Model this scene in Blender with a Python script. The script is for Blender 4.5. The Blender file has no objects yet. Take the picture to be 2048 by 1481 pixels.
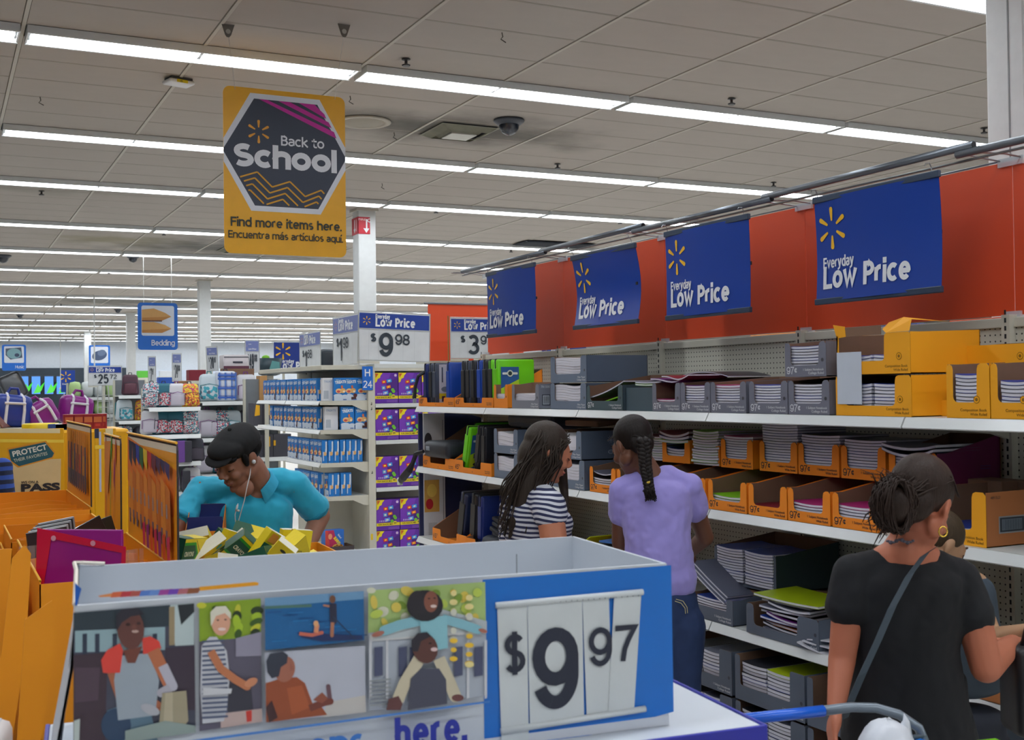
import bpy, bmesh, math, random
from mathutils import Vector, Matrix, Euler
random.seed(7)
SC = bpy.context.scene
COL = SC.collection
PI = math.pi
# ---------------------------------------------------------------- camera
H = 1.78                       # eye height of the photographer
F = 2320.0                     # focal length in pixels of the 2048-wide frame
YAW = math.radians(26.4); PITCH = math.radians(0.91); ROLL = math.radians(0.72)
cam_d = bpy.data.cameras.new('camera'); cam = bpy.data.objects.new('camera', cam_d); COL.objects.link(cam)
cam_d.sensor_width = 36.0; cam_d.lens = F / 2048 * 36.0; cam_d.clip_start = 0.05; cam_d.clip_end = 300
# the camera looks along +Y turned YAW to the right, PITCH up, and is rolled a little
ROT = Matrix.Rotation(-YAW, 3, 'Z') @ Matrix.Rotation(PI / 2 + PITCH, 3, 'X') @ Matrix.Rotation(-ROLL, 3, 'Z')
cam.matrix_world = Matrix.Translation((0, 0, H)) @ ROT.to_4x4()
cam_d.dof.use_dof = True; cam_d.dof.focus_distance = 7.0; cam_d.dof.aperture_fstop = 9.0
SC.camera = cam
# ---------------------------------------------------------------- view and world
SC.view_settings.view_transform = 'Standard'; SC.view_settings.look = 'None'
SC.view_settings.gamma = 1.0; SC.view_settings.use_curve_mapping = False
SC.view_settings.exposure = 0.30
W = bpy.data.worlds.new('world'); SC.world = W; W.use_nodes = True
W.node_tree.nodes['Background'].inputs[0].default_value = (0.75, 0.8, 0.85, 1)
W.node_tree.nodes['Background'].inputs[1].default_value = 0.25
TUBE = 13.5                     # brightness of the fluorescent tubes

def ray(px, py):
    d = ROT @ Vector(((px - 1024) / F, -(py - 740.5) / F, -1.0))
    return d
def onX(px, py, X):
    d = ray(px, py); k = X / d.x; return Vector((X, d.y * k, H + d.z * k))
def onY(px, py, Y):
    d = ray(px, py); k = Y / d.y; return Vector((d.x * k, Y, H + d.z * k))
def onZ(px, py, Z):
    d = ray(px, py); k = (Z - H) / d.z; return Vector((d.x * k, d.y * k, Z))
def onD(px, py, D):
    d = ray(px, py); return Vector((0, 0, H)) + d * D

# ---------------------------------------------------------------- colours and materials
def lin(c):
    return tuple(((v / 255.0) / 12.92 if v / 255.0 <= 0.04045 else ((v / 255.0 + 0.055) / 1.055) ** 2.4) for v in c)
_mats = {}
def mat(name, c, rough=0.6, metal=0.0, noise=0.08, scale=12.0, bump=0.0, spec=0.5, stretch=None, trans=0.0, alpha=1.0, sheen=0.0, coat=0.0):
    if name in _mats: return _mats[name]
    m = bpy.data.materials.new(name); m.use_nodes = True; nt = m.node_tree; b = nt.nodes['Principled BSDF']
    b.inputs['Roughness'].default_value = rough; b.inputs['Metallic'].default_value = metal
    b.inputs['Specular IOR Level'].default_value = spec
    b.inputs['Transmission Weight'].default_value = trans; b.inputs['Alpha'].default_value = alpha
    b.inputs['Sheen Weight'].default_value = sheen; b.inputs['Coat Weight'].default_value = coat
    L = nt.links.new
    tc = nt.nodes.new('ShaderNodeTexCoord'); mp = nt.nodes.new('ShaderNodeMapping'); L(tc.outputs['Object'], mp.inputs[0])
    if stretch: mp.inputs['Scale'].default_value = stretch
    nz = nt.nodes.new('ShaderNodeTexNoise'); nz.inputs['Scale'].default_value = scale; nz.inputs['Detail'].default_value = 4
    L(mp.outputs[0], nz.inputs['Vector'])
    r = lin(c)
    mx = nt.nodes.new('ShaderNodeMix'); mx.data_type = 'RGBA'
    mx.inputs[6].default_value = (*[v * (1 - noise) for v in r], 1); mx.inputs[7].default_value = (*[min(1, v * (1 + noise)) for v in r], 1)
    L(nz.outputs['Fac'], mx.inputs[0]); L(mx.outputs[2], b.inputs['Base Color'])
    if bump:
        bp = nt.nodes.new('ShaderNodeBump'); bp.inputs['Strength'].default_value = bump; bp.inputs['Distance'].default_value = 0.004
        L(nz.outputs['Fac'], bp.inputs['Height']); L(bp.outputs[0], b.inputs['Normal'])
    _mats[name] = m
    return m
def ink(name='printed_ink', rough=0.45, coat=0.0):
    if name in _mats: return _mats[name]
    m = bpy.data.materials.new(name); m.use_nodes = True; nt = m.node_tree; b = nt.nodes['Principled BSDF']
    b.inputs['Roughness'].default_value = rough; b.inputs['Coat Weight'].default_value = coat
    a = nt.nodes.new('ShaderNodeAttribute'); a.attribute_name = 'Col'
    nz = nt.nodes.new('ShaderNodeTexNoise'); nz.inputs['Scale'].default_value = 9
    rm = nt.nodes.new('ShaderNodeMapRange'); rm.inputs[3].default_value = 0.94; rm.inputs[4].default_value = 1.06
    vm = nt.nodes.new('ShaderNodeVectorMath'); vm.operation = 'SCALE'; L = nt.links.new
    L(nz.outputs['Fac'], rm.inputs[0]); L(a.outputs['Color'], vm.inputs[0]); L(rm.outputs[0], vm.inputs['Scale']); L(vm.outputs[0], b.inputs['Base Color'])
    _mats[name] = m; return m
def glow(name, c, s):
    if name in _mats: return _mats[name]
    m = bpy.data.materials.new(name); m.use_nodes = True; b = m.node_tree.nodes['Principled BSDF']
    b.inputs['Base Color'].default_value = (*lin(c), 1); b.inputs['Emission Color'].default_value = (*lin(c), 1); b.inputs['Emission Strength'].default_value = s
    _mats[name] = m; return m

# ---------------------------------------------------------------- geometry helpers
class G:
    """collects faces; each face keeps a material slot and (for prints) a colour"""
    def __init__(s): s.v = []; s.f = []; s.m = []; s.c = []
    def face(s, pts, m=0, c=None):
        n = len(s.v); s.v += [tuple(p) for p in pts]; s.f.append(tuple(range(n, n + len(pts)))); s.m.append(m); s.c.append(c)
    def raw(s, vs, fs, m=0, c=None):
        n = len(s.v); s.v += [tuple(p) for p in vs]
        for f in fs: s.f.append(tuple(i + n for i in f)); s.m.append(m); s.c.append(c)
    def box(s, x0, y0, z0, x1, y1, z1, m=0, c=None):
        V = [(x0, y0, z0), (x1, y0, z0), (x1, y1, z0), (x0, y1, z0), (x0, y0, z1), (x1, y0, z1), (x1, y1, z1), (x0, y1, z1)]
        s.raw(V, [(0, 3, 2, 1), (4, 5, 6, 7), (0, 1, 5, 4), (1, 2, 6, 5), (2, 3, 7, 6), (3, 0, 4, 7)], m, c); return s
    def rbox(s, x0, y0, z0, x1, y1, z1, b=0.004, m=0, c=None):
        """box with chamfered edges"""
        bm = bmesh.new(); g = G(); g.box(x0, y0, z0, x1, y1, z1)
        vs = [bm.verts.new(p) for p in g.v]
        for f in g.f: bm.faces.new([vs[i] for i in f])
        bmesh.ops.bevel(bm, geom=bm.edges[:], offset=b, segments=2, affect='EDGES', profile=0.5)
        bm.verts.index_update(); s.raw([v.co[:] for v in bm.verts], [[v.index for v in f.verts] for f in bm.faces], m, c); bm.free(); return s
    def prism(s, poly, d0, d1, plane='xz', m=0, c=None):
        """extrude the polygon (in the given plane) from d0 to d1 along the third axis"""
        def P(a, b, d): return {'xz': (a, d, b), 'xy': (a, b, d), 'yz': (d, a, b)}[plane]
        n = len(poly); V = [P(a, b, d0) for a, b in poly] + [P(a, b, d1) for a, b in poly]
        F_ = [tuple(range(n)), tuple(reversed(range(n, 2 * n)))] + [(i, (i + 1) % n, n + (i + 1) % n, n + i)[::-1] for i in range(n)]
        s.raw(V, F_, m, c); return s
    def tube(s, pts, r, n=8, m=0, c=None, cap=True):
        """r: a radius or one per point"""
        pts = [Vector(p) for p in pts]; R = r if isinstance(r, (list, tuple)) else [r] * len(pts)
        V = []; up = None
        for i, p in enumerate(pts):
            t = (pts[min(i + 1, len(pts) - 1)] - pts[max(i - 1, 0)])
            t = t.normalized() if t.length > 1e-9 else Vector((0, 0, 1))
            if up is None: up = t.orthogonal().normalized()
            up = (up - t * up.dot(t)); up = up.normalized() if up.length > 1e-6 else t.orthogonal().normalized()
            w = t.cross(up)
            V += [p + (up * math.cos(2 * PI * k / n) + w * math.sin(2 * PI * k / n)) * R[i] for k in range(n)]
        Fs = [(i * n + k, i * n + (k + 1) % n, (i + 1) * n + (k + 1) % n, (i + 1) * n + k) for i in range(len(pts) - 1) for k in range(n)]
        if cap: Fs += [tuple(reversed(range(n))), tuple(range((len(pts) - 1) * n, len(pts) * n))]
        s.raw(V, Fs, m, c); return s
    def ball(s, c0, r, nu=14, nv=9, m=0, rot=None, c=None):
        r = (r, r, r) if not hasattr(r, '__len__') else r; c0 = Vector(c0); V = []
        for j in range(nv + 1):
            th = PI * j / nv
            for i in range(nu):
                ph = 2 * PI * i / nu
                p = Vector((r[0] * math.sin(th) * math.cos(ph), r[1] * math.sin(th) * math.sin(ph), r[2] * math.cos(th)))
                if rot is not None: p = rot @ p
                V.append(c0 + p)
        Fs = [(j * nu + i, (j + 1) * nu + i, (j + 1) * nu + (i + 1) % nu, j * nu + (i + 1) % nu) for j in range(nv) for i in range(nu)]
        s.raw(V, Fs, m, c); return s
    def lathe(s, prof, n=16, m=0, c0=(0, 0, 0)):
        V = [(c0[0] + r * math.cos(2 * PI * k / n), c0[1] + r * math.sin(2 * PI * k / n), c0[2] + z) for r, z in prof for k in range(n)]
        Fs = [(i * n + k, i * n + (k + 1) % n, (i + 1) * n + (k + 1) % n, (i + 1) * n + k) for i in range(len(prof) - 1) for k in range(n)]
        s.raw(V, Fs, m); return s
    def xform(s, M):
        s.v = [tuple(M @ Vector(p)) for p in s.v]; return s
    def add(s, o, M=None, m=None):
        n = len(s.v); s.v += [tuple(M @ Vector(p)) for p in o.v] if M else list(o.v)
        s.f += [tuple(i + n for i in f) for f in o.f]; s.m += [m] * len(o.f) if m is not None else o.m; s.c += o.c; return s
    def mesh(s, name, mats, smooth=False, fix=False):
        me = bpy.data.meshes.new(name); me.from_pydata(s.v, [], s.f)
        for x in (mats if isinstance(mats, (list, tuple)) else [mats]): me.materials.append(x)
        if any(s.m): me.polygons.foreach_set('material_index', s.m)
        if any(c is not None for c in s.c):
            a = me.color_attributes.new('Col', 'FLOAT_COLOR', 'CORNER'); buf = []
            for f, c in zip(s.f, s.c): buf += [*(lin(c) if c is not None else (1, 1, 1)), 1.0] * len(f)
            a.data.foreach_set('color', buf)
        if fix:
            bm = bmesh.new(); bm.from_mesh(me); bmesh.ops.recalc_face_normals(bm, faces=bm.faces[:]); bm.to_mesh(me); bm.free()
        if smooth: me.shade_smooth()
        me.update(); return me
    def build(s, name, mats, parent=None, smooth=False, loc=None, rot=None, fix=False):
        return put(name, s.mesh(name, mats, smooth, fix), parent, loc, rot)
def put(name, me, parent=None, loc=None, rot=None):
    o = bpy.data.objects.new(name, me); COL.objects.link(o)
    if parent is not None: o.parent = parent
    if loc is not None: o.location = loc
    if rot is not None: o.rotation_euler = (0, 0, rot) if isinstance(rot, (int, float)) else rot
    return o
def tag(o, label, cat, group=None, kind=None):
    if label: o['label'] = label
    if cat: o['category'] = cat
    if group: o['group'] = group
    if kind: o['kind'] = kind
    return o
def thing(name, label, cat, loc=(0, 0, 0), rot=0, group=None):
    o = bpy.data.objects.new(name, None); o.empty_display_size = 0.1; COL.objects.link(o)
    o.location = loc; o.rotation_euler = (0, 0, rot) if isinstance(rot, (int, float)) else rot
    return tag(o, label, cat, group)
_kids = {}
def kids(root):
    if root.name not in _kids: _kids[root.name] = [(c, list(c.children)) for c in root.children]
    return _kids[root.name]
def dup(root, loc, rot, label=None, group=None, scale=None):
    r = root.copy(); COL.objects.link(r); r.location = loc; r.rotation_euler = (0, 0, rot) if isinstance(rot, (int, float)) else rot
    if scale: r.scale = scale
    if label: r['label'] = label
    if group: r['group'] = group
    for ch, gs in kids(root):
        c = ch.copy(); COL.objects.link(c); c.parent = r
        for g in gs:
            d = g.copy(); COL.objects.link(d); d.parent = c
    return r
class Once:
    """the first call hands out the prototype itself, later calls copies of it"""
    def __init__(s, make): s.make = make; s.p = None
    def __call__(s, loc, rot, label, group=None, scale=None):
        if s.p is None:
            s.p = s.make(); s.first = True; kids(s.p)
            s.p.location = loc; s.p.rotation_euler = (0, 0, rot) if isinstance(rot, (int, float)) else rot
            if scale: s.p.scale = scale
            s.p['label'] = label
            if group: s.p['group'] = group
            return s.p
        c = dup(s.p, loc, rot, label, group); c.scale = scale or (1, 1, 1)
        if not group and 'group' in c: del c['group']
        return c

ORD = 'first second third fourth fifth sixth seventh eighth ninth tenth eleventh twelfth thirteenth fourteenth fifteenth sixteenth seventeenth eighteenth nineteenth twentieth twenty-first twenty-second twenty-third twenty-fourth twenty-fifth'.split()
# ---------------------------------------------------------------- flat prints (lettering, pictures)
_txt = {}
def glyphs(s, bold):
    k = (s, bold)
    if k not in _txt:
        cu = bpy.data.curves.new('t', 'FONT'); cu.body = s; cu.offset = bold; cu.resolution_u = 3; cu.fill_mode = 'FRONT'
        o = bpy.data.objects.new('t', cu); me = bpy.data.meshes.new_from_object(o)
        vs = [(v.co.x, v.co.y) for v in me.vertices]; fs = [tuple(p.vertices) for p in me.polygons]
        fs = [f if sum((vs[f[i]][0] * vs[f[(i + 1) % len(f)]][1] - vs[f[(i + 1) % len(f)]][0] * vs[f[i]][1]) for i in range(len(f))) > 0 else f[::-1] for f in fs]
        bpy.data.objects.remove(o); bpy.data.curves.remove(cu); bpy.data.meshes.remove(me)
        xs = [p[0] for p in vs] or [0, 1]; ys = [p[1] for p in vs] or [0, 1]
        _txt[k] = (vs, fs, min(xs), max(xs), min(ys), max(ys))
    return _txt[k]
class Canvas:
    """a print in local x (right), z (up), facing -y; later shapes lie a hair in front of earlier ones"""
    def __init__(s, step=0.00025, y=0.0): s.g = G(); s.y = y; s.step = step
    def _n(s): s.y -= s.step; return s.y
    def poly(s, pts, c):
        y = s._n()
        a = sum(pts[i][0] * pts[(i + 1) % len(pts)][1] - pts[(i + 1) % len(pts)][0] * pts[i][1] for i in range(len(pts)))
        if a < 0: pts = pts[::-1]
        s.g.face([(x, y, z) for x, z in pts], 0, c); return s
    def rect(s, x0, z0, x1, z1, c): return s.poly([(x0, z0), (x1, z0), (x1, z1), (x0, z1)], c)
    def ell(s, cx, cz, rx, rz, c, n=20, a=0.0):
        ca, sa = math.cos(a), math.sin(a)
        return s.poly([(cx + rx * math.cos(2 * PI * k / n) * ca - rz * math.sin(2 * PI * k / n) * sa, cz + rx * math.cos(2 * PI * k / n) * sa + rz * math.sin(2 * PI * k / n) * ca) for k in range(n)], c)
    def line(s, pts, w, c):
        y = s._n()
        for (x0, z0), (x1, z1) in zip(pts, pts[1:]):
            L = math.hypot(x1 - x0, z1 - z0) or 1; nx, nz = -(z1 - z0) / L * w / 2, (x1 - x0) / L * w / 2
            s.g.face([(x0 - nx, y, z0 - nz), (x1 - nx, y, z1 - nz), (x1 + nx, y, z1 + nz), (x0 + nx, y, z0 + nz)], 0, c)
        return s
    def rrect(s, x0, z0, x1, z1, r, c, n=5):
        P = []
        for cx, cz, a0 in ((x1 - r, z1 - r, 0), (x0 + r, z1 - r, 90), (x0 + r, z0 + r, 180), (x1 - r, z0 + r, 270)):
            P += [(cx + r * math.cos(math.radians(a0 + 90 * k / n)), cz + r * math.sin(math.radians(a0 + 90 * k / n))) for k in range(n + 1)]
        return s.poly(P, c)
    def text(s, t, x, z, h, c, w=None, bold=0.02, align='l', rot=0.0, shear=0.0):
        """h: height of a capital; w: forced width"""
        vs, fs, x0, x1, z0, z1 = glyphs(t, bold); k = h / 0.71; kx = k if w is None else w / max(1e-6, (x1 - x0)); y = s._n()
        ox = {'l': 0, 'c': -(x1 - x0) / 2 * kx, 'r': -(x1 - x0) * kx}[align]; ca, sa = math.cos(rot), math.sin(rot); V = []
        for a, b in vs:
            u, v_ = (a - x0) * kx + ox + shear * b * k, b * k
            V.append((x + u * ca - v_ * sa, y, z + u * sa + v_ * ca))
        s.g.raw(V, fs, 0, c); return s
    def spark(s, cx, cz, r, c=(238, 182, 30)):
        """six rounded petals round an open centre"""
        y = s._n()
        for k in range(6):
            a = math.radians(90 + 60 * k); ca, sa = math.cos(a), math.sin(a); P = []
            for u, w in ((.36, -.055), (.34, .0), (.36, .055), (.88, .115), (.97, .085), (1.0, 0), (.97, -.085), (.88, -.115)):
                P.append((cx + r * (u * ca - w * sa), y, cz + r * (u * sa + w * ca)))
            s.g.face(P[::-1] if False else P, 0, c)
        return s
    def build(s, name, parent, loc=None, rot=None, m=None):
        return s.g.build(name, m or ink(), parent, loc=loc, rot=rot, fix=False)
def wall_label(c): return c
WHITE = (226, 229, 233); NAVY = (24, 62, 150); YEL = (240, 185, 30); DARK = (36, 46, 60)
# ---------------------------------------------------------------- a stroke alphabet for the bold signs
def _arc(cx, cy, rx, ry, a0, a1, n=12): return [(cx + rx * math.cos(math.radians(a0 + (a1 - a0) * k / n)), cy + ry * math.sin(math.radians(a0 + (a1 - a0) * k / n))) for k in range(n + 1)]
# every glyph: (advance width, strokes); capitals are 1 high, small letters X high
X_ = .72
def _mk():
    A = _arc; x = X_; h = x / 2; S = {}
    bowl = A(.25, h, .25, h, 0, 360, 20)
    S['o'] = (.5, [bowl]); S['c'] = (.42, [A(.25, h, .25, h, 48, 312, 16)]); S['e'] = (.48, [[(.03, h), (.46, h)] + A(.25, h, .23, h, 5, 318, 18)])
    S['l'] = (0, [[(0, 0), (0, 1.04)]]); S['i'] = (0, [[(0, 0), (0, x * .93)], [(0, 1.02), (0, 1.06)]]); S['í'] = (.02, [[(0, 0), (0, x * .93)], [(0, 1.02), (.08, 1.16)]])
    ar = A(.22, x - .22, .22, .22, 180, 0, 10)
    S['h'] = (.44, [[(0, 0), (0, 1.04)], ar + [(.44, 0)]]); S['n'] = (.44, [[(0, 0), (0, x)], ar + [(.44, 0)]]); S['u'] = (.44, [[(.44, x), (.44, 0)], [(0, x)] + A(.22, .22, .22, .22, 180, 360, 10)])
    a2 = A(.19, x - .19, .19, .19, 180, 0, 9)
    S['m'] = (.76, [[(0, 0), (0, x)], a2 + [(.38, 0)], [(p[0] + .38, p[1]) for p in a2] + [(.76, 0)]]); S['r'] = (.26, [[(0, 0), (0, x)], A(.24, x - .24, .24, .24, 180, 80, 6)])
    S['d'] = (.48, [bowl, [(.48, 0), (.48, 1.04)]]); S['b'] = (.5, [bowl, [(.0, 0), (.0, 1.04)]]); S['p'] = (.5, [bowl, [(0, -.3), (0, x)]]); S['q'] = (.48, [bowl, [(.48, -.3), (.48, x)]])
    S['a'] = (.42, [A(.2, x - .2, .22, .2, 150, 0, 9) + [(.42, 0)], [(.42, h + .04), (.2, h + .03)] + A(.19, .19, .19, .2, 100, 330, 10)]); S['á'] = (.42, S['a'][1] + [[(.2, .98), (.3, 1.12)]])
    S['s'] = (.36, [A(.19, x * .74, .17, x * .25, 50, 250, 9) + A(.18, x * .25, .18, x * .25, 70, -130, 9)]); S['t'] = (.28, [[(.1, x + .2), (.1, .16)] + A(.25, .16, .15, .16, 180, 290, 6), [(-.04, x), (.28, x)]])
    S['v'] = (.44, [[(0, x), (.22, 0), (.44, x)]]); S['w'] = (.70, [[(0, x), (.18, 0), (.35, x * .9), (.52, 0), (.70, x)]]); S['y'] = (.44, [[(0, x), (.23, .03)], [(.44, x), (.2, -.18), (.02, -.28)]]); S['k'] = (.42, [[(0, 0), (0, 1.04)], [(.38, x), (.03, h)], [(.1, h + .06), (.42, 0)]])
    S['f'] = (.28, [[(.1, 0), (.1, .85)] + A(.25, .85, .15, .17, 180, 90, 5), [(-.04, x), (.28, x)]]); S['g'] = (.48, [bowl, [(.48, x), (.48, -.1)] + A(.25, -.08, .23, .22, 0, -140, 8)]); S['.'] = (.0, [[(0, 0), (0, .02)]]); S[' '] = (.16, [])
    S['L'] = (.42, [[(0, 1), (0, 0), (.42, 0)]]); S['P'] = (.46, [[(0, 0), (0, 1), (.2, 1)] + A(.2, .73, .27, .27, 90, -90, 10) + [(0, .46)]]); S['E'] = (.42, [[(.42, 1), (0, 1), (0, 0), (.42, 0)], [(0, .52), (.38, .52)]]); S['F'] = (.42, [[(.42, 1), (0, 1), (0, 0)], [(0, .52), (.38, .52)]])
    S['B'] = (.46, [[(0, 0), (0, 1), (.2, 1)] + A(.2, .77, .22, .23, 90, -90, 8) + [(0, .54), (.22, .54)] + A(.22, .27, .25, .27, 90, -90, 8) + [(0, 0)]]); S['M'] = (.66, [[(0, 0), (.05, 1), (.33, .2), (.61, 1), (.66, 0)]])
    S['S'] = (.5, [A(.26, .75, .24, .25, 45, 250, 12) + A(.24, .25, .26, .25, 70, -140, 12)]); S['V'] = (.56, [[(0, 1), (.28, 0), (.56, 1)]])
    S['0'] = (.5, [A(.25, .5, .25, .5, 0, 360, 22)]); S['1'] = (.24, [[(.0, .76), (.14, .84), (.22, 1), (.22, 0)]]); S['8'] = (.5, [A(.25, .76, .21, .24, 0, 360, 16), A(.25, .26, .25, .26, 0, 360, 16)])
    S['9'] = (.5, [A(.25, .68, .25, .32, 0, 360, 20), A(.25, .62, .25, .38, 0, -30, 4) + A(.22, .36, .28, .36, 0, -148, 16)[2:]])
    S['9'] = (.5, [A(.25, .67, .25, .33, 0, 360, 20), [(.5, .68)] + A(.245, .42, .255, .42, 0, -152, 16)])
    S['6'] = (.5, [A(.25, .33, .25, .33, 0, 360, 20), [(0, .32)] + A(.255, .58, .255, .42, 180, 28, 16)]); S['7'] = (.46, [[(0, 1), (.46, 1), (.28, .6), (.18, .3), (.14, 0)]])
    S['3'] = (.48, [A(.24, .76, .21, .24, 150, -80, 12) + A(.24, .27, .25, .27, 80, -150, 14)]); S['2'] = (.48, [A(.24, .74, .23, .26, 160, -30, 12) + [(.02, .0), (.48, 0)]]); S['5'] = (.48, [[(.44, 1), (.08, 1), (.03, .52)] + A(.23, .33, .25, .33, 130, -150, 14)]); S['4'] = (.5, [[(.38, 0), (.38, 1), (0, .3), (.5, .3)]])
    S['$'] = (.46, [A(.23, .71, .2, .2, 30, 250, 10) + A(.23, .28, .22, .22, 70, -150, 10), [(.23, 1.04), (.23, -.06)]]); S['¢'] = (.4, [A(.22, .5, .2, .26, 45, 315, 12), [(.22, .85), (.22, .15)]]); S['H'] = (.5, [[(0, 0), (0, 1)], [(.5, 0), (.5, 1)], [(0, .52), (.5, .52)]]); S['I'] = (0, [[(0, 0), (0, 1)]])
    return S
STROKES = _mk()
def strokes(c, t, x, z, h, col, w=None, wt=.15, gap=.16, align='l', rot=0.0, curve=1.0):
    """h: height of a capital; w: total width; wt: pen width as a share of h. The pen keeps its width however narrow the word is set"""
    pen = min(wt * h, .42 * w / len(t)) if w else wt * h; adv = []; tot = 0; ly = 0
    for ch in t: a = STROKES.get(ch, STROKES['o'])[0]; adv.append(a); tot += a
    n = len(t); kx = h
    if w is not None: kx = (w - pen * n - (n - 1) * gap * pen * 1.6) / max(.01, tot) if tot else h
    W_ = tot * kx + pen * n + (n - 1) * gap * pen * 1.6; u = -{'l': 0, 'c': W_ / 2, 'r': W_}[align]; y = c._n(); ca, sa = math.cos(rot), math.sin(rot)
    hh = h - pen
    for ch, a in zip(t, adv):
        for S in STROKES.get(ch, STROKES['o'])[1]:
            P = [(u + pen / 2 + px * kx, pen / 2 + pz * hh) for px, pz in S]
            if len(P) < 2: continue
            # offset the path to both sides with mitred joints
            Lf, Rt = [], []; closed = math.dist(P[0], P[-1]) < 1e-6 and len(P) > 3
            for i, p in enumerate(P):
                a0 = P[i - 1] if i else (P[-2] if closed else None); a1 = P[i + 1] if i + 1 < len(P) else (P[1] if closed else None)
                def nrm(q, r): d = math.dist(q, r) or 1e-9; return (-(r[1] - q[1]) / d, (r[0] - q[0]) / d)
                n0 = nrm(a0, p) if a0 else nrm(p, a1); n1 = nrm(p, a1) if a1 else n0
                m = (n0[0] + n1[0], n0[1] + n1[1]); L2 = math.hypot(*m)
                if L2 < .5: m = n1; k = 1
                else: m = (m[0] / L2, m[1] / L2); k = min(1.9, 1 / max(.3, m[0] * n0[0] + m[1] * n0[1]))
                ex = 0
                Lf.append((p[0] + m[0] * pen / 2 * k, p[1] + m[1] * pen / 2 * k)); Rt.append((p[0] - m[0] * pen / 2 * k, p[1] - m[1] * pen / 2 * k))
            def ext(i, j):   # square pen ends reach half a pen further
                d = math.dist(P[i], P[j]) or 1e-9; e = ((P[i][0] - P[j][0]) / d * pen * .5, (P[i][1] - P[j][1]) / d * pen * .5)
                Lf[i] = (Lf[i][0] + e[0], Lf[i][1] + e[1]); Rt[i] = (Rt[i][0] + e[0], Rt[i][1] + e[1])
            if not closed and not ch in 'aerscS36952$¢': ext(0, 1); ext(-1, -2)
            ly += 1; L0 = ly % 3
            T = lambda q: (x + q[0] * ca - q[1] * sa, y - L0 * 1e-4 - (i % 4) * 2e-5, z + q[0] * sa + q[1] * ca)
            for i in range(len(P) - 1):
                for q in ((Rt[i], Rt[i + 1], Lf[i + 1]), (Rt[i], Lf[i + 1], Lf[i])):
                    k = (q[1][0] - q[0][0]) * (q[2][1] - q[0][1]) - (q[2][0] - q[0][0]) * (q[1][1] - q[0][1])
                    if abs(k) > 1e-12: c.g.face([T(v) for v in (q if k > 0 else q[::-1])], 0, col)
        u += a * kx + pen + gap * pen * 1.6
    c.y -= .0003
    return W_
Canvas.st = strokes
# ================================================================ SETTING
CZ = 4.35
m_tile = mat('ceiling_tile', (176, 169, 162), 0.9, noise=0.04, scale=5)
m_bar = mat('ceiling_grid_bar', (188, 184, 174), 0.6, noise=0.05)
m_wallw = mat('white_wall_paint', (205, 212, 220), 0.8)
m_dark = mat('dark_wall_panel', (52, 62, 72), 0.8)
m_colm = mat('column_paint', (205, 208, 208), 0.55)
def stain_tiles(m, spots):
    nt = m.node_tree; L = nt.links.new; b = nt.nodes['Principled BSDF']; src = b.inputs['Base Color'].links[0].from_socket
    g = nt.nodes.new('ShaderNodeNewGeometry'); nz = nt.nodes.new('ShaderNodeTexNoise'); nz.inputs['Scale'].default_value = 1.6; nz.inputs['Detail'].default_value = 6
    L(g.outputs['Position'], nz.inputs['Vector'])
    for x, y, rx_, ry_, amt, colr in spots:
        mp = nt.nodes.new('ShaderNodeMapping'); mp.vector_type = 'POINT'; mp.inputs['Location'].default_value = (-x / rx_, -y / ry_, 0); mp.inputs['Scale'].default_value = (1 / rx_, 1 / ry_, 0)
        L(g.outputs['Position'], mp.inputs[0]); ln = nt.nodes.new('ShaderNodeVectorMath'); ln.operation = 'LENGTH'; L(mp.outputs[0], ln.inputs[0])
        ad = nt.nodes.new('ShaderNodeMath'); ad.operation = 'MULTIPLY_ADD'; ad.inputs[1].default_value = 1.3; L(nz.outputs['Fac'], ad.inputs[0]); L(ln.outputs['Value'], ad.inputs[2])
        mr = nt.nodes.new('ShaderNodeMapRange'); mr.interpolation_type = 'SMOOTHSTEP'; mr.inputs[1].default_value = 0.75; mr.inputs[2].default_value = 1.75; mr.inputs[3].default_value = amt; mr.inputs[4].default_value = 0
        L(ad.outputs[0], mr.inputs[0]); mx = nt.nodes.new('ShaderNodeMix'); mx.data_type = 'RGBA'; L(mr.outputs[0], mx.inputs[0]); L(src, mx.inputs[6]); mx.inputs[7].default_value = (*lin(colr), 1)
        src = mx.outputs[2]
    L(src, b.inputs['Base Color'])
VENT = onZ(918, 262, CZ)
stain_tiles(m_tile, [(VENT.x, VENT.y, 1.9, 0.8, 0.85, (70, 70, 66)), (*onZ(450, 497, CZ)[:2], 2.6, 1.6, 0.8, (74, 76, 74)), (*onZ(225, 480, CZ)[:2], 1.3, 0.9, 0.6, (140, 132, 100)),
                     (*onZ(300, 605, CZ)[:2], 5.0, 2.2, 0.8, (80, 84, 80)), (*onZ(140, 645, CZ)[:2], 5.0, 2.4, 0.7, (84, 88, 84)), (*onZ(60, 378, CZ)[:2], 1.6, 0.5, 0.4, (120, 118, 104))])
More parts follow.
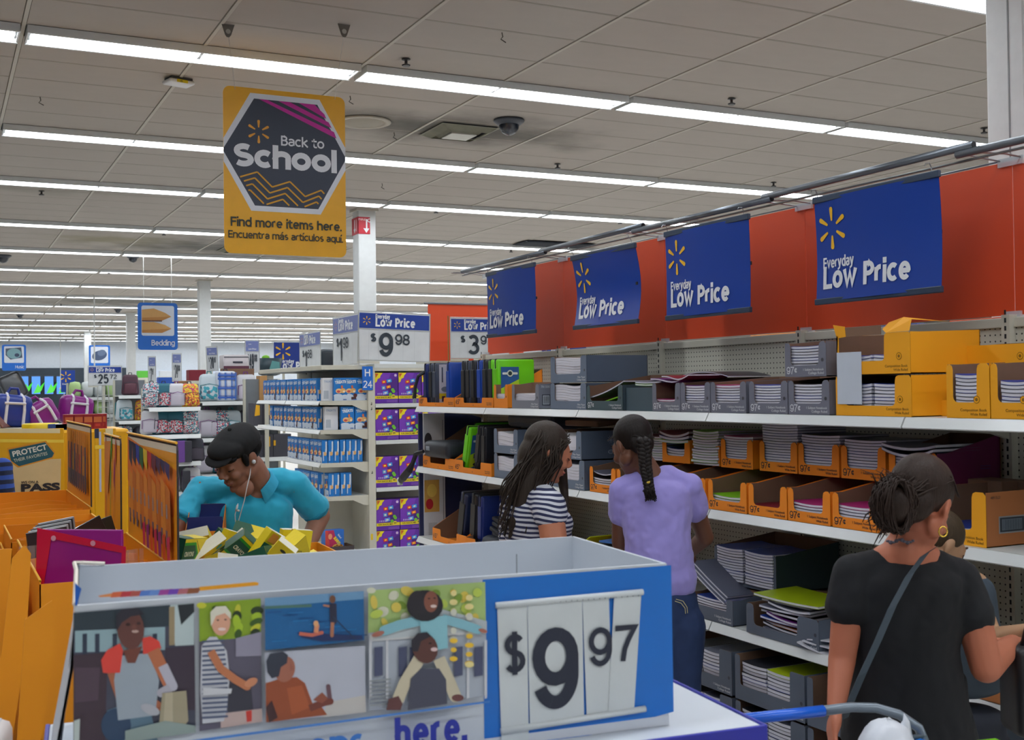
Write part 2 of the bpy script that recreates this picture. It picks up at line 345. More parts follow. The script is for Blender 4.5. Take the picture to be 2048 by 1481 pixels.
def shell():
    g = G(); g.box(-26, -9, -0.2, 44, 61, 0)
    fl = g.build('floor', mat('polished_floor_tile', (216, 212, 205), 0.35, noise=0.06, scale=3)); tag(fl, 'polished pale floor of the store', None, kind='structure')
    for nm, b, lb in (('wall_back', (-26, 60, 0, 44, 60.3, 4.6), 'white back wall far behind the hanging signs'), ('wall_left', (-26.3, -9, 0, -26, 60.3, 4.6), None),
                      ('wall_right', (44, -9, 0, 44.3, 60.3, 4.6), None), ('wall_front', (-26, -9.3, 0, 44, -9, 4.6), None)):
        o = G().box(*b).build(nm, m_wallw); tag(o, lb, None, kind='structure')
    a = onY(-60, 737, 59.9); b = onY(262, 737, 59.9)
    o = G().box(a.x, 59.86, 0.3, b.x, 60.0, a.z).build('trim_1', m_dark); tag(o, 'dark panel along the lower back wall behind the televisions', None, kind='structure')
    o = G().box(onY(278, 0, 59).x, 59.8, 1.2, onY(480, 0, 59).x, 60.0, 2.9).build('trim_2', mat('pale_blue_panel', (196, 206, 222), 0.7)); tag(o, 'pale blue panel on the back wall', None, kind='structure')
shell()
ROWS = [onZ(0, y, CZ).y for y in (56, 254, 356, 441.5, 495, 534, 564.5, 588, 607.5, 623, 637, 648, 657.5, 666, 673, 679)]
ROWS = [ROWS[0] - 3.36 * k for k in (4, 3, 2, 1)] + ROWS
XG = 0.555; XP = 1.2385
def seen(p, mrg=60):
    q = cam_inv @ Vector((p[0], p[1], p[2] - H)); 
    if q.z > -0.1: return False
    x = 1024 + F * q.x / -q.z; y = 740.5 - F * q.y / -q.z
    return -mrg < x < 2048 + mrg and -mrg < y < 1481 + mrg
cam_inv = ROT.transposed()
def pix(p):
    q = cam_inv @ Vector((p[0], p[1], p[2] - H)); return (1024 + F * q.x / -q.z, 740.5 - F * q.y / -q.z, -q.z)
def ceiling():
    c = G().box(-26, -9, CZ + 0.07, 44, 61, CZ + 0.25).build('ceiling', m_bar); tag(c, 'white suspended tile ceiling with long fluorescent strips', None, kind='structure')
    tm = G(); tm.raw([(-.5, -.5, .014), (.5, -.5, .014), (.5, .5, .014), (-.5, .5, .014), (-.495, -.49, .004), (.495, -.49, .004), (.495, .49, .004), (-.495, .49, .004)],
                     [(4, 7, 6, 5), (0, 4, 5, 1), (1, 5, 6, 2), (2, 6, 7, 3), (3, 7, 4, 0)])
    tme = tm.mesh('ceiling_tile', m_tile); rest = G(); bars = G(); n = 0
    ylines = []
    for a, b in zip(ROWS, ROWS[1:] + [ROWS[-1] + 3.3]):
        y0, y1 = a + .152, b - .152; k = max(1, round((y1 - y0) / .61))
        for i in range(k): ylines.append((y0 + (y1 - y0) * i / k, y0 + (y1 - y0) * (i + 1) / k))
        ylines.append((a - .152, a + .152))
    for y0, y1 in ylines:
        if y0 > 60: continue
        lightrow = abs((y0 + y1) / 2 - min(ROWS, key=lambda r: abs(r - (y0 + y1) / 2))) < .01
        for i in range(-9, 33):
            x0 = XG + XP * i; x1 = x0 + XP; cx, cy = (x0 + x1) / 2, (y0 + y1) / 2
            if lightrow and fixture_here(cx, cy): continue
            if y0 < -9: continue
            if y1 < 21.5 and n < 299 and seen((cx, cy, CZ), 40) and pix((cx, cy, CZ))[1] < 700 and not (pix((cx, cy, CZ))[0] > 1380 and pix((cx, cy, CZ))[1] > 470):
                t = put('ceiling_tile', tme, c, (cx, cy, CZ)); t.scale = (XP - .026, y1 - y0 - .014, 1); n += 1
            else:
                rest.raw([((x - 0) * (XP - .026) + cx, y * (y1 - y0 - .014) + cy, z + CZ) for x, y, z in tm.v], tm.f)
        if y0 > 4: bars.box(-2, y0 - .008, CZ + .004, 40, y0 + .008, CZ + .03)
    o = rest.build('distant_ceiling_tiles', m_tile, c); o['kind'] = 'stuff'
    o = bars.build('cross_bars', mat('cross_bar_grey', (160, 154, 144), 0.8), c); o['kind'] = 'stuff'  # cross bars are a tone darker than the long grid bars
    bm_ = G().box(-.013, 0, -.003, .013, 1, .03).mesh('grid_bar', m_bar)
    for i in range(-3, 30):
        b_ = put('grid_bar', bm_, c, (XG + XP * i, 3.0, CZ)); b_.scale = (1, 57, 1)
def fixture_here(x, y):
    if y < 3: return -5 < x < 14
    return x > -1.5 and x < 1.32 * y + 1.5 and (y < 10 or x < .78 * y + 3.5) and (y < 30 or x < 34)
m_lamp = glow('fluorescent_lamp_lens', (245, 250, 255), TUBE)
m_house = mat('white_enamel_housing', (214, 218, 220), 0.4)
def fixtures():
    W2, L2 = .15, 1.215
    hs = G(); hs.box(-L2, -W2, -.0, L2, W2, .05)                        # body
    for s in (-1, 1): hs.box(-L2, s * W2 - .012, -.055, L2, s * W2 + .012, 0)   # side rails
    for x in (-L2, L2 - .012): hs.box(x, -W2, -.05, x + .012, W2, 0)
    hme = hs.mesh('housing', m_house)
    tb = G(); P = [(-.12, -.004), (-.08, -.032), (0, -.042), (.08, -.032), (.12, -.004)]
    for i in range(4):
        (a, b), (c_, d) = P[i], P[i + 1]; tb.face([(-.585, a, b), (-.585, c_, d), (.585, c_, d), (.585, a, b)])
    tb.face([(-.585, a, b) for a, b in P]); tb.face([(.585, a, b) for a, b in P][::-1])
    tme = tb.mesh('tube_lens', m_lamp)
    sk = G().box(-.012, -.1, -.035, .012, .1, 0).mesh('end_socket', mat('socket_plastic', (150, 152, 152), 0.5))
    grp = 'fluorescent strip fixtures in the ceiling rows'
    for r, y in enumerate(ROWS):
        for i in range(-6, 18):
            x = XG + XP * (2 * i + 1)
            if not fixture_here(x, y): continue
            vis = seen((x, y, CZ), 500)
            lb = 'fluorescent ceiling light of the %s row seen ahead, %s along from the music sign side' % (ORD[r - 3], ORD[i + 1]) if r > 2 and i > -2 else 'fluorescent ceiling light outside the picture'
            o = thing('ceiling_light', lb, 'ceiling light', (x, y, CZ), 0, grp)
            put('housing', hme, o)
            for s in (-1, 1): put('tube_lens', tme, o, (s * .6, 0, 0))
            if vis and y < 16:
                for s in (-1.2, 0, 1.2): put('end_socket', sk, o, (s, 0, 0))
fixtures()
ceiling()
# ---- columns
def columns():
    for k, (x, y) in enumerate(((5.5, 4.56), (5.47, 15.7), (5.5, 26.9), (5.53, 38.3), (5.48, 49.6))):
        g = G().rbox(x - .13, y - .13, 0, x + .13, y + .13, CZ + .05, .012)
        o = g.build('column', m_colm); tag(o, ['white square column rising behind the blue banners beside the shelving', 'white square column with a red arrow sign near its top', 'white square column beside the bedding sign', 'second farthest white square column', 'farthest white square column by the back wall'][k], None, kind='structure')
        G().box(x - .16, y - .16, CZ - .03, x + .16, y + .16, CZ + .02).build('column_collar', m_bar, o)
        if k == 0:
            G().box(x - .134, y - .03, 0, x - .128, y - .022, CZ).build('corner_seam', mat('seam_grey', (140, 142, 144), 0.6), o)
    x, y = 5.47, 15.7
    s = thing('fire_equipment_sign', 'red sign with white down arrows wrapped round the column top', 'sign', (x, y, 4.23))
    RED = (190, 30, 50)
    sh = G(); sh.box(-.137, -.137, -.24, .04, -.1305, .0); sh.box(-.137, -.137, -.24, -.1305, .137, .0); sh.build('sign_sheet', mat('sign_red', RED, 0.4), s)
    c = Canvas(y=-.1375); c.poly([(-.02, -.16), (-.06, -.16), (-.015, -.225), (.03, -.16), (.0, -.16), (.0, -.03), (-.02, -.03)], WHITE)
    c.text('C', .0, -.07, .05, WHITE, bold=.03, rot=0); c.text('FIRE', -.13, -.05, .028, (230, 200, 200), w=.11); c.build('arrow_print', s)
    c2 = Canvas(); c2.poly([(-.03, -.16), (-.06, -.16), (-.015, -.225), (.03, -.16), (.0, -.16), (.0, -.03), (-.03, -.03)], WHITE); c2.rect(.05, -.2, .07, -.03, WHITE)
    c2.build('arrow_print', s, loc=(-.1375, 0, 0), rot=-PI / 2)
columns()
# ---- things on the ceiling
def ceiling_bits():
    g = G(); g.lathe([(0.0, -.055), (.03, -.055), (.035, -.045), (.012, -.035), (.012, -.012), (.035, -.006), (.035, 0)], 10)
    me = g.mesh('sprinkler_head', mat('sprinkler_metal', (84, 84, 86), 0.4, 0.7))
    k = 0
    W_ = 'over the gap between the first row tubes|above the second row end|beside the big white column|over the nearest banner pipe|above the third row|above the red-signed column|beyond the first row on the music side|below the fourth row beside the school sign|above the school sign foot level|above the Bedding sign pole|by the far dome camera|above the white power pole|over the distant bedding rack|over the second nearest banner|beyond the dark return grille|behind the school sign corner'.split('|')
    for x, y in ((812, 124), (1463, 203), (1968, 262), (1547, 371), (1115, 334), (872, 425), (83, 388), (432, 395), (328, 470), (218, 548), (267, 514), (148, 597), (122, 614), (1240, 447), (1022, 505), (690, 500)):
        p = onZ(x, y - 6, CZ); o = put('sprinkler', me, None, (p.x, p.y, CZ - .002)); k += 1
        tag(o, 'small dark ceiling sprinkler head ' + W_[k - 1], 'sprinkler', 'sprinkler heads in the ceiling')
    # smoke-dome cameras
    def dome():
        o = thing('dome_camera', '', 'camera')
        G().lathe([(.145, 0), (.15, -.012), (.145, -.02), (.11, -.05), (.095, -.052)], 24).build('dome_housing', mat('dome_housing_dark', (60, 66, 78), 0.4), o, True)
        G().lathe([(.098, -.05), (.09, -.09), (.065, -.125), (.03, -.143), (0.001, -.148)], 24).build('dome_glass', mat('smoked_dome', (40, 48, 62), 0.12, spec=.8), o, True)
        return o
    D = Once(dome)
    for x, y, l in ((1018, 240, 'dark smoked dome camera beside the square air vent'), (6, 511, 'dark smoked dome camera between far light rows at the picture edge')):
        p = onZ(x, y, CZ); D((p.x, p.y, CZ), 0, l)
    for x, y in ((266, 513), (236, 619), (40, 630)):
        p = onZ(x, y, CZ); D((p.x, p.y, CZ), 0, 'tiny far dome camera on the distant ceiling', 'distant dome cameras', scale=(.8, .8, .8))
    # wireless access point
    p = onZ(357, 158, CZ); o = thing('access_point', 'white rounded wireless access point with a yellow number label', 'wireless router', (p.x, p.y, CZ), .25)
    G().rbox(-.11, -.08, -.05, .11, .08, -.018, .014).build('case', mat('router_white', (216, 220, 226), 0.4), o, True)
    G().box(-.09, -.07, -.018, .09, .07, 0).build('mount_plate', mat('router_mount', (60, 62, 66), 0.6), o)
    q = Canvas(y=-.0805); q.rrect(-.05, -.047, .045, -.022, .003, (225, 205, 20)); q.text('35', -.022, -.043, .016, (40, 50, 20), bold=.02); q.build('number_label', o)
    # round speaker
    p = onZ(727, 243, CZ); o = thing('ceiling_speaker', 'round white ceiling speaker just beyond the school sign', 'speaker', (p.x, p.y, CZ))
    G().lathe([(.26, 0), (.265, -.012), (.25, -.018), (.205, -.016), (.2, -.006), (.001, -.006)], 32).build('grille', mat('speaker_beige', (178, 172, 160), 0.6), o, True)
    G().lathe([(.2, -.007), (.19, -.014), (.02, -.016), (.001, -.016)], 32).build('cone_cover', mat('speaker_cover', (162, 156, 144), 0.8), o, True)
    # square diffuser
    o = thing('air_vent', 'square sooty air diffuser with nested frames in the ceiling', 'air vent', (VENT.x, VENT.y, CZ))
    mv = mat('vent_metal', (168, 168, 150), 0.6, noise=.35, scale=6); md = mat('vent_dark', (44, 50, 62), 0.8)
    def ring(a, b, za, zb):
        g = G(); A = [(-a, -a, za), (a, -a, za), (a, a, za), (-a, a, za)]; B = [(-b, -b, zb), (b, -b, zb), (b, b, zb), (-b, b, zb)]
        for i in range(4): g.face([A[i], B[i], B[(i + 1) % 4], A[(i + 1) % 4]]); g.face([A[(i + 1) % 4], B[(i + 1) % 4], B[i], A[i]])
        return g
    ring(.31, .285, -.012, -.014).build('outer_frame', mv, o); G().box(-.29, -.29, .0, .29, .29, .012).build('duct', md, o)
    ring(.285, .215, -.008, -.05).build('vane', mv, o); ring(.21, .15, -.004, -.055).build('vane', mv, o)
    G().box(-.135, -.135, -.062, .135, .135, -.05).build('centre_plate', mat('vent_plate', (196, 198, 190), 0.5), o)
    p = onZ(430, 497, CZ); o = thing('air_vent', 'farther sooty air diffuser partly hidden by the school sign', 'air vent', (p.x + .4, p.y, CZ))
    ring(.31, .285, -.012, -.014).build('outer_frame', mv, o); ring(.285, .2, -.008, -.05).build('vane', mv, o); G().box(-.135, -.135, -.062, .135, .135, -.05).build('centre_plate', mv, o); G().box(-.29, -.29, .0, .29, .29, .012).build('duct', md, o)
    # dark return grille further off
    p = onZ(1110, 487, CZ) - Vector((0, 0, .02)); g = G(); g.box(-.7, -.28, -.012, .7, .28, .004)
    o = thing('return_grille', 'dark slotted return air grille above the far banners', 'air vent', (p.x, p.y, CZ - .02)); g.build('backing', md, o)
    for k in range(8): G().box(-.68, -.25 + k * .066, -.024, .68, -.235 + k * .066, -.01).build('slat', mat('grille_slat', (70, 76, 84), .6), o)
    for x, y in ((1004, 68), (80, 197), (700, 195), (788, 268), (764, 370)):
        p = onZ(x, y - 3, CZ); g = G().tube([(0, 0, 0), (.006, 0, -.03), (-.01, 0, -.05), (.03, 0, -.07)], .004, 5)
        o = g.build('ceiling_hook', mat('wire_dark', (70, 66, 60), .5), loc=p); tag(o, 'short dark wire hook dangling from a ceiling grid bar', 'hook', 'stray ceiling hooks')
ceiling_bits()
# ---- the big hanging sign
def school_sign():
    x0, x1, z0, z1, y = 1.81, 2.70, H + .975, H + 2.155, 8.15; w, h = x1 - x0, z1 - z0
    s = thing('hanging_sign', 'large yellow hanging sign with a dark hexagon reading Back to School', 'sign', (x0, y, z0))
    c = Canvas(); c.rrect(0, 0, w, h, .05, (238, 172, 22), 8); g = c.g
    b = Canvas(); b.rrect(0, 0, w, h, .05, (238, 172, 22), 8); pts = [(p[0], p[2]) for p in b.g.v]
    G().prism(pts, 0, .006, 'xz').build('sign_board', mat('sign_yellow', (240, 176, 26), 0.35), s, fix=True)
    c = Canvas(.0003, y=-.001)
    def U(u, v): return (u * w, (1 - v) * h)      # fractions from the top left corner
    hx = [U(.215, .03), U(.80, .03), U(1.0, .34), U(1.0, .5), U(.80, .735), U(.215, .735), U(0, .455), U(0, .275)]
    hx = [U(.215, .03), U(.785, .03), U(1.0, .315), U(1.0, .455), U(.785, .74), U(.215, .74), U(0, .455), U(0, .315)]
    c.poly(hx, (226, 229, 236))
    c.poly([U(.245, .062), U(.765, .062), U(1.0, .375), U(1.0, .392), U(.765, .708), U(.245, .708), U(0, .395), U(0, .375)], (52, 60, 78))
    MG = (196, 24, 150)
    c.poly([U(.285, .0625), U(.35, .0625), U(.905, .222), U(.925, .262)], MG)
    c.poly([U(.44, .0625), U(.535, .0625), U(.86, .165), U(.885, .2)], MG)
    c.poly([U(.61, .0625), U(.74, .0625), U(.825, .118), U(.84, .145)], MG)
    c.spark(*U(.28, .26), .085 * w / .9, (238, 165, 50))
    c.st('Back to', *U(.46, .333), .072, (232, 234, 240), w=.36 * w, wt=.16)
    c.st('School', *U(.075, .478), .165, (232, 234, 240), w=.85 * w, wt=.25, gap=.05)
    z = [(.0, .0), (.17, -.03), (.28, .058), (.42, .03), (.53, .11), (.66, .07), (.76, .14), (.86, .105), (.92, .13)]
    zz = [(0.11, .555), (.27, .52), (.385, .60), (.53, .565), (.645, .645), (.80, .60), (.845, .63)]
    zz = [(.115, .545), (.265, .505), (.385, .59), (.53, .55), (.655, .635), (.79, .59), (.835, .625)]
    def clip(P):
        # keep the zigzag inside the hexagon
        out = []; L = []
        for (a, b), (a2, b2) in zip(P, P[1:]):
            for k in range(12):
                t = k / 12; u = a + (a2 - a) * t; v = b + (b2 - b) * t
                e = .245 * (v - .395) / (.708 - .395) if v > .395 else 0
                if e + .012 < u < 1 - e - .012 and v < .7: L.append(U(u, v))
                else:
                    if len(L) > 1: out.append(L)
                    L = []
        if len(L) > 1: out.append(L)
        return out
    for k in range(5):
        for L in clip([(u - .02 * k, v + .037 * k) for u, v in ([(.0, .60)] + zz + [(.9, .70), (1.1, .68)])]): c.line(L, .011, (222, 160, 30))
    c.st('Find more items here.', *U(.05, .838), .066, (46, 52, 44), w=.91 * w, wt=.17)
    c.st('Encuentra más artículos aquí.', *U(.03, .908), .052, (46, 52, 44), w=.94 * w, wt=.15)
    c.build('sign_print', s)
    for px, u in ((456, .095), (688, .915)):
        p = onZ(px, 49, CZ)
        G().tube([(w * u, 0, h - .02), (p.x - x0, p.y - y, CZ - z0 - .06)], .0018, 5).build('hanging_wire', mat('nylon_wire', (200, 200, 196), .4), s)
        g = G(); g.prism([(-.045, 0), (.045, 0), (.02, -.075), (.008, -.09), (-.008, -.09), (-.02, -.075)], -.004, .004, 'xz'); g.xform(Matrix.Translation((p.x - x0, p.y - y, CZ - z0)))
        g.build('ceiling_clip', mat('clip_metal', (130, 126, 120), .4, .5), s, fix=True)
        G().tube([(p.x - x0 - .0, p.y - y - .006, CZ - z0 - .05), (p.x - x0, p.y - y + .006, CZ - z0 - .05)], .017, 12).build('eyelet', mat('eyelet_light', (190, 188, 180), .4), s)
school_sign()
# ---- small department signs far off
def dept(px, py0, px1, py1, Y, word, art, label):
    a = onY(px, py1, Y); b = onY(px1, py0, Y); w, h = b.x - a.x, b.z - a.z
    s = thing('department_sign', label, 'sign', (a.x, Y, a.z)); BL = (22, 104, 200)
    c0 = Canvas(); c0.rrect(0, 0, w, h, .08 * w, BL); G().prism([(p[0], p[2]) for p in c0.g.v], 0, .02, 'xz').build('sign_board', mat('department_blue', BL, .4), s, fix=True)
    c = Canvas(.002, y=-.002); c.rrect(.09 * w, .30 * h, .91 * w, .94 * h, .05 * w, (212, 218, 230)); art(c, w, h)
    c.st(word, .92 * w, .09 * h, .12 * h, (215, 220, 232), align='r', wt=.14); c.build('sign_print', s)
    for u in (.15, .85): G().tube([(u * w, 0, h), (u * w, 0, CZ - a.z)], .006, 5).build('hanging_wire', mat('nylon_wire', (200, 200, 196), .4), s)
def pillows(c, w, h):
    for z, k in ((.62, 0), (.36, 1)):
        c.poly([(.1 * w, z * h), (.1 * w, (z + .23) * h), (.4 * w, (z + .26 - .03 * k) * h), (.68 * w, (z + .17) * h), (.84 * w, (z + .09) * h), (.6 * w, z * h)], (206, 158, 96))
        c.poly([(.1 * w, z * h), (.1 * w, (z + .06) * h), (.84 * w, (z + .09) * h), (.6 * w, z * h)], (184, 128, 66))
    c.rect(.1 * w, .6 * h, .6 * w, .625 * h, (96, 62, 56))
def discs(c, w, h):
    c.poly([(.15 * w, .4 * h), (.15 * w, .85 * h), (.8 * w, .9 * h), (.85 * w, .5 * h)], (70, 84, 104)); c.ell(.5 * w, .66 * h, .3 * w, .2 * h, (120, 160, 170)); c.ell(.62 * w, .6 * h, .1 * w, .07 * h, (50, 64, 90)); c.poly([(.12 * w, .34 * h), (.15 * w, .6 * h), (.45 * w, .34 * h)], (214, 220, 226))
def pan(c, w, h):
    c.ell(.5 * w, .6 * h, .36 * w, .19 * h, (70, 86, 116), a=.3); c.ell(.6 * w, .7 * h, .2 * w, .12 * h, (96, 112, 140), a=.3)
dept(276, 607, 355, 700, 22.0, 'Bedding', pillows, 'blue hanging Bedding sign picturing two tan pillows')
dept(4, 690, 52, 742, 41.0, 'Music', discs, 'blue hanging Music sign picturing a disc')
dept(178, 691, 220, 742, 40.0, ' ', pan, 'blue hanging sign picturing a dark rounded shape behind a price sign')
# ================================================================ THE LONG SHELVING UNIT
XB, XF = 3.79, 3.22                     # back panel face, shelf front
Z1, Z2, Z3, Z0 = 1.655, 1.207, 0.687, 0.19    # shelf tops
YJ = [8.09 - 1.22 * k for k in range(6)]   # section joints, far to near
m_steel = mat('almond_steel', (198, 196, 182), 0.45, noise=.04)
m_white = mat('white_shelf_enamel', (206, 210, 208), 0.35, noise=.03)
m_chan = mat('price_channel_plastic', (210, 214, 214), 0.22, noise=.03)
def pegboard():
    m = mat('pegboard', (196, 194, 180), 0.7, noise=.04); nt = m.node_tree; L = nt.links.new; b = nt.nodes['Principled BSDF']; src = b.inputs['Base Color'].links[0].from_socket
    tc = nt.nodes.new('ShaderNodeTexCoord'); mp = nt.nodes.new('ShaderNodeMapping'); mp.inputs['Scale'].default_value = (1, 1 / .0254, 1 / .0254)
    L(tc.outputs['Object'], mp.inputs[0]); fr = nt.nodes.new('ShaderNodeVectorMath'); fr.operation = 'FRACTION'; L(mp.outputs[0], fr.inputs[0])
    sb = nt.nodes.new('ShaderNodeVectorMath'); sb.operation = 'SUBTRACT'; sb.inputs[1].default_value = (0, .5, .5); L(fr.outputs[0], sb.inputs[0])
    ml = nt.nodes.new('ShaderNodeVectorMath'); ml.operation = 'MULTIPLY'; ml.inputs[1].default_value = (0, .0254, .0254); L(sb.outputs[0], ml.inputs[0])
    ln = nt.nodes.new('ShaderNodeVectorMath'); ln.operation = 'LENGTH'; L(ml.outputs[0], ln.inputs[0])
    lt = nt.nodes.new('ShaderNodeMath'); lt.operation = 'LESS_THAN'; lt.inputs[1].default_value = .0036; L(ln.outputs['Value'], lt.inputs[0])
    mx = nt.nodes.new('ShaderNodeMix'); mx.data_type = 'RGBA'; L(lt.outputs[0], mx.inputs[0]); L(src, mx.inputs[6]); mx.inputs[7].default_value = (.03, .03, .028, 1); L(mx.outputs[2], b.inputs['Base Color'])
    return m
m_peg = pegboard()
def gondola():
    g0 = thing('shelving_unit', 'long white steel shelving unit stocked with notebook cartons', 'shelving unit', (0, 0, 0))
    m_slot = mat('slot_dark', (30, 32, 36), .8)
    for k, y in enumerate(YJ):
        G().box(XB - .035, y - .019, 0, XB + .03, y + .019, 2.045).build('upright', m_steel, g0)
        s = G()
        for i in range(58): s.box(XB - .0365, y - .004, .25 + i * .0315, XB - .0345, y + .004, .268 + i * .0315)
        s.build('slots', m_slot, g0)['kind'] = 'stuff'
    for a, b in zip(YJ, YJ[1:]):
        G().box(XB, b + .019, .05, XB + .012, a - .019, 1.995).build('back_panel', m_peg, g0)
        G().rbox(XB - .012, b + .019, 1.995, XB + .02, a - .019, 2.035, .004).build('top_rail', m_steel, g0)
        for zt in (Z1, Z2, Z3, Z0):
            xf = XF if zt != Z0 else XF - .06
            t = G(); t.box(xf, b + .003, zt - .018, XB - .02, a - .003, zt)
            sh = t.build('shelf', m_white, g0)
            c = G(); c.prism([(xf - .002, zt), (xf - .022, zt - .038), (xf - .018, zt - .042), (xf + .004, zt - .004), (xf + .004, zt)] if zt != Z0 else [(xf, zt), (xf - .01, zt), (xf - .01, zt - .045), (xf, zt - .045)], b + .004, a - .004, 'xz')
            c.build('price_channel', m_chan, sh, fix=True)
            for yy, sg in ((a - .006, -1), (b + .006, 1)):
                br = G(); br.prism([(xf + .02, zt - .018), (XB - .03, zt - .018), (XB - .03, zt - .10), (XB - .12, zt - .075), (xf + .1, zt - .04)], yy, yy + sg * .003, 'xz')
                br.build('shelf_bracket', m_steel, sh, fix=True)
        G().box(XF - .03, b + .002, 0, XB, a - .002, .12).build('kick_plate', m_steel, g0)
    # closed end panel with posters, at the far end
    G().box(XF + .02, YJ[0] + .02, 0, XB, YJ[0] + .04, 1.6).build('end_panel', mat('end_panel_navy', (34, 42, 84), .5), g0)
    return g0
gondola()
# ---- red header boards, pipes, clips
m_red = mat('orange_red_board', (214, 72, 30), 0.5, noise=.03, scale=3)
m_pipe = mat('galvanised_pipe', (120, 126, 134), 0.35, .7)
m_wire = mat('bright_wire', (150, 154, 158), 0.3, .8)
def header():
    grp = 'orange red header boards above the shelving'
    names = ['far end', 'second from the far end', 'third from the far end', 'fourth from the far end', 'nearest']
    for k, (a, b) in enumerate(zip(YJ, YJ[1:])):
        x = XB + .02
        o = G().rbox(x, b + .002, 2.045, x + .005, a - .002, 2.655, .001).build('header_board', m_red)
        tag(o, 'orange red header board above the shelving, ' + ['the one at the far end', 'second from the far end', 'third from the far end', 'fourth from the far end', 'the one nearest the camera'][k], 'board', grp)
    cl = mat('clear_clip', (206, 214, 220), .15, alpha=.55)
    for k, y in enumerate(YJ):
        f = thing('sign_bracket', ['wire bracket at the far end of the header boards', 'wire bracket at the first joint from the far end', 'wire bracket at the second joint from the far end', 'wire bracket at the third joint from the far end', 'wire bracket at the fourth joint by the near pipe sleeve', 'wire bracket nearest the white column'][k], 'bracket', (XB + .02, y, 2.66))
        for s in (-.05, .05):
            G().tube([(0, s, .0), (-.1, s, .006), (-.29, s * .3, .006)], .0035, 6).build('arm_wire', m_wire, f)
        G().box(-.012, -.06, -.025, .02, .06, .008).build('clear_clip', cl, f)
        G().box(-.012, -.035, -.625, .02, .035, -.6).build('lower_clip', cl, f)
    o = G().tube([(XB + .022, YJ[0], 2.662), (XB + .022, YJ[-1], 2.662)], .004, 6).build('top_wire', m_wire); tag(o, 'thin wire running along the top edge of the header boards', 'wire')
    segs = [(7.86, 6.55, 0), (6.62, 5.4, .02), (5.5, 4.3, 0), (4.36, 3.12, .024), (3.2, 1.9, .0)]
    for k, (a, b, dz) in enumerate(segs):
        o = thing('sign_pipe', ['pipe length at the far end above the first banner', 'pipe length above the second banner', 'pipe length above the third banner', 'pipe length above the nearest banner with an open end', 'pipe length nearest the white column'][k], 'pipe', (0, 0, 0), group='telescoping pipes above the banners')
        G().tube([(3.5, a, 2.652 + dz * .6), (3.5, b, 2.652 + dz)], .0155, 14).build('tube', m_pipe, o, True)
        G().tube([(3.5, b - .002, 2.652 + dz), (3.5, b + .012, 2.652 + dz)], .0125, 14).build('open_end', mat('slot_dark', (30, 32, 36), .8), o)
        G().tube([(3.5, a, 2.622), (3.5, b, 2.622)], .005, 6).build('rail_wire', m_wire, o)
header()
m_ban = mat('banner_blue', (30, 66, 156), 0.28, noise=.05, scale=2)
m_bbar = mat('banner_bar', (46, 62, 84), .4)
def banner(ya, yb, z0, z1, label, bend=.0, X=3.47):
    w, h = ya - yb, z1 - z0
    b = thing('price_banner', label, 'banner', (X, ya, z0), -PI / 2, 'blue banners hung from the pipe')
    def B(x, z): t = z / h; return bend * math.sin(PI * min(1, max(0, 1 - t)) * .9) * (1.0) - .012 * math.sin(PI * x / w)
    g = G(); NX, NZ = 8, 12
    V = [(w * i / NX, B(w * i / NX, h * j / NZ) , h * j / NZ) for j in range(NZ + 1) for i in range(NX + 1)]
    g.raw(V, [(j * (NX + 1) + i, j * (NX + 1) + i + 1, (j + 1) * (NX + 1) + i + 1, (j + 1) * (NX + 1) + i) for j in range(NZ) for i in range(NX)])
    g.raw([(x, y + .0015, z) for x, y, z in V], [(j * (NX + 1) + i, (j + 1) * (NX + 1) + i, (j + 1) * (NX + 1) + i + 1, j * (NX + 1) + i + 1) for j in range(NZ) for i in range(NX)])
    g.build('banner_sheet', m_ban, b, True)
    c = Canvas(.0004, y=-.0022)
    c.spark(.155 * w, .70 * h, .092, YEL)
    c.g.v = [(x, y + B(x, z), z) for x, y, z in c.g.v]; c.build('sunburst_print', b); c = Canvas(.0004, y=-.0022)
    c.st('Everyday', .065 * w, .315 * h, .048, WHITE, w=.275 * w, wt=.17, gap=.08)
    c.st('Low Price', .068 * w, .115 * h, .098, WHITE, w=.72 * w, wt=.21, gap=.07)
    c.g.v = [(x, y + B(x, z), z) for x, y, z in c.g.v]; c.build('lettering', b)
    G().rbox(-.004, -.008, h - .014, w + .004, .01, h + .014, .003).build('top_bar', m_bbar, b)
    G().rbox(-.004, -.008 + B(0, 0), -.014, w + .004, .01 + B(0, 0), .012, .003).build('bottom_bar', m_bbar, b)
    for u in (.03, .95):
        G().tube([(w * u, 0, h + .012), (w * u, 0, h + .028), (w * u + .006, -.016, h + .045), (w * u, -.03, 2.632 - z0), (w * u, -.035, 2.622 - z0)], .0022, 5).build('hook', m_wire, b)
    G().rbox(w - .02, .012, h * .48, w - .004, .02, h * .52, .002).build('edge_clip', mat('slot_dark', (30, 32, 36), .8), b)
for (x0, y0, x1, y1, yb0), lb, bd in (((1628, 400, 1877, 345, 605), 'nearest blue Everyday Low Price banner by the white column', .012), ((1330, 465, 1497, 433, 637), 'second nearest blue Everyday Low Price banner', .006),
                             ((1143, 518, 1270, 484, 656), 'bulging blue Everyday Low Price banner, second from the far end', .035), ((973, 550, 1069, 525, 673), 'farthest blue Everyday Low Price banner at the end of the pipe', .006)):
    a = onX(x0, y0, 3.47); b = onX(x1, y1, 3.47); c = onX(x0, yb0, 3.47)
    banner(a.y, b.y, c.z, min(a.z, b.z, 2.59), lb, bd)
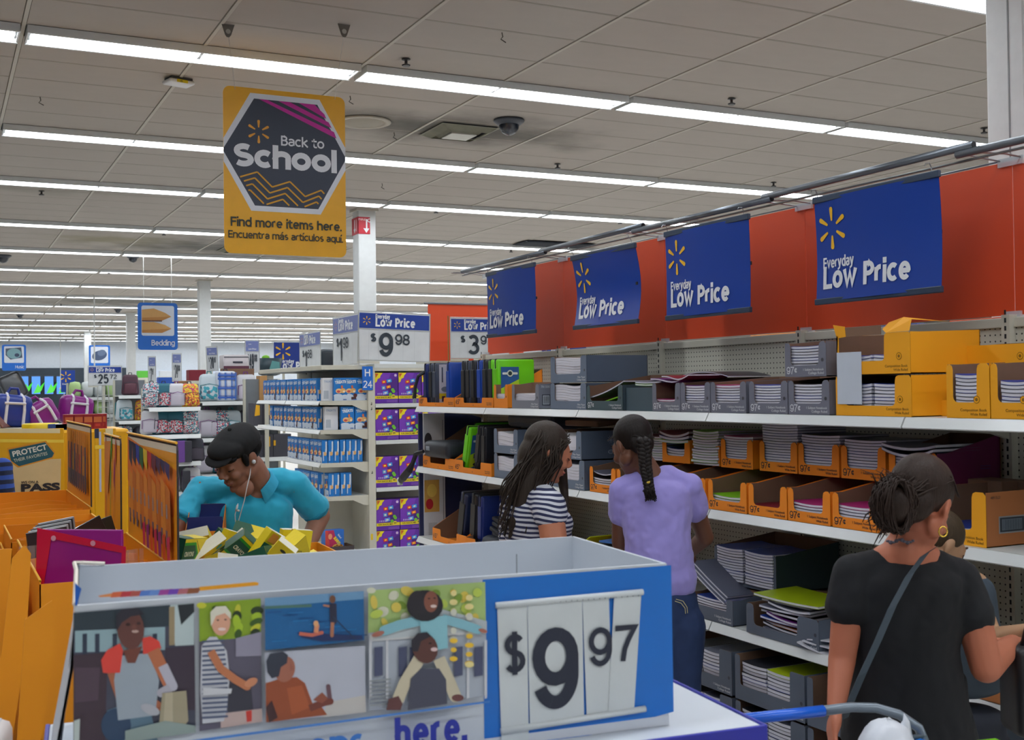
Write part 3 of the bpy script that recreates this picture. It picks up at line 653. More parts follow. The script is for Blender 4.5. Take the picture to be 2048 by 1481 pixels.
# ================================================================ CARTONS, NOTEBOOKS AND BINDERS ON THE LONG SHELVES
GREY = (112, 114, 128); FGREY = (104, 118, 138); ORG = (238, 136, 22); YLW = (238, 164, 14)
m_kraft = mat('brown_carton_inside', (126, 96, 76), 0.85, noise=.08)
m_carton = {}
def cm(c): return mat('carton_%d_%d_%d' % c, c, 0.62, noise=.06, scale=6)
R90 = -PI / 2
def carton(name, label, cat, X, Y, Z, w, d, hf, hb, colr, cut=None, words=(), price=None, ink_c=None, side_c=None, group=None, rot=0.0, dot=True, marks=0, post=None, slope=True):
    """an open display carton; local x runs along its front, y into the shelf. cut = (x0, x1, z, r) of the U-shaped opening"""
    o = thing(name, label, cat, (X, Y, Z), R90 + rot, group); t = .003
    mo, mi = cm(colr), m_kraft; ms = cm(side_c) if side_c else mo; post = post or .05
    g = G()
    g.box(0, 0, 0, w, d, t, 0)
    g.box(0, d - t, t, w, d, hb, 1); g.box(0, d, 0, w, d + .001, hb, 0)
    prof = [(0, 0), (0, hf), (post, hf), (d, hb), (d, 0)] if slope else [(0, 0), (0, hf), (d, hb), (d, 0)]
    pin = [(.004, t), (.004, hf), (post, hf - .0005), (d - t, hb - .0005), (d - t, t)] if slope else [(.004, t), (.004, hf), (d - t, hb), (d - t, t)]
    for x0, s in ((0, 1), (w, -1)):
        g.prism(prof, x0, x0 + s * .0015, 'yz', 2); g.prism(pin, x0 + s * .0016, x0 + s * .003, 'yz', 1)
    g.build('carton_body', [mo, mi, ms], o, fix=True)
    f = G()
    if cut:
        x0, x1, zc, r = cut
        P = [(0, 0), (w, 0), (w, hf - r * .6), (w - r * .6, hf), (x1 + r * .8, hf), (x1 + r * .2, hf - r * .3), (x1, hf - r)]
        P += [(x1 - r * (1 - math.cos(a)), zc + r * (1 - math.sin(a))) for a in (PI / 6, PI / 3, PI / 2)]
        P += [(x0 + r * (1 - math.sin(a)), zc + r * (1 - math.cos(a))) for a in (0, PI / 6, PI / 3, PI / 2)]
        P += [(x0, hf - r), (x0 - r * .2, hf - r * .3), (x0 - r * .8, hf), (r * .6, hf), (0, hf - r * .6)]
        if x0 < .012: P = [p for p in P[:-5]] + [(x0, zc + r), (x0, hf)] if False else P
    else: P = [(0, 0), (w, 0), (w, hf), (0, hf)]
    f.prism(P, 0, -.002, 'xz', 0); f.prism([(x, z) for x, z in P], .0004, .0016, 'xz', 1)
    f.build('front_panel', [mo, mi], o, fix=True)
    c = Canvas(.0002, y=-.0022); ic = ink_c or (205, 208, 214); zc = cut[2] if cut else hf * .5
    if price: c.st(price, .01, .011, min(.032, zc * .68), ic, wt=.14, w=.068)
    for k, s in enumerate(words): c.text(s, w - .012, .024 - .0145 * k, .0098, ic, align='r', bold=.012, w=min(.125, .0072 * len(s)))
    if dot and cut:
        cx = w - .02; c.ell(cx, max(zc, .055) + .012, .008, .008, tuple(int(v * .6) for v in colr), 10)
    if words or price or dot: c.build('front_print', o)
    if marks:
        q = Canvas(.0002)
        if marks == 1:
            for a in range(10): q.line([(d * .45, hb * .68), (d * .45 + .022 * math.cos(a * .63), hb * .68 + .022 * math.sin(a * .63))], .002, (170, 184, 204))
            q.ell(d * .45, hb * .25, .02, .012, (160, 174, 196), 9); q.ell(d * .45, hb * .25, .016, .009, colr, 9)
        if marks == 2:
            q.rect(.02, .02, .075, .085, (38, 44, 56)); q.rect(.025, .025, .07, .08, (190, 196, 204))
            for a in range(9): q.rect(.028 + a * .0045, .03, .0295 + a * .0045 + .001 * (a % 2), .075, (40, 46, 58))
            q.text('781500', .012, .125, .014, (190, 196, 204), w=.06)
        q.build('side_print', o, loc=(w + .0005, 0, 0), rot=PI / 2)
    return o
m_page = mat('white_page_edges', (216, 216, 226), 0.75, noise=.10, scale=60, stretch=(1, 1, 30))
m_cov = {k: mat('cover_' + k, v, .35, noise=.05) for k, v in dict(black=(36, 38, 46), magenta=(170, 24, 110), green=(120, 190, 20), blue=(30, 60, 150), lime=(150, 170, 10), red=(120, 16, 40), grey=(88, 92, 110), orange=(220, 120, 30), purple=(110, 40, 130), white=(205, 206, 214)).items()}
_nb = {}
def nb_mesh(w, d, t, bend, colr, wave=0):
    k = (round(w, 3), round(d, 2), round(t, 4), round(bend, 3), colr, wave)
    if k not in _nb:
        g = G(); N = 8
        def slab(z0, z1, x0, x1, y0, m):
            V = []
            for i in range(N + 1):
                x = x0 + (x1 - x0) * i / N; b = bend * (2 * x / w - 1) ** 2 + wave * .006 * math.sin(2.2 * PI * x / w)
                V += [(x, y0, z0 + b), (x, d, z0 + b), (x, d, z1 + b), (x, y0, z1 + b)]
            F_ = []
            for i in range(N):
                a, b = 4 * i, 4 * i + 4; F_ += [(a, b, b + 3, a + 3), (a + 1, a + 2, b + 2, b + 1), (a + 3, b + 3, b + 2, a + 2), (a, a + 1, b + 1, b)]
            F_ += [(0, 3, 2, 1), (4 * N, 4 * N + 1, 4 * N + 2, 4 * N + 3)]
            g.raw(V, F_, m)
        c = min(.0013, t * .14)
        slab(0, c, 0, w, -.001, 1); slab(c, t - c, .001, w - .0015, .0, 0); slab(t - c, t, 0, w, -.001, 1)
        _nb[k] = g.mesh('notebook', [m_page, m_cov[colr]])
    return _nb[k]
def stack(X, Y, Z, w, d, n, t, label, group, bend=.004, colors=('black', 'blue', 'black', 'grey'), top=None, jit=.003, wave=0, name='notebook', cat='notebook', rot=0):
    """n notebooks lying on one another, each one its own thing; (X,Y) is the far front corner"""
    z = Z
    for i in range(n):
        cc = top if (top and i == n - 1) else colors[(i * 7 + n) % len(colors)]
        b = bend * (.3 + .7 * i / max(1, n - 1)) if n > 1 else bend
        me = nb_mesh(w, d, t, round(b / .002) * .002, cc, wave)
        o = put(name, me, None, (X + random.uniform(0, jit), Y - random.uniform(0, jit), z), R90 + rot + random.uniform(-.01, .01))
        k = n - 1 - i; tag(o, (('topmost ' if k == 0 else ORD[k] + '-from-top ') if n > 1 else '') + label, cat, group); z += t + .0003
    return z
GW = ('1 Subject Notebook', 'College Ruled'); OW = ('1 Subject Notebook', 'Wide Ruled'); FW = ('Filler Paper', 'College Ruled'); CW = ('Composition Book', 'Wide Ruled')
BLK = (36, 40, 50)
def U(w, z=.045, m=.034, r=.02): return (m, w - m * 1.25, z, r)
# ---------- top shelf, grey notebook cartons
def top_shelf():
    X = XF + .006; z = Z1 + .001
    specs = [(4.912, .244, 5, 'magenta', .0105, 'half-empty'), (4.664, .238, 10, 'purple', .0117, 'brim-full'), (4.421, .262, 10, 'magenta', .0117, 'brim-full'), (4.136, .258, 10, 'blue', .0115, 'brim-full'), (3.872, .25, 10, 'black', .0117, 'brim-full')]
    where = ['next to the slate closed one', 'second before the lone half-empty one', 'in the middle of the row of five', 'next to last before the yellow composition cartons', 'under another grey carton by the yellow ones']
    for (y, w, n, tp, t, st), wh in zip(specs, where):
        g = 'notebooks in the grey carton ' + wh
        carton('notebook_carton', '%s grey notebook carton marked 97 cents, %s' % (st, wh), 'carton', X, y, z, w, .40, .142, .165, GREY, U(w, .046), GW, '97¢', group=None)
        stack(X + .008, y - .008, z + .006, w - .016, .27, n, t, 'white-edged notebook in the top-shelf grey carton ' + wh, g, top=tp)
        stack(X + .285, y - .008, z + .006, w - .016, .1, 1, .10 if n > 5 else .06, 'rear bundle of notebooks in the grey carton ' + wh, None, colors=('black',), name='notebook_bundle', jit=0)
    # upper one
    carton('notebook_carton', 'grey notebook carton stacked highest, beside the torn yellow carton', 'carton', X, 3.89, z + .158, .252, .40, .142, .17, GREY, U(.252, .046), GW, '97¢')
    stack(X + .008, 3.882, z + .164, .236, .27, 10, .0117, 'white-edged notebook in the highest grey carton', 'notebooks in the highest grey carton')
    # dark carton with lime folder and slanting notebook
    carton('notebook_carton', 'dark slate notebook carton with one notebook leaning out of it', 'carton', X, 5.568, z, .372, .42, .135, .19, (66, 86, 92), U(.372, .05), GW, '97¢', side_c=(58, 74, 84))
    o = G().rbox(0, 0, 0, .33, .24, .008, .002).build('lime_folder', m_cov['green'], loc=(X + .03, 5.55, z + .02), rot=(0, -.18, R90)); tag(o, 'lime green folder lying inside the dark slate carton', 'folder')
    o = put('notebook', nb_mesh(.36, .25, .009, .01, 'grey'), None, (X + .015, 5.555, z + .055), (0, -.24, R90)); tag(o, 'single notebook slanting up out of the dark slate carton', 'notebook')
    for k in range(2):
        o = put('notebook', nb_mesh(.2, .22, .010, .004, ('green', 'grey')[k]), None, (X + .03, 5.12, z + .128 + k * .0115), R90 + .15); tag(o, ('lower', 'upper')[k] + ' of two notebooks resting on the dark slate carton rim', 'notebook')
    carton('notebook_carton', 'slate carton with closed side, between the leaning notebook and the half-empty one', 'carton', X + .02, 5.19, z, .262, .38, .12, .13, (66, 84, 94), None, (), None, dot=False)
    # loose ones across the tops
    for k, (y, r) in enumerate(((4.93, .16), (4.86, -.05))):
        o = put('notebook', nb_mesh(.25, .24, .009, .012, ('purple', 'red')[k], 1), None, (X + .0 + .02 * k, y, z + .146 + .012 * k), (0, .0, R90 + r)); tag(o, ('curled notebook tossed over the rim of the half-empty carton', 'curled dark red notebook lying over another on the carton rim')[k], 'notebook')
    o = put('notebook', nb_mesh(.42, .26, .006, -.024, 'black'), None, (X + .18, 4.95, z + .19), R90); tag(o, 'black notebook arching over the back of the grey cartons', 'notebook')
    # filler paper
    def filler(y, zz, w, h, lab, price=None, marks=0, n=9, side=.4):
        carton('filler_paper_carton', lab, 'carton', X, y, zz, w, side, h, h, FGREY, U(w, .048, .05, .02), FW, None, marks=marks, side_c=(88, 104, 124))
        stack(X + .006, y - .01, zz + .006, w - .02, .27, n, (h - .02) / n, 'filler paper ream in the ' + lab, 'reams in the ' + lab, bend=.0, colors=('white',), jit=.002, wave=1, name='paper_ream', cat='paper')
    filler(5.99, z, .415, .150, 'lower blue-grey filler paper carton on the top shelf')
    filler(5.985, z + .154, .415, .150, 'upper blue-grey filler paper carton on the top shelf')
    carton('filler_paper_carton', 'small grey filler paper carton with a barcode on its side', 'carton', X - .005, 6.49, z, .36, .14, .148, .16, (124, 128, 140), U(.36, .05), FW, None, marks=2)
    stack(X + .006, 6.48, z + .006, .34, .12, 5, .016, 'ream of filler paper in the small barcode carton', 'reams in the small barcode carton', bend=0, colors=('white',), name='paper_ream', cat='paper', wave=1)
    carton('notebook_carton', 'narrow orange carton with a brown liner at the binder end', 'carton', X - .005, 6.752, z, .2, .13, .15, .15, ORG, U(.2, .06, .03), (), None)
    stack(X + .006, 6.745, z + .006, .18, .1, 4, .021, 'ream in the narrow orange carton', 'reams in the narrow orange carton', bend=0, colors=('white',), name='paper_ream', cat='paper')
    # composition books
    def comp(y, zz, w, d, hf, hb, lab, cut, n=0, hand=None, **k):
        o = carton('composition_carton', lab, 'carton', X, y, zz, w, d, hf, hb, YLW, cut, CW, None, ink_c=(120, 80, 10), dot=False, **k)
        c = Canvas(.0002, y=-.0025); cx = w - .055
        c.ell(cx, .065, .014, .014, (140, 95, 10), 14); c.ell(cx, .065, .0115, .0115, YLW, 14); c.ell(cx, .065, .006, .006, (140, 95, 10), 10); c.build('emblem', o)
        return o
    comp(3.583, z, .40, .36, .155, .16, 'lower yellow composition book carton, with a white card in its opening', (.05, .32, .04, .02))
    stack(X + .01, 3.50, z + .008, .10, .25, 9, .0125, 'composition book in the left pile of the lower yellow carton', 'composition books in the lower yellow carton, first pile', name='composition_book', cat='notebook')
    stack(X + .01, 3.385, z + .008, .17, .25, 9, .0125, 'composition book in the second pile of the lower yellow carton', 'composition books in the lower yellow carton, second pile', name='composition_book', cat='notebook')
    o = comp(3.575, z + .162, .39, .36, .155, .165, 'upper yellow composition book carton with a crumpled torn corner', (.012, .26, .05, .015))
    stack(X + .01, 3.50, z + .17, .10, .25, 5, .0125, 'composition book in the torn upper carton, first pile', 'composition books in the torn upper carton', name='composition_book', cat='notebook')
    stack(X + .01, 3.385, z + .17, .15, .25, 5, .0125, 'composition book in the torn upper carton, second pile', 'composition books in the torn upper carton, second pile', name='composition_book', cat='notebook')
    # crumpled flap and hanging liner on the upper carton
    fl = G(); fl.raw([(.27, -.003, .155), (.39, -.003, .157), (.39, .01, .20), (.33, .03, .212), (.27, .015, .195), (.25, .0, .17), (.39, .3, .19), (.30, .3, .2)], [(0, 1, 2, 3), (0, 3, 4), (0, 4, 5), (2, 6, 7, 3)])
    fl.build('torn_flap', cm(YLW), o); G().box(.0, .002, .15, .24, .004, .185).build('liner_edge', m_kraft, o)
    G().prism([(-.0, .145), (.05, .15), (.045, .19), (-.02, .2)], .0, .0025, 'xz').build('bent_tab', cm(YLW), o, fix=True)
    o = G().box(0, -.0, 0, .135, .0025, .205).build('white_card', mat('white_card', (196, 204, 216), .6), loc=(X - .006, 3.57, z + .045), rot=(0, 0, R90)); tag(o, 'blank white card standing across both yellow composition cartons', 'card')
    comp(3.20, z, .17, .36, .06, .06, 'low yellow carton lid between the composition cartons', None)
    comp(3.015, z, .188, .36, .19, .2, 'yellow composition book carton with a deep tapered opening', (.028, .135, .055, .02))
    stack(X + .008, 2.985, z + .01, .125, .25, 11, .0125, 'composition book in the deep tapered carton', 'composition books in the deep tapered carton', name='composition_book', cat='notebook', bend=.006)
    comp(2.822, z, .188, .36, .19, .2, 'yellow composition book carton nearest the camera on the top shelf', (.028, .14, .055, .02))
    stack(X + .008, 2.79, z + .01, .125, .25, 9, .0125, 'composition book in the nearest yellow carton', 'composition books in the nearest yellow carton', name='composition_book', cat='notebook', bend=.006)
    comp(3.19, z + .165, .30, .2, .11, .12, 'plain yellow carton set at the back of the top shelf', None); COL.objects[-1]
top_shelf()
for o_ in list(COL.objects):
    if o_.get('label') == 'plain yellow carton set at the back of the top shelf': o_.location.x = XF + .3; o_.location.z = Z1 + .155
    if o_.get('label') == 'low yellow carton lid between the composition cartons': o_.location.x = XF + .16
# ---------- second shelf
def second_shelf():
    X = XF + .006; z = Z2 + .001
    low = [(5.548, .27, 6, 'black', 'beside the filler paper, its top notebook curling up'), (5.262, .25, 3, 'grey', 'hidden by the lilac T-shirt, farther one'), (4.995, .25, 3, 'black', 'hidden by the lilac T-shirt, middle one'), (4.725, .25, 3, 'black', 'hidden by the lilac T-shirt, nearer one'),
           (4.452, .285, 5, 'green', 'just past the lilac sleeve'), (4.152, .258, 3, 'red', 'holding only three notebooks'), (3.886, .258, 6, 'magenta', 'topped magenta, farther'), (3.614, .25, 7, 'magenta', 'topped magenta, by the woman in black')]
    for y, w, n, tp, wh in low:
        carton('notebook_carton', 'lower-tier orange 97 cent carton ' + wh, 'carton', X, y, z, w, .42, .138, .20, ORG, U(w, .045), OW, '97¢', ink_c=BLK, dot=False)
        stack(X + .008, y - .008, z + .006, w - .016, .28, n, .0115, 'notebook in the lower orange carton ' + wh, 'notebooks in the lower orange carton ' + wh, top=tp, bend=.007)
    o = put('notebook', nb_mesh(.26, .25, .008, .022, 'grey'), None, (X + .02, 5.54, z + .085), (0, -.06, R90)); tag(o, 'curling notebook on top in the orange carton beside the filler paper', 'notebook')
    X2 = XF + .20; z2 = Z2 + .178
    up = [(4.61, .245, 12, 'magenta', 'third from the tipped one'), (4.315, .262, 18, 'grey', 'heaped highest with grey notebooks'), (4.044, .258, 14, 'black', 'directly under the shelf above, mid-tier'), (3.773, .255, 13, 'black', 'next to the magenta one, with even edges')]
    for y, w, n, tp, wh in up:
        carton('notebook_carton', 'upper-tier orange 97 cent carton ' + wh, 'carton', X2, y, z2, w, .34, .138, .16, ORG, U(w, .045), OW, '97¢', ink_c=BLK, dot=False)
        stack(X2 + .008, y - .008, z2 + .006, w - .016, .28, n, .0117, 'notebook in the upper orange carton ' + wh, 'notebooks in the upper orange carton ' + wh, top=tp, bend=.005)
    carton('notebook_carton', 'magenta-sided carton at the near end of the upper tier', 'carton', X2, 3.50, z2, .25, .34, .125, .19, ORG, U(.25, .045), (), None, side_c=(104, 22, 76), dot=False)
    stack(X2 + .004, 3.49, z2 + .006, .236, .28, 9, .0117, 'notebook in the magenta-sided carton', 'notebooks in the magenta-sided carton', bend=.005)
    for k in range(2): o = put('notebook', nb_mesh(.27, .25, .012, .026 - .01 * k, 'grey'), None, (X2 - .02, 3.52, z2 + .105 + .026 * k), R90 + .06 * k); tag(o, ('lower', 'upper')[k] + ' curled notebook spilling over the magenta-sided carton', 'notebook')
    o = carton('notebook_carton', 'tipped orange carton with notebooks sagging out of it', 'carton', X2, 5.12, z2, .23, .34, .12, .15, ORG, U(.23, .035), (), None, ink_c=BLK, dot=False, rot=.06)
    stack(X2 + .01, 5.10, z2 + .006, .20, .28, 5, .0125, 'notebook inside the tipped orange carton', 'notebooks inside the tipped orange carton', bend=.01, rot=.06)
    stack(X2 - .01, 5.14, z2 + .10, .24, .28, 3, .014, 'sagging notebook over the tipped orange carton', 'sagging notebooks over the tipped orange carton', bend=.022, rot=.08, top='red', colors=('blue', 'green'))
    stack(X2 + .02, 5.33, z2 + .0, .22, .28, 10, .0125, 'notebook in the loose pile beyond the braid', 'loose notebooks beyond the braid', bend=.01, top='red', colors=('green', 'black', 'blue'))
    stack(X2 + .0, 4.865, z2 + .0, .215, .28, 13, .0125, 'notebook in the uncartoned pile with green covers', 'notebooks in the uncartoned pile', bend=.008, jit=.012, top='green', colors=('grey', 'black', 'green'))
    o = G().rbox(0, 0, 0, .03, .012, .1, .002).build('orange_corner', cm(ORG), loc=(X2 + .01, 4.67, z2), rot=R90); tag(o, 'loose orange carton corner beside the uncartoned pile', 'cardboard')
    # filler paper cartons on the left half
    def filler(y, zz, w, h, lab, n=8, marks=0, dx=0):
        carton('filler_paper_carton', lab, 'carton', X + dx, y, zz, w, .42, h, h, FGREY, U(w, .05, .045, .02), FW, None, marks=marks, side_c=(84, 98, 118))
        stack(X + .006 + dx, y - .01, zz + .006, w - .02, .27, n, (h - .03) / n, 'filler paper ream in the ' + lab, 'reams in the ' + lab, bend=0, colors=('white',), wave=1, name='paper_ream', cat='paper')
    filler(6.77, z, .34, .158, 'lower filler paper carton beside the black bag'); filler(6.77, z + .16, .34, .155, 'upper filler paper carton beside the black bag', n=5)
    filler(6.0, z, .41, .165, 'lower filler paper carton by the dark-haired woman', dx=-.01); filler(6.0, z + .168, .38, .16, 'upper filler paper carton with line drawings on its side', marks=1, dx=-.01, n=2)
    filler(6.40, z, .36, .158, 'filler paper carton behind the long hair'); 
    o = G().rbox(0, 0, 0, .5, .25, .035, .008).build('flat_box', m_kraft, loc=(X + .2, 6.3, z + .34), rot=(.08, 0, R90)); tag(o, 'flattened brown carton lying on the filler paper cartons', 'box')
    # composition carton at the near end
    o = carton('composition_carton', 'big yellow composition carton with plain brown side and barcode label', 'carton', X + .02, 3.16, z, .29, .42, .19, .195, YLW, (.006, .23, .055, .02), CW, None, ink_c=(110, 74, 10), side_c=(176, 108, 60), dot=False)
    q = Canvas(.0002); q.rect(.06, .045, .19, .105, (150, 150, 150)); q.rect(.065, .05, .185, .10, (52, 58, 66)); q.rect(.075, .056, .175, .094, (120, 130, 142))
    for a in range(24): q.rect(.078 + a * .004, .058, .0795 + a * .004 + .001 * (a % 3 == 0), .092, (70, 80, 92))
    for k in range(3): q.text('WIDE RULED 100', .25, .165 - k * .014, .007, (90, 60, 50), w=.07)
    q.text('48915LD', .015, .168, .009, (80, 56, 46)); q.build('side_print', o, loc=(.2905, 0, 0), rot=PI / 2)
    stack(X + .03, 3.13, z + .006, .2, .25, 4, .0125, 'composition book in the big brown-sided carton', 'composition books in the big brown-sided carton', name='composition_book', cat='notebook')
    o = G().rbox(0, 0, 0, .33, .13, .20, .004).build('plain_box', m_kraft, loc=(XF + .36, 3.42, z), rot=R90); tag(o, 'plain brown carton standing at the back of the second shelf', 'box')
second_shelf()
# ---------- binders
m_zip = mat('zipper_black', (26, 28, 34), .5)
def binder(label, colr, X, Y, Z, rot=(0, 0, 0), w=.065, strap=False, lab=0, dark=False, group=None, sc=1.0):
    o = thing('zipper_binder', label, 'binder', (X, Y, Z), (rot[0], rot[1], R90 + rot[2]), group); m = mat('binder_%d_%d_%d' % colr, colr, .38, noise=.08)
    G().rbox(0, 0, 0, w, .27, .31, .012).build('cover', m, o, True)
    G().rbox(w * .42, -.004, .01, w * .58, .274, .314, .004).build('zipper', m_zip, o)
    G().rbox(w * .1, -.006, .06, w * .9, .004, .25, .004).build('spine_panel', m_zip if dark else m, o)
    if strap:
        G().tube([(w * .5, -.004, .25), (w * .3, -.05, .22), (w * .1, -.07, .14), (w * .0, -.075, .05)], [.014, .012, .012, .014], 6).build('strap', mat('strap_black', (30, 32, 40), .6), o)
        G().rbox(-.012, -.085, .02, .02, -.065, .055, .003).build('buckle', mat('buckle_grey', (150, 156, 164), .4), o)
    if lab:
        c = Canvas(.0003)
        if lab == 1: c.rect(.0, .0, .13, .24, (44, 92, 150)); c.poly([(0, .1), (.13, .16), (.13, .06), (0, 0)], (170, 210, 40)); c.rect(.02, .07, .06, .11, (150, 200, 60)); c.rect(.07, .06, .115, .10, (150, 200, 60)); c.rect(.075, .065, .11, .095, (50, 50, 90)); c.rect(.025, .075, .055, .105, (50, 50, 90)); c.ell(.065, .03, .04, .015, (20, 40, 60)); c.rrect(.01, .19, .12, .205, .005, (220, 226, 220)); c.ell(.065, .198, .022, .022, (210, 220, 200)); c.ell(.065, .198, .014, .014, (40, 60, 60))
        if lab == 2: c.rect(.0, .0, .1, .28, (196, 198, 204)); c.rect(.06, .14, .1, .28, (30, 36, 48)); c.rect(.0, .03, .1, .07, (220, 200, 30)); c.rect(.02, .01, .045, .05, (60, 30, 60)); c.rect(.06, .01, .09, .05, (60, 30, 60)); c.ell(.05, .1, .035, .02, (110, 120, 130)); c.rect(.02, .15, .03, .26, (60, 70, 90))
        c.build('paper_label', o, loc=(w + .006, .02, .02), rot=PI / 2)
    if sc != 1.0: o.scale = (sc,) * 3
    return o
def tray(lab, X, Y, Z, w, hb=.17, hf=.065, rot=0, price='$15⁹⁷'):
    o = carton('binder_tray', lab, 'tray', X, Y, Z, w, .36, hf, hb, ORG, (w * .24, w * .72, hf * .45, .012), (), None, dot=False, slope=False, rot=rot)
    c = Canvas(.0002, y=-.0024); c.text('$', .015, .03, .014, BLK); c.text('15', .027, .022, .032, BLK, w=.045); c.text('97', .076, .04, .014, BLK, w=.02)
    c.ell(w * .5, .015, .004, .006, BLK, 6); c.text('Five Subject', w - .02, .028, .007, BLK, align='r', w=.08); c.text('Zipper Binder', w - .02, .016, .007, BLK, align='r', w=.08); c.build('tray_print', o)
    return o
NV = (22, 44, 110); CH = (66, 74, 92); BK = (28, 30, 38); BL = (20, 70, 170); LG = (110, 210, 20)
def binders():
    X = XF + .03; z = Z1 + .005
    tray('orange binder tray priced 15.97 at the far end of the top shelf', XF + .004, 8.06, Z1 + .001, .66, hb=.25); tray('second orange binder tray on the top shelf, holding the green binders', XF + .004, 7.39, Z1 + .001, .62, hb=.25)
    for dy, c, l, kw in ((8.03, NV, 'navy binder with a hanging black strap at the far end of the top shelf', dict(strap=True)), (7.93, CH, 'charcoal binder next to the navy strapped one', dict(dark=True)), (7.85, CH, 'charcoal binder with a white product label card', dict(lab=2)), (7.60, BL, 'bright blue binder before the second tray', dict())):
        binder(l, c, X, dy, z, **kw)
    for dy, c, l, kw in ((7.34, BK, 'first black binder of the second tray', dict(dark=True)), (7.26, CH, 'charcoal binder after the first black one in the second tray', dict(dark=True)), (7.18, BK, 'black binder touching the blue one in the second tray', dict(dark=True)),
                         (7.08, BL, 'blue binder among black ones in the second tray', dict()), (6.99, BK, 'black binder before the green binders', dict(strap=False, dark=True)),
                         (6.90, LG, 'lime green binder behind the labelled one', dict(dark=True)), (6.82, LG, 'lime green binder with a blue product label', dict(lab=1))):
        binder(l, c, X, dy, z, **kw)
    # second shelf
    z = Z2 + .001
    tray('orange binder tray under the black shoulder bag', XF + .004, 7.99, z, .58, hb=.3, hf=.085); tray('orange binder tray under the leaning green binder', XF + .0, 7.40, z, .60, hf=.085)
    binder('lime green binder leaning to one side with a blue product label', LG, XF + .02, 7.33, z + .03, rot=(0, .30, 0), w=.07, lab=1)
    binder('black binder leaning against the tilted green one', BK, XF + .03, 7.15, z + .03, rot=(0, .22, 0), dark=True); binder('black binder next to the filler paper cartons', BK, XF + .03, 7.03, z + .012, rot=(0, .05, 0), dark=True)
    binder('thin green-edged binder standing deep in the tray', (96, 190, 30), XF + .2, 7.62, z + .05, rot=(0, .4, 0), w=.02)
    o = thing('shoulder_bag', 'black padded bag lying on the tray with its strap hanging down', 'bag', (XF + .0, 7.93, z + .08), R90)
    G().rbox(.02, -.03, 0, .46, .25, .12, .035).build('bag_body', mat('bag_nylon', (34, 38, 48), .55, bump=.2), o, True)
    G().tube([(.03, -.03, .04), (-.04, -.06, .02), (-.06, -.08, -.05), (-.10, -.09, -.10), (-.2, -.1, -.16), (-.26, -.1, -.19)], [.014, .02, .018, .03, .032, .022], 6).build('strap', mat('strap_black', (30, 32, 40), .6), o)
    G().rbox(-.30, -.115, -.225, -.25, -.085, -.17, .004).build('strap_tab', mat('strap_tab_white', (200, 204, 206), .5), o)
    G().rbox(.09, -.036, .05, .15, -.028, .08, .003).build('badge', mat('badge_grey', (150, 160, 170), .3, .3), o)
    o = G().rbox(0, 0, 0, .6, .33, .09, .03).build('black_case', mat('bag_nylon', (34, 38, 48), .55, bump=.2), loc=(XF + .1, 6.78, Z2 + .325), rot=R90); tag(o, 'flat black case laid on top of the filler paper cartons', 'case')
    # third shelf
    z = Z3 + .001
    tray('far orange binder tray on the low shelf', XF + .004, 7.82, z, .60, hb=.3, hf=.09); tray('near orange binder tray on the low shelf, skewed outward', XF - .02, 7.18, z, .55, hf=.09, rot=.08)
    binder('navy binder leaning back in the low tray', (24, 36, 70), XF + .03, 7.46, z + .03, rot=(0, .25, 0), w=.09, dark=True, sc=1.2); binder('black binder next to the leaning navy one on the low shelf', BK, XF + .04, 7.26, z + .02, rot=(0, .12, 0), w=.08, dark=True, sc=1.2)
    binder('navy binder showing its blue cover on the low shelf', (20, 40, 110), XF + .03, 7.10, z + .02, rot=(0, .05, 0), w=.06, sc=1.15)
    for k in range(7):
        o = G().rbox(0, 0, 0, .3, .26, .028, .008).build('zipper_pouch', mat(('bag_nylon', 'binder_dark_b')[k % 2], ((34, 38, 48), (48, 56, 70))[k % 2], .5, bump=.2), loc=(XF + .03 + random.uniform(0, .04), 6.96, z + .03 + k * .032), rot=(random.uniform(-.05, .05), .25 + random.uniform(-.06, .06), R90 + random.uniform(-.15, .15))); tag(o, ORD[k] + '-from-bottom dark zipper pouch in the leaning pile on the low shelf', 'pouch', 'dark zipper pouches on the low shelf')
    o = G().rbox(0, 0, 0, .24, .2, .11, .04).build('black_pouch', mat('bag_nylon', (34, 38, 48), .35, bump=.2), loc=(XF + .0, 7.0, z + .015), rot=R90, smooth=True); tag(o, 'shiny black pouch lying in the skewed tray', 'pouch')
    carton('notebook_carton', 'pale grey carton beside the skewed tray on the low shelf', 'carton', XF + .02, 6.62, z, .2, .35, .28, .28, (150, 160, 176), None, (), None, dot=False)
    # low shelf past the striped shirt
    tray('orange tray of the low shelf beside the lilac T-shirt', XF, 5.75, z, .5, hb=.2, hf=.11, price=None)
    for k, (c, yy, zz, r) in enumerate(((BK, 5.5, .12, .1), (CH, 5.46, .155, -.1), (BK, 5.5, .20, .05))):
        o = G().rbox(0, 0, 0, .34, .27, .045, .018).build('zipper_case', mat('case_%d' % k, c, .5, bump=.2), loc=(XF + .0, yy, z + zz), rot=(0, .1 + .05 * k, R90 + r), smooth=True); tag(o, ('lowest', 'middle', 'topmost')[k] + ' of three dark padded cases piled beside the lilac T-shirt', 'case', )
    o = G().rbox(0, 0, 0, .34, .22, .006, .002).build('lime_folder', mat('lime_yellow', (190, 200, 10), .4), loc=(XF - .02, 5.86, z + .10), rot=(0, -.5, R90 + .1)); tag(o, 'yellow-lime folder slanting out of the low orange tray', 'folder')
    stack(XF + .0, 5.38, z + .0, .3, .26, 5, .016, 'notebook in the low pile next to the lilac T-shirt', 'notebooks in the low pile', bend=.012, top='magenta', jit=.02)
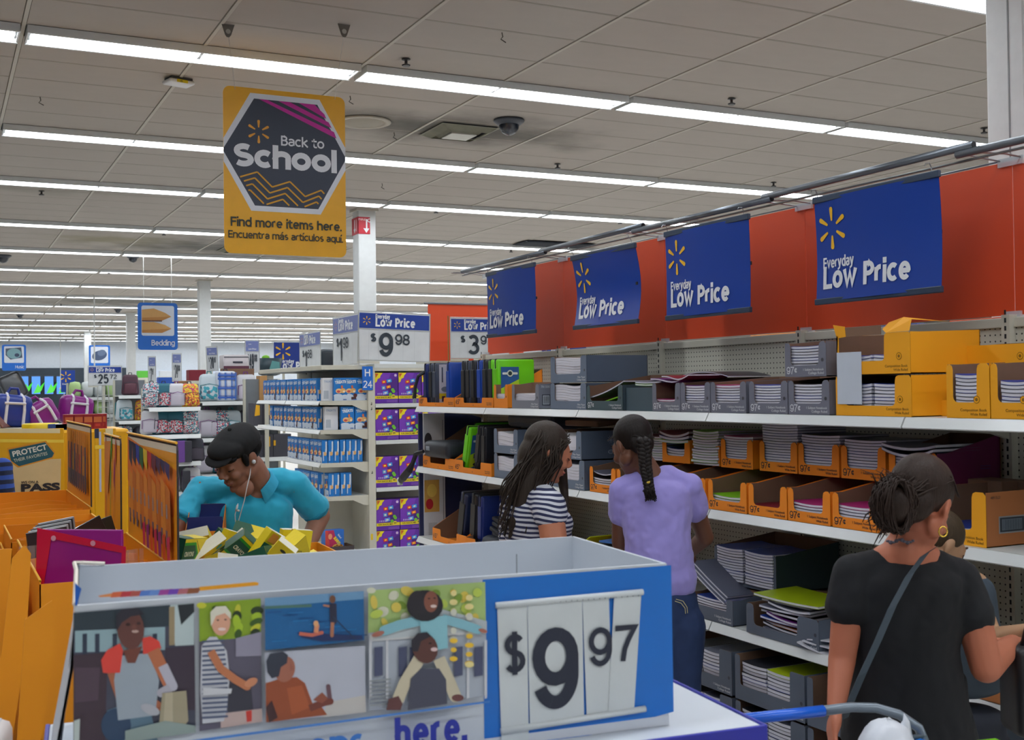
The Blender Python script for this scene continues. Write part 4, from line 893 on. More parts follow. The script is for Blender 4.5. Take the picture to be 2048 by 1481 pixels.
    o = G().box(0, 0, 0, .2, .15, .01).build('price_sticker_sheet', mat('sheet_blue', (60, 110, 180), .4), loc=(XF - .0, 5.45, z + .25), rot=(0, 0, R90 + .3)); tag(o, 'small white and blue printed packet on the dark cases', 'packet')
binders()
# ---------- low shelf and deck, near part
def low_shelves():
    z = Z3 + .001; X = XF + .006
    SL = (88, 98, 114); DK = (52, 66, 72)
    o = carton('notebook_carton', 'deep dark green-black carton at the back of the low shelf', 'carton', X + .16, 4.63, z + .15, .46, .37, .17, .21, SL, (.03, .40, .06, .02), (), '97¢', side_c=(40, 58, 60), dot=False)
    for a, y in ((0, 4.60), (1, 4.385)):
        stack(X + .15, y, z + .165, .2, .27, 12, .0125, ('farther', 'nearer')[a] + ' pile notebook in the deep dark carton', ('farther', 'nearer')[a] + ' pile in the deep dark carton', bend=.006)
    o = G().rbox(0, 0, 0, .5, .33, .14, .004).build('support_box', m_kraft, loc=(X + .17, 4.66, z), rot=R90); tag(o, 'brown carton under the deep dark carton', 'box')
    carton('notebook_carton', 'slate carton with torn edge and open brown inside on the low shelf', 'carton', X - .0, 4.58, z, .30, .30, .115, .16, SL, (.01, .255, .06, .01), ('1 Subject Notebook', 'College Ruled'), None, dot=False)
    stack(X + .006, 4.57, z + .006, .24, .27, 8, .0115, 'notebook in the slate carton with torn edge', 'notebooks in the torn-edged slate carton', bend=.004)
    for k in range(3):
        o = put('notebook', nb_mesh(.30, .22, .011, .004, 'grey'), None, (X + .0 + .01 * k, 4.62, z + .215 + .013 * k), (0, .45, R90)); tag(o, ORD[k] + ' notebook from below sliding from the hand of the girl in lilac', 'notebook', 'notebooks sliding from the hand')
    o = carton('filler_paper_carton', 'slate filler paper tray heaped with messy notebooks', 'carton', X - .012, 4.165, z, .47, .40, .13, .15, SL, (.05, .34, .04, .02), ('Filler Paper', 'College Ruled'), None, dot=True)
    mess = [(.12, .02, .0, 'grey', .28, .08), (.10, .035, .10, 'black', .30, .10), (.11, .05, .06, 'orange', .31, .10), (.09, .066, .12, 'blue', .30, .05), (.14, .08, .02, 'purple', .26, .10), (.06, .095, -.02, 'black', .3, .0), (.08, .112, .05, 'grey', .32, -.02), (.16, .128, -.03, 'grey', .28, .02), (.07, .143, .02, 'grey', .31, -.02), (.02, .158, .0, 'lime', .42, -.015)]
    for k, (dy, dz, r, c, w, tl) in enumerate(mess):
        o = put('notebook', nb_mesh(w, .24, .011, (.006, .012, 0)[k % 3], c), None, (X + .01 * (k % 3), 4.14 - dy * .6, z + dz + .004), (.03, tl * .6, R90 + r)); tag(o, ORD[k] + '-from-bottom notebook in the messy heap on the slate filler tray' if k < 9 else 'yellow-covered notebook topping the messy heap', 'notebook', 'messy notebooks in the slate tray' if k < 9 else None)
    for k in range(3):
        o = put('notebook', nb_mesh(.24, .18, .005, .012 - .01 * k, 'white'), None, (XF - .035 + .01 * k, 3.80 - .02 * k, z + .012 + .018 * k), (0, .12 - .06 * k, R90 + .25)); tag(o, ORD[k] + '-from-bottom loose white booklet slipping off the low shelf edge', 'booklet', 'loose white booklets')
    # behind the woman in black
    carton('composition_carton', 'tan carton with faded lettering on the low shelf behind the woman in black', 'carton', X, 3.33, z, .2, .38, .15, .16, (186, 124, 70), None, (), None, dot=False)
    carton('composition_carton', 'tan carton at the near end of the low shelf', 'carton', X, 3.12, z, .4, .38, .15, .16, (190, 120, 66), None, ('Book', 'Ruled'), None, ink_c=(120, 70, 40), dot=False)
    stack(X + .0, 3.50, z + .0, .19, .27, 12, .011, 'yellow-green notebook in the pile behind the black T-shirt', 'yellow-green notebooks on the low shelf', colors=('lime', 'white'), top='lime')
    # bottom deck
    zd = Z0 + .001; Xd = XF - .05
    for zz, hi in ((zd, 'bottom'), (zd + .205, 'upper')):
        for y, w, nm in ((4.64, .42, 'farther'), (4.195, .46, 'nearer'), (3.72, .42, 'third'), (3.28, .42, 'last')):
            tp = 'lime' if (nm == 'nearer' and hi == 'upper') else 'grey'
            carton('notebook_carton', '%s slate carton of the %s stack on the bottom deck' % (hi, nm), 'carton', Xd, y, zz, w, .40, .195, .2, SL, (.035, w - .09, .065, .012), GW, None, dot=True)
            for j in (0, 1):
                ww = (w - .13) / 2
                stack(Xd + .006, y - .036 - j * (ww + .006), zz + .045, ww, .27, 8, .0148, '%s notebook pile in the %s %s deck carton' % (('first', 'second')[j], hi, nm), '%s pile, %s %s deck carton' % (('first', 'second')[j], hi, nm), bend=.004, top=tp if j else 'black', jit=.006) if nm in ('farther', 'nearer') else None
low_shelves()
# ================================================================ NEXT SHELVING UNIT, END CAP AND ITS SIGNS
def price_sign(name, label, loc, rot, w, h, dollars, cents, tilt=0.0, head=True, faded=False, group=None, post=False):
    s = thing(name, label, 'sign', loc, (0, 0, rot), group)
    s.rotation_euler = Euler((0, 0, rot)); 
    if tilt: s.rotation_euler = (Matrix.Rotation(rot, 3, 'Z') @ Matrix.Rotation(tilt, 3, 'Y')).to_euler()
    G().rbox(0, 0, 0, w, .008, h, .002).build('sign_card', mat('sign_white', (208, 212, 216), .45), s)
    c = Canvas(.0006, y=-.0012)
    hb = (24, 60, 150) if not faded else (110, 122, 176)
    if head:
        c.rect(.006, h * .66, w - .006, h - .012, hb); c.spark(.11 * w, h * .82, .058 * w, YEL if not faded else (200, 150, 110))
        c.st('Everyday', .23 * w, h * .865, .042 * w / .7, WHITE, w=.2 * w, wt=.17, gap=.06); c.st('Low Price', .23 * w, h * .70, .085 * w / .7, WHITE, w=.56 * w, wt=.2, gap=.07)
        c.rect(0, h * .635, w, h * .65, (170, 174, 180))
    n = len(dollars); x = .16 * w; D = (44, 54, 66)
    for u in (.14, .28, .62, .78): c.rect(u * w, 0, u * w + .002, h * .63, (184, 188, 192))
    c.st('$', x, .37 * h, .2 * h, D, w=.085 * w, wt=.2)
    c.st(dollars, x + .12 * w, .08 * h, .50 * h, D, w=.20 * w * n ** .7 * (.5 if dollars == '1' else 1), wt=.17)
    c.st(cents, x + (.14 + .205 * n ** .75 * (.6 if dollars == '1' else 1)) * w, .33 * h, .23 * h, D, w=.21 * w, wt=.15)
    c.build('price_print', s)
    fr = G(); 
    for a, b in (((-.004, 0, -.02), (-.004, 0, h + .01)), ((w + .004, 0, -.02), (w + .004, 0, h + .01)), ((-.004, 0, h + .006), (w + .004, 0, h + .006)), ((-.004, 0, -.005), (w + .004, 0, -.005))): fr.tube([a, b], .0045, 6)
    fr.build('sign_frame', mat('frame_grey', (176, 178, 176), .35), s)
    G().box(-.004, .0, -.035, w * .3, .012, -.012).build('sign_foot', m_steel, s)
    if post: G().box(w * .4, .012, -loc[2], w * .5, .022, 0).build('sign_post', m_steel, s)
    return s
YE = 10.93
def treat_unit():
    Xl, Xr = 3.34, onY(735, 800, YE).x; Xr2 = onY(749, 800, YE).x
    u = thing('end_shelving_unit', 'white shelving unit beyond the aisle stacked with blue snack boxes', 'shelving unit', (0, 0, 0))
    G().rbox(Xr, YE - .02, 0, Xr2, YE + .06, 2.0, .003).build('end_upright', m_steel, u)
    for z in (1.63, 1.58, .95): G().prism([(Xr + .03, z), (Xr + .045, z + .012), (Xr + .038, z + .012), (Xr + .038, z + .03), (Xr + .033, z + .03), (Xr + .033, z + .012), (Xr + .025, z + .012)], YE - .022, YE - .0205, 'xz').build('punched_slot', mat('slot_dark', (30, 32, 36), .8), u, fix=True)
    G().box(Xr + .012, YE - .022, .3, Xr + .035, YE - .0205, .36).build('yellow_sticker', mat('sticker_yellow', (225, 195, 40), .5), u)
    G().box(Xr, YE + .06, 0, Xr + .03, YE + 2.5, 2.0).build('back_panel', m_steel, u)
    G().rbox(Xl + .02, YE + .02, 1.985, Xr, YE + 2.45, 2.03, .004).build('top_rail', m_steel, u)
    zs = []
    for yl in (808, 866, 932, 999):
        z = onY(690, yl - 6, YE).z; zs.append(z)
        for k in range(2):
            y0 = YE + .0 + 1.22 * k
            if k and yl > 900: continue
            sh = G().box(Xl, y0 + .004, z - .02, Xr, y0 + 1.216, z).build('shelf', m_white, u)
            G().prism([(Xl, z), (Xl - .022, z - .035), (Xl - .018, z - .042), (Xl + .006, z - .006)], y0 + .01, y0 + 1.21, 'xz').build('price_channel', m_chan, sh, fix=True)
            G().prism([(Xl + .0, z - .0), (Xr, z - .0), (Xr, z - .10), (Xr - .05, z - .095), (Xr - .16, z - .045), (Xl + .0, z - .038)], y0, y0 + .004, 'xz').build('shelf_bracket', m_steel, sh, fix=True)
    G().box(Xl - .05, YE, 0, Xr, YE + 1.22, .16).build('base_deck', m_white, u)
    G().box(Xl + .18, YE + .5, .16, Xr, YE + .52, zs[3] - .02).build('divider_panel', m_steel, u)
    # purple end cap, to the right of the upright
    e = thing('end_cap_shelves', 'end cap shelves holding purple snack mix boxes', 'shelving unit', (0, 0, 0)); xe = Xr2 + 1.15
    G().box(Xr2, YE + .46, 0, xe, YE + .5, 2.0).build('back_panel', m_steel, e)
    ez = [onY(800, y, YE).z for y in (807, 880, 974)] + [.16]
    for z in ez:
        sh = G().box(Xr2 + .004, YE, z - .02, xe, YE + .46, z).build('shelf', m_white, e)
        G().rbox(Xr2 + .006, YE - .012, z - .04, xe, YE, z - .002, .003).build('price_channel', m_chan, sh)
    G().rbox(Xr2, YE, 1.97, xe, YE + .46, 2.0, .003).build('top_rail', m_steel, e)
    G().box(Xr2 - .0, YE - .0, 2.0, xe, YE + .3, 2.04).build('top_ledge', m_white, e)
    # snack boxes
    def snack():
        o = thing('snack_box', '', 'box'); w, h, d = .245, .305, .19
        G().rbox(0, 0, 0, w, d, h, .002).build('box_body', mat('box_purple', (92, 44, 150), .4), o)
        c = Canvas(.0005, y=-.0006); c.rect(0, 0, w, h, (96, 40, 160)); c.poly([(.0, .06), (.08, .06), (.17, h), (.0, h)], (116, 52, 180)); c.poly([(.12, .2), (w, .26), (w, .12), (.16, .08)], (78, 30, 132))
        c.rect(0, .045, w, .075, (232, 208, 30)); c.text('FUN SNACKS MIX', .02, .052, .016, (40, 30, 20), w=.15, bold=.02); c.ell(.195, .068, .021, .021, (232, 208, 60), 14); c.text('30', .182, .061, .016, (30, 40, 30), w=.026, bold=.03)
        c.poly([(0, h), (.085, h), (.06, h - .03), (.055, h - .05), (.03, h - .06), (.02, h - .09), (0, h - .10)], (235, 214, 30)); c.poly([(.005, h - .005), (.04, h - .008), (.01, h - .05)], (200, 90, 40))
        for x, z, w_, h_, cc, r in ((.075, .215, .045, .032, (220, 60, 40), .15), (.13, .225, .05, .034, (60, 150, 225), .2), (.07, .155, .04, .036, (90, 150, 210), .1), (.122, .165, .045, .028, (235, 110, 40), .2), (.09, .105, .055, .035, (90, 150, 230), .15)):
            P = [(-w_ / 2, -h_ / 2), (w_ / 2, -h_ / 2), (w_ / 2, h_ / 2), (-w_ / 2, h_ / 2)]; ca, sa = math.cos(r), math.sin(r)
            c.poly([(x + .02 + a * ca - b * sa, z + a * sa + b * ca) for a, b in P], cc); c.ell(x + .02, z, w_ * .28, h_ * .24, (225, 225, 200) if cc[0] < 120 else (245, 220, 70), 9, r)
        for x, z in ((.185, .135), (.195, .12), (.16, .09)): c.ell(x, z, .017, .017, (110, 190, 50), 9)
        for k in range(5): c.ell(.03 + .018 * k, .095, .006, .01, (190, 170, 220), 7)
        c.ell(w - .03, h - .025, .014, .014, (214, 190, 226), 10)
        for k in range(3): c.rect(.12, .012 + k * .009, w - .012, .015 + k * .009, (150, 110, 190))
        c.build('box_print', o)
        return o
    S = Once(snack); k = 0; nm = ['top row', 'second row', 'third row', 'upper layer of the bottom stack', 'lower layer of the bottom stack', 'row at the base']
    for r, z in enumerate((ez[0], ez[1], ez[2], onY(800, 1060, YE).z, onY(800, 1060, YE).z - .31)):
        for i in range(3):
            S((Xr2 + .008 + .252 * i + .004 * (r % 2), YE + .012, z + .001), random.uniform(-.01, .01), 'purple snack mix box, %s, %s' % (nm[r], ['next to the white upright', 'second from the upright', 'half hidden by the shelving'][i]))
    G().box(Xr2 + .01, YE + .02, .16, xe - .35, YE + .4, onY(800, 1060, YE).z - .312).build('box_base', mat('box_purple', (92, 44, 150), .4), e)
    # treat boxes
    def treat(v):
        def f():
            o = thing('treat_box', '', 'box'); w, h, d = .135, .225, .055; b = [(26, 120, 200), (26, 120, 200), (220, 222, 226)][v]
            G().rbox(0, 0, 0, w, d, h, .0015).build('box_body', mat('treat_box_%d' % v, b, .4), o)
            c = Canvas(.0005, y=-.0006)
            if v < 2:
                c.rect(0, 0, w, .05, (200, 212, 226)); c.ell(.04, .05, .045, .016, (200, 212, 226)); c.ell(.11, .045, .03, .014, (200, 212, 226))
                c.text('TREATS', .012, .165, .026, (214, 222, 232), w=.11, bold=.06, rot=.1); c.text('RICE CRISPY'[0:0] or 'Mini', .02, .198, .014, (150, 190, 220), w=.05)
                c.ell(.05, .095, .034, .024, (232, 190, 130)); c.ell(.09, .098, .028, .024, (222, 172, 104)); c.ell(.045, .09, .018, .012, (200, 80, 70)); c.ell(.1, .09, .012, .01, (240, 220, 190)); c.ell(.08, .135, .01, .016, (220, 110, 60))
                if v: c.rect(.07, .01, .12, .035, (70, 40, 40)); c.ell(.11, .05, .02, .02, (90, 40, 36))
                c.rect(.09, .008, .125, .015, (40, 90, 170))
            else:
                c.rect(.01, .02, .06, .1, (180, 188, 196)); c.text('TREATS', .012, .18, .02, (150, 170, 200), w=.1)
            c.build('box_print', o)
            q = Canvas(.0005); q.rect(.035, .12, .05, .21, (205, 212, 220)); q.ell(.04, .12, .008, .03, (205, 212, 220)); q.ell(.03, .09, .016, .02, (220, 170, 110)); q.rect(.008, .02, .018, .11, (190, 205, 225)); q.build('side_print', o, loc=(w + .0003, 0, 0), rot=PI / 2)
            return o
        return f
    T = [Once(treat(i)) for i in range(3)]
    rows = ['top', 'second', 'third', 'lowest stocked']
    for r, z in enumerate(zs):
        n = (16, 13, 8, 6)[r]
        for i in range(n):   # fronts towards the aisle
            y = YE + .18 + .139 * (n - i if r < 2 else (n - i)) * 1.0
            if y > YE + 2.35: continue
            T[1 if (i * 5 + r) % 4 == 0 else 0]((Xl + .02 + random.uniform(0, .015), y, z + .001), R90 + random.uniform(-.04, .04), 'blue snack box facing the aisle on the %s shelf, %s from the far end' % (rows[r], ORD[i]), 'aisle-facing blue snack boxes, %s shelf' % rows[r])
        lay = [((.03, 2), (.13, 0), (.235, 1), (.36, 0)), ((.05, 2), (.20, 0), (.345, 1)), None, None][r]
        if lay:
            for j, (dx, v) in enumerate(lay): T[v]((Xl + .02 + dx, YE + .03 + (.05 if j == 0 else 0), z + .001), random.uniform(-.03, .03), 'snack box turned to face the camera on the %s shelf, %s from the post' % (rows[r], ('fourth', 'third', 'second', 'first')[j + 4 - len(lay)]))
        else:
            for j in range((7, 4)[r - 2]): T[0]((Xl + .03 + .06 * (j + (0 if r == 2 else 1)), YE + .18, z + .001), R90 + random.uniform(-.02, .02), 'blue snack box showing its narrow side on the %s shelf, %s in line' % (rows[r], ORD[j]), 'narrow-side snack boxes, %s shelf' % rows[r])
    # things on the deck under the treats
    zc = onY(650, 1108, YE).z
    o = G().rbox(Xl + .01, YE + .05, .16, Xr - .12, YE + .42, zc - .14, .004).build('stacked_carton', mat('kraft_light', (170, 140, 110), .8)); tag(o, 'plain carton at the bottom under the snack shelves', 'box')
    for k in range(7):
        o = thing('cookie_carton', ORD[k] + ' slim blue and tan snack box from the aisle, barcode up', 'box', (Xl + .0 + .052 * k + (.02 if k == 6 else 0), YE + .04, zc - .138), 0, 'slim upright snack boxes below the tray')
        G().rbox(0, 0, 0, .046, .14, .135, .002).build('box_body', mat('slim_blue', (40, 110, 190), .4), o)
        c = Canvas(.0005, y=-.0006); c.rect(.003, .085, .043, .13, (210, 214, 220)); c.rect(.003, .0, .02, .08, (222, 180, 120)); [c.rect(.01 + .005 * a, .095, .0125 + .005 * a, .12, (60, 70, 90)) for a in range(5)]; c.build('box_print', o)
    o = carton('cardboard_tray', 'low brown cardboard tray with dark sides holding a snack box', 'tray', Xl + .0, YE + .03, zc, .34, .24, .055, .055, (70, 62, 64), None, (), None, dot=False, rot=PI / 2)
    o = thing('animal_snack_box', 'blue and red snack box with yellow lettering standing in the low tray', 'box', (Xl + .06, YE + .07, zc + .012), .12)
    G().rbox(0, 0, 0, .2, .1, .2, .002).build('box_body', mat('snack_blue', (40, 110, 200), .4), o)
    c = Canvas(.0005, y=-.0006); c.rect(0, 0, .09, .2, (210, 70, 60)); c.poly([(.03, .2), (.09, .2), (.14, 0), (.05, 0)], (190, 40, 90)); c.text('BUNNY', .085, .12, .03, (240, 215, 40), w=.09, bold=.06, rot=-.9); c.text('Baked', .13, .15, .018, WHITE, w=.05, rot=-.9); c.ell(.13, .035, .06, .028, (225, 180, 90)); [c.ell(.1 + .022 * k, .035 + .012 * (k % 2), .012, .01, (150, 90, 40), 7) for k in range(4)]; c.ell(.05, .14, .022, .03, (230, 150, 110), 10); c.build('box_print', o)
    # aisle marker
    a = onY(726, 781, YE - .05); b = onY(747, 733, YE - .05)
    s = thing('aisle_marker', 'blue aisle marker reading H 24 on the white upright', 'sign', (a.x, YE - .03, a.z)); w, h = b.x - a.x, b.z - a.z
    G().rbox(0, 0, 0, w, .006, h, .002).build('sign_card', mat('department_blue', (22, 104, 200), .4), s); c = Canvas(.0006, y=-.0008); c.st('H', w * .24, h * .58, h * .3, WHITE, w=w * .5, wt=.17); c.st('24', w * .07, h * .1, h * .3, WHITE, w=w * .84, wt=.15); c.build('marker_print', s)
    # signs on top
    a = onY(716, 719.5, YE); b = onY(857, 630, YE)
    price_sign('price_sign', 'white Everyday Low Price sign reading 9.98 above the purple boxes', (a.x, YE, a.z), 0, b.x - a.x, onY(716, 623, YE).z - a.z, '9', '98', tilt=.03)
    X = 3.74; f = onX(667, 731, X); n_ = onX(718, 727, X); t = onX(667, 637, X)
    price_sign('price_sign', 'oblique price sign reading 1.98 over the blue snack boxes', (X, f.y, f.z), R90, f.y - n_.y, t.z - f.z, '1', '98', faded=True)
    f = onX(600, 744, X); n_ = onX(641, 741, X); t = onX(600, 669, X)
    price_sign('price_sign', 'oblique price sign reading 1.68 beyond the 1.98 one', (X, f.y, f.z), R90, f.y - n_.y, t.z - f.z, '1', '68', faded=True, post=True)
    o = thing('black_display_case', 'rounded black case top showing between two oblique price signs', 'case', (*onY(642, 742, 14.5)[:2], 1.9))
    G().rbox(0, 0, 0, .22, .2, .42, .05).build('case_body', mat('case_black', (22, 36, 46), .4), o, True); G().rbox(-.02, -.01, -1.9, .3, .25, .0, .01).build('case_base', mat('case_teal', (60, 90, 100), .5), o)
treat_unit()
def red_beyond():
    Y = 12.6; a = onY(857, 722, Y); b = onY(1010, 612, Y)
    o = G().rbox(a.x, Y, a.z, a.x + 1.25, Y + .006, b.z, .001).build('header_board', m_red); tag(o, 'orange red header board beyond the end cap, behind the 3 dollar sign', 'board')
    o = G().rbox(a.x, Y + .01, 0, a.x + 1.25, Y + .4, a.z, .004).build('far_shelving_block', m_steel); tag(o, 'almond shelving unit under the far orange red board', 'shelving unit')
    for k, dz in enumerate((.02, .045)):
        o = G().tube([(a.x - .05, Y - .0, b.z + dz * .3), (a.x + 1.3, Y - .0, b.z + dz * .3)], .008, 8).build('sign_pipe', m_pipe); tag(o, ('lower', 'upper')[k] + ' thin rail along the top of the far orange red board', 'pipe')
    Y = 12.1; a = onY(902, 716, Y); t = onY(902, 636, Y)
    price_sign('price_sign', 'white price sign starting with 3 in front of the far orange board', (a.x, Y, a.z), 0, .73, t.z - a.z, '3', '97', post=True)
    # bronze edge post
    o = G().tube([(onY(897, 720, 12.0).x, 12.0, 0), (onY(897, 720, 12.0).x, 12.0, onY(897, 632, 12).z)], .008, 8).build('sign_post', mat('bronze', (150, 110, 60), .4, .4)); tag(o, 'slim bronze post beside the 3 dollar sign', 'post')
    # signs peeping over the pegboard from the aisle behind
    p = onX(1160, 712, 4.6); 
    price_sign('price_sign', 'price sign peeping over the pegboard from the aisle behind', (4.55, 8.6, 1.72), R90, .75, .42, '1', '00', post=True)
    for k, (y, c, nm) in enumerate(((4.2, (30, 70, 170), 'blue'), (5.0, (235, 150, 30), 'orange'), (3.5, (220, 90, 40), 'red-orange'))):
        o = G().rbox(4.3, y, 1.6, 4.6, y + .5, 2.075, .004).build('back_aisle_box', mat('back_box_%d' % k, c, .5)); tag(o, nm + ' box top just visible above the pegboard rail', 'box')
        o = G().rbox(4.28, y - .06, 0, 4.62, y + .58, 1.6, .004).build('back_aisle_shelf', m_steel); tag(o, 'steel shelf in the aisle behind, below the %s box' % nm, 'shelf')
    # end cap hanging over the end panel of the long unit: product posters
    o = thing('end_poster', 'narrow white card with a food picture at the far end of the shelving', 'panel', (XF + .05, YJ[0] + .0, 0))
    G().box(0, .0, .2, .17, .018, 1.6).build('side_card', mat('poster_white', (206, 208, 214), .5), o)
    c = Canvas(.0008, y=-.001); c.ell(.035, 1.40, .03, .055, (60, 56, 60)); c.rect(.0, .86, .12, 1.10, (206, 160, 80)); c.ell(.06, 1.02, .04, .05, (226, 190, 90)); c.ell(.04, .92, .03, .04, (190, 40, 50)); c.rect(.03, .66, .10, .78, (180, 182, 186)); c.rect(.15, .6, .155, 1.55, (120, 124, 130)); c.build('food_picture', o)
red_beyond()
# ================================================================ BAG SHELVES AND OTHER FAR MERCHANDISE
def patt(name, c0, c1, c2, scale=30):
    if name in _mats: return _mats[name]
    m = mat(name, c0, .55, noise=.1); nt = m.node_tree; L = nt.links.new; b = nt.nodes['Principled BSDF']
    tc = nt.nodes.new('ShaderNodeTexCoord'); v = nt.nodes.new('ShaderNodeTexVoronoi'); v.inputs['Scale'].default_value = scale; L(tc.outputs['Object'], v.inputs['Vector'])
    r = nt.nodes.new('ShaderNodeValToRGB'); r.color_ramp.interpolation = 'CONSTANT'; e = r.color_ramp.elements; e[0].color = (*lin(c0), 1); e[1].position = .45; e[1].color = (*lin(c1), 1); x = e.new(.72); x.color = (*lin(c2), 1)
    L(v.outputs['Color'], r.inputs[0]); L(r.outputs[0], b.inputs['Base Color']); return m
m_film = mat('clear_film', (225, 230, 236), .12, alpha=.28, spec=.8)
def backpack(main, front, trim):
    def f():
        o = thing('backpack', '', 'backpack')
        g = G(); g.rbox(-.16, -.09, 0, .16, .09, .43, .05); g.v = [(x * (1 - .22 * max(0, z - .25) / .18), y * (1 - .3 * max(0, z - .25) / .18), z) for x, y, z in g.v]
        g.build('main_body', main, o, True)
        p = G().rbox(-.12, -.135, .03, .12, -.07, .26, .03); p.build('front_pocket', front, o, True)
        G().tube([(-.125, -.136, .1), (-.12, -.137, .25), (0, -.13, .275), (.12, -.137, .25), (.125, -.136, .1)], .006, 5).build('pocket_zip', trim, o)
        G().tube([(-.03, .02, .42), (-.025, .02, .47), (.025, .02, .47), (.03, .02, .42)], .009, 6).build('handle', trim, o)
        for s in (-1, 1): G().tube([(s * .07, .08, .42), (s * .1, .16, .36), (s * .12, .15, .12), (s * .13, .08, .05)], [.02, .024, .018, .012], 6).build('shoulder_strap', trim, o)
        return o
    return f
m_trim = mat('bag_trim_dark', (44, 46, 60), .5)
BP = [Once(backpack(patt('bag_floral', (214, 216, 220), (40, 130, 150), (190, 50, 80), 60), patt('bag_floral2', (220, 220, 224), (40, 120, 140), (200, 60, 80), 70), m_trim)),
      Once(backpack(mat('bag_teal', (30, 100, 120), .5), patt('bag_rose', (206, 206, 214), (190, 50, 70), (40, 120, 130), 55), m_trim)),
      Once(backpack(mat('bag_whiteblue', (196, 208, 216), .5), patt('bag_aqua', (190, 206, 214), (60, 160, 180), (90, 100, 120), 25), mat('trim_teal', (30, 120, 130), .5))),
      Once(backpack(mat('bag_white', (204, 204, 210), .5), mat('bag_white2', (196, 190, 204), .5), mat('trim_plum', (110, 50, 120), .5))),
      Once(backpack(mat('bag_charcoal', (56, 58, 70), .6), mat('bag_charcoal2', (76, 70, 84), .6), m_trim)),
      Once(backpack(patt('bag_multi', (230, 120, 50), (225, 205, 60), (190, 60, 120), 45), patt('bag_multi2', (220, 90, 60), (240, 210, 60), (120, 60, 60), 60), m_trim)),
      Once(backpack(mat('bag_maroon', (76, 44, 60), .5), mat('bag_maroon2', (96, 56, 70), .5), m_trim))]
BN = ['floral white', 'teal with rose-print pocket', 'pale blue and white', 'white with plum trim', 'charcoal', 'orange and yellow patterned', 'maroon']
def rack(nm, label, Y, xl, xr, ys, dep=.45, top=None):
    """a steel rack facing the camera; ys: picture heights of its shelves"""
    a = onY(xl, 800, Y).x; b = onY(xr, 800, Y).x; zs = [onY((xl + xr) / 2, y, Y).z for y in ys]
    r = thing(nm, label, 'shelving unit', (a, Y, 0)); w = b - a; tz = top or zs[0] + .25
    G().box(0, dep, 0, w, dep + .02, tz).build('back_panel', mat('rack_back_grey', (120, 126, 132), .7), r)
    for x in (0, w): G().box(x - .015, dep - .02, 0, x + .015, dep + .03, tz).build('upright', m_steel, r)
    for z in zs:
        sh = G().box(0, 0, z - .02, w, dep, z).build('shelf', m_white, r); G().prism([(-.0, z), (-.02, z - .05), (-.012, z - .055), (.004, z - .02)], .01, w - .01, 'yz').xform(Matrix(((1, 0, 0, 0), (0, 1, 0, 0), (0, 0, 1, 0), (0, 0, 0, 1)))).build('price_channel', m_chan, sh, fix=True)
    return a, w, zs
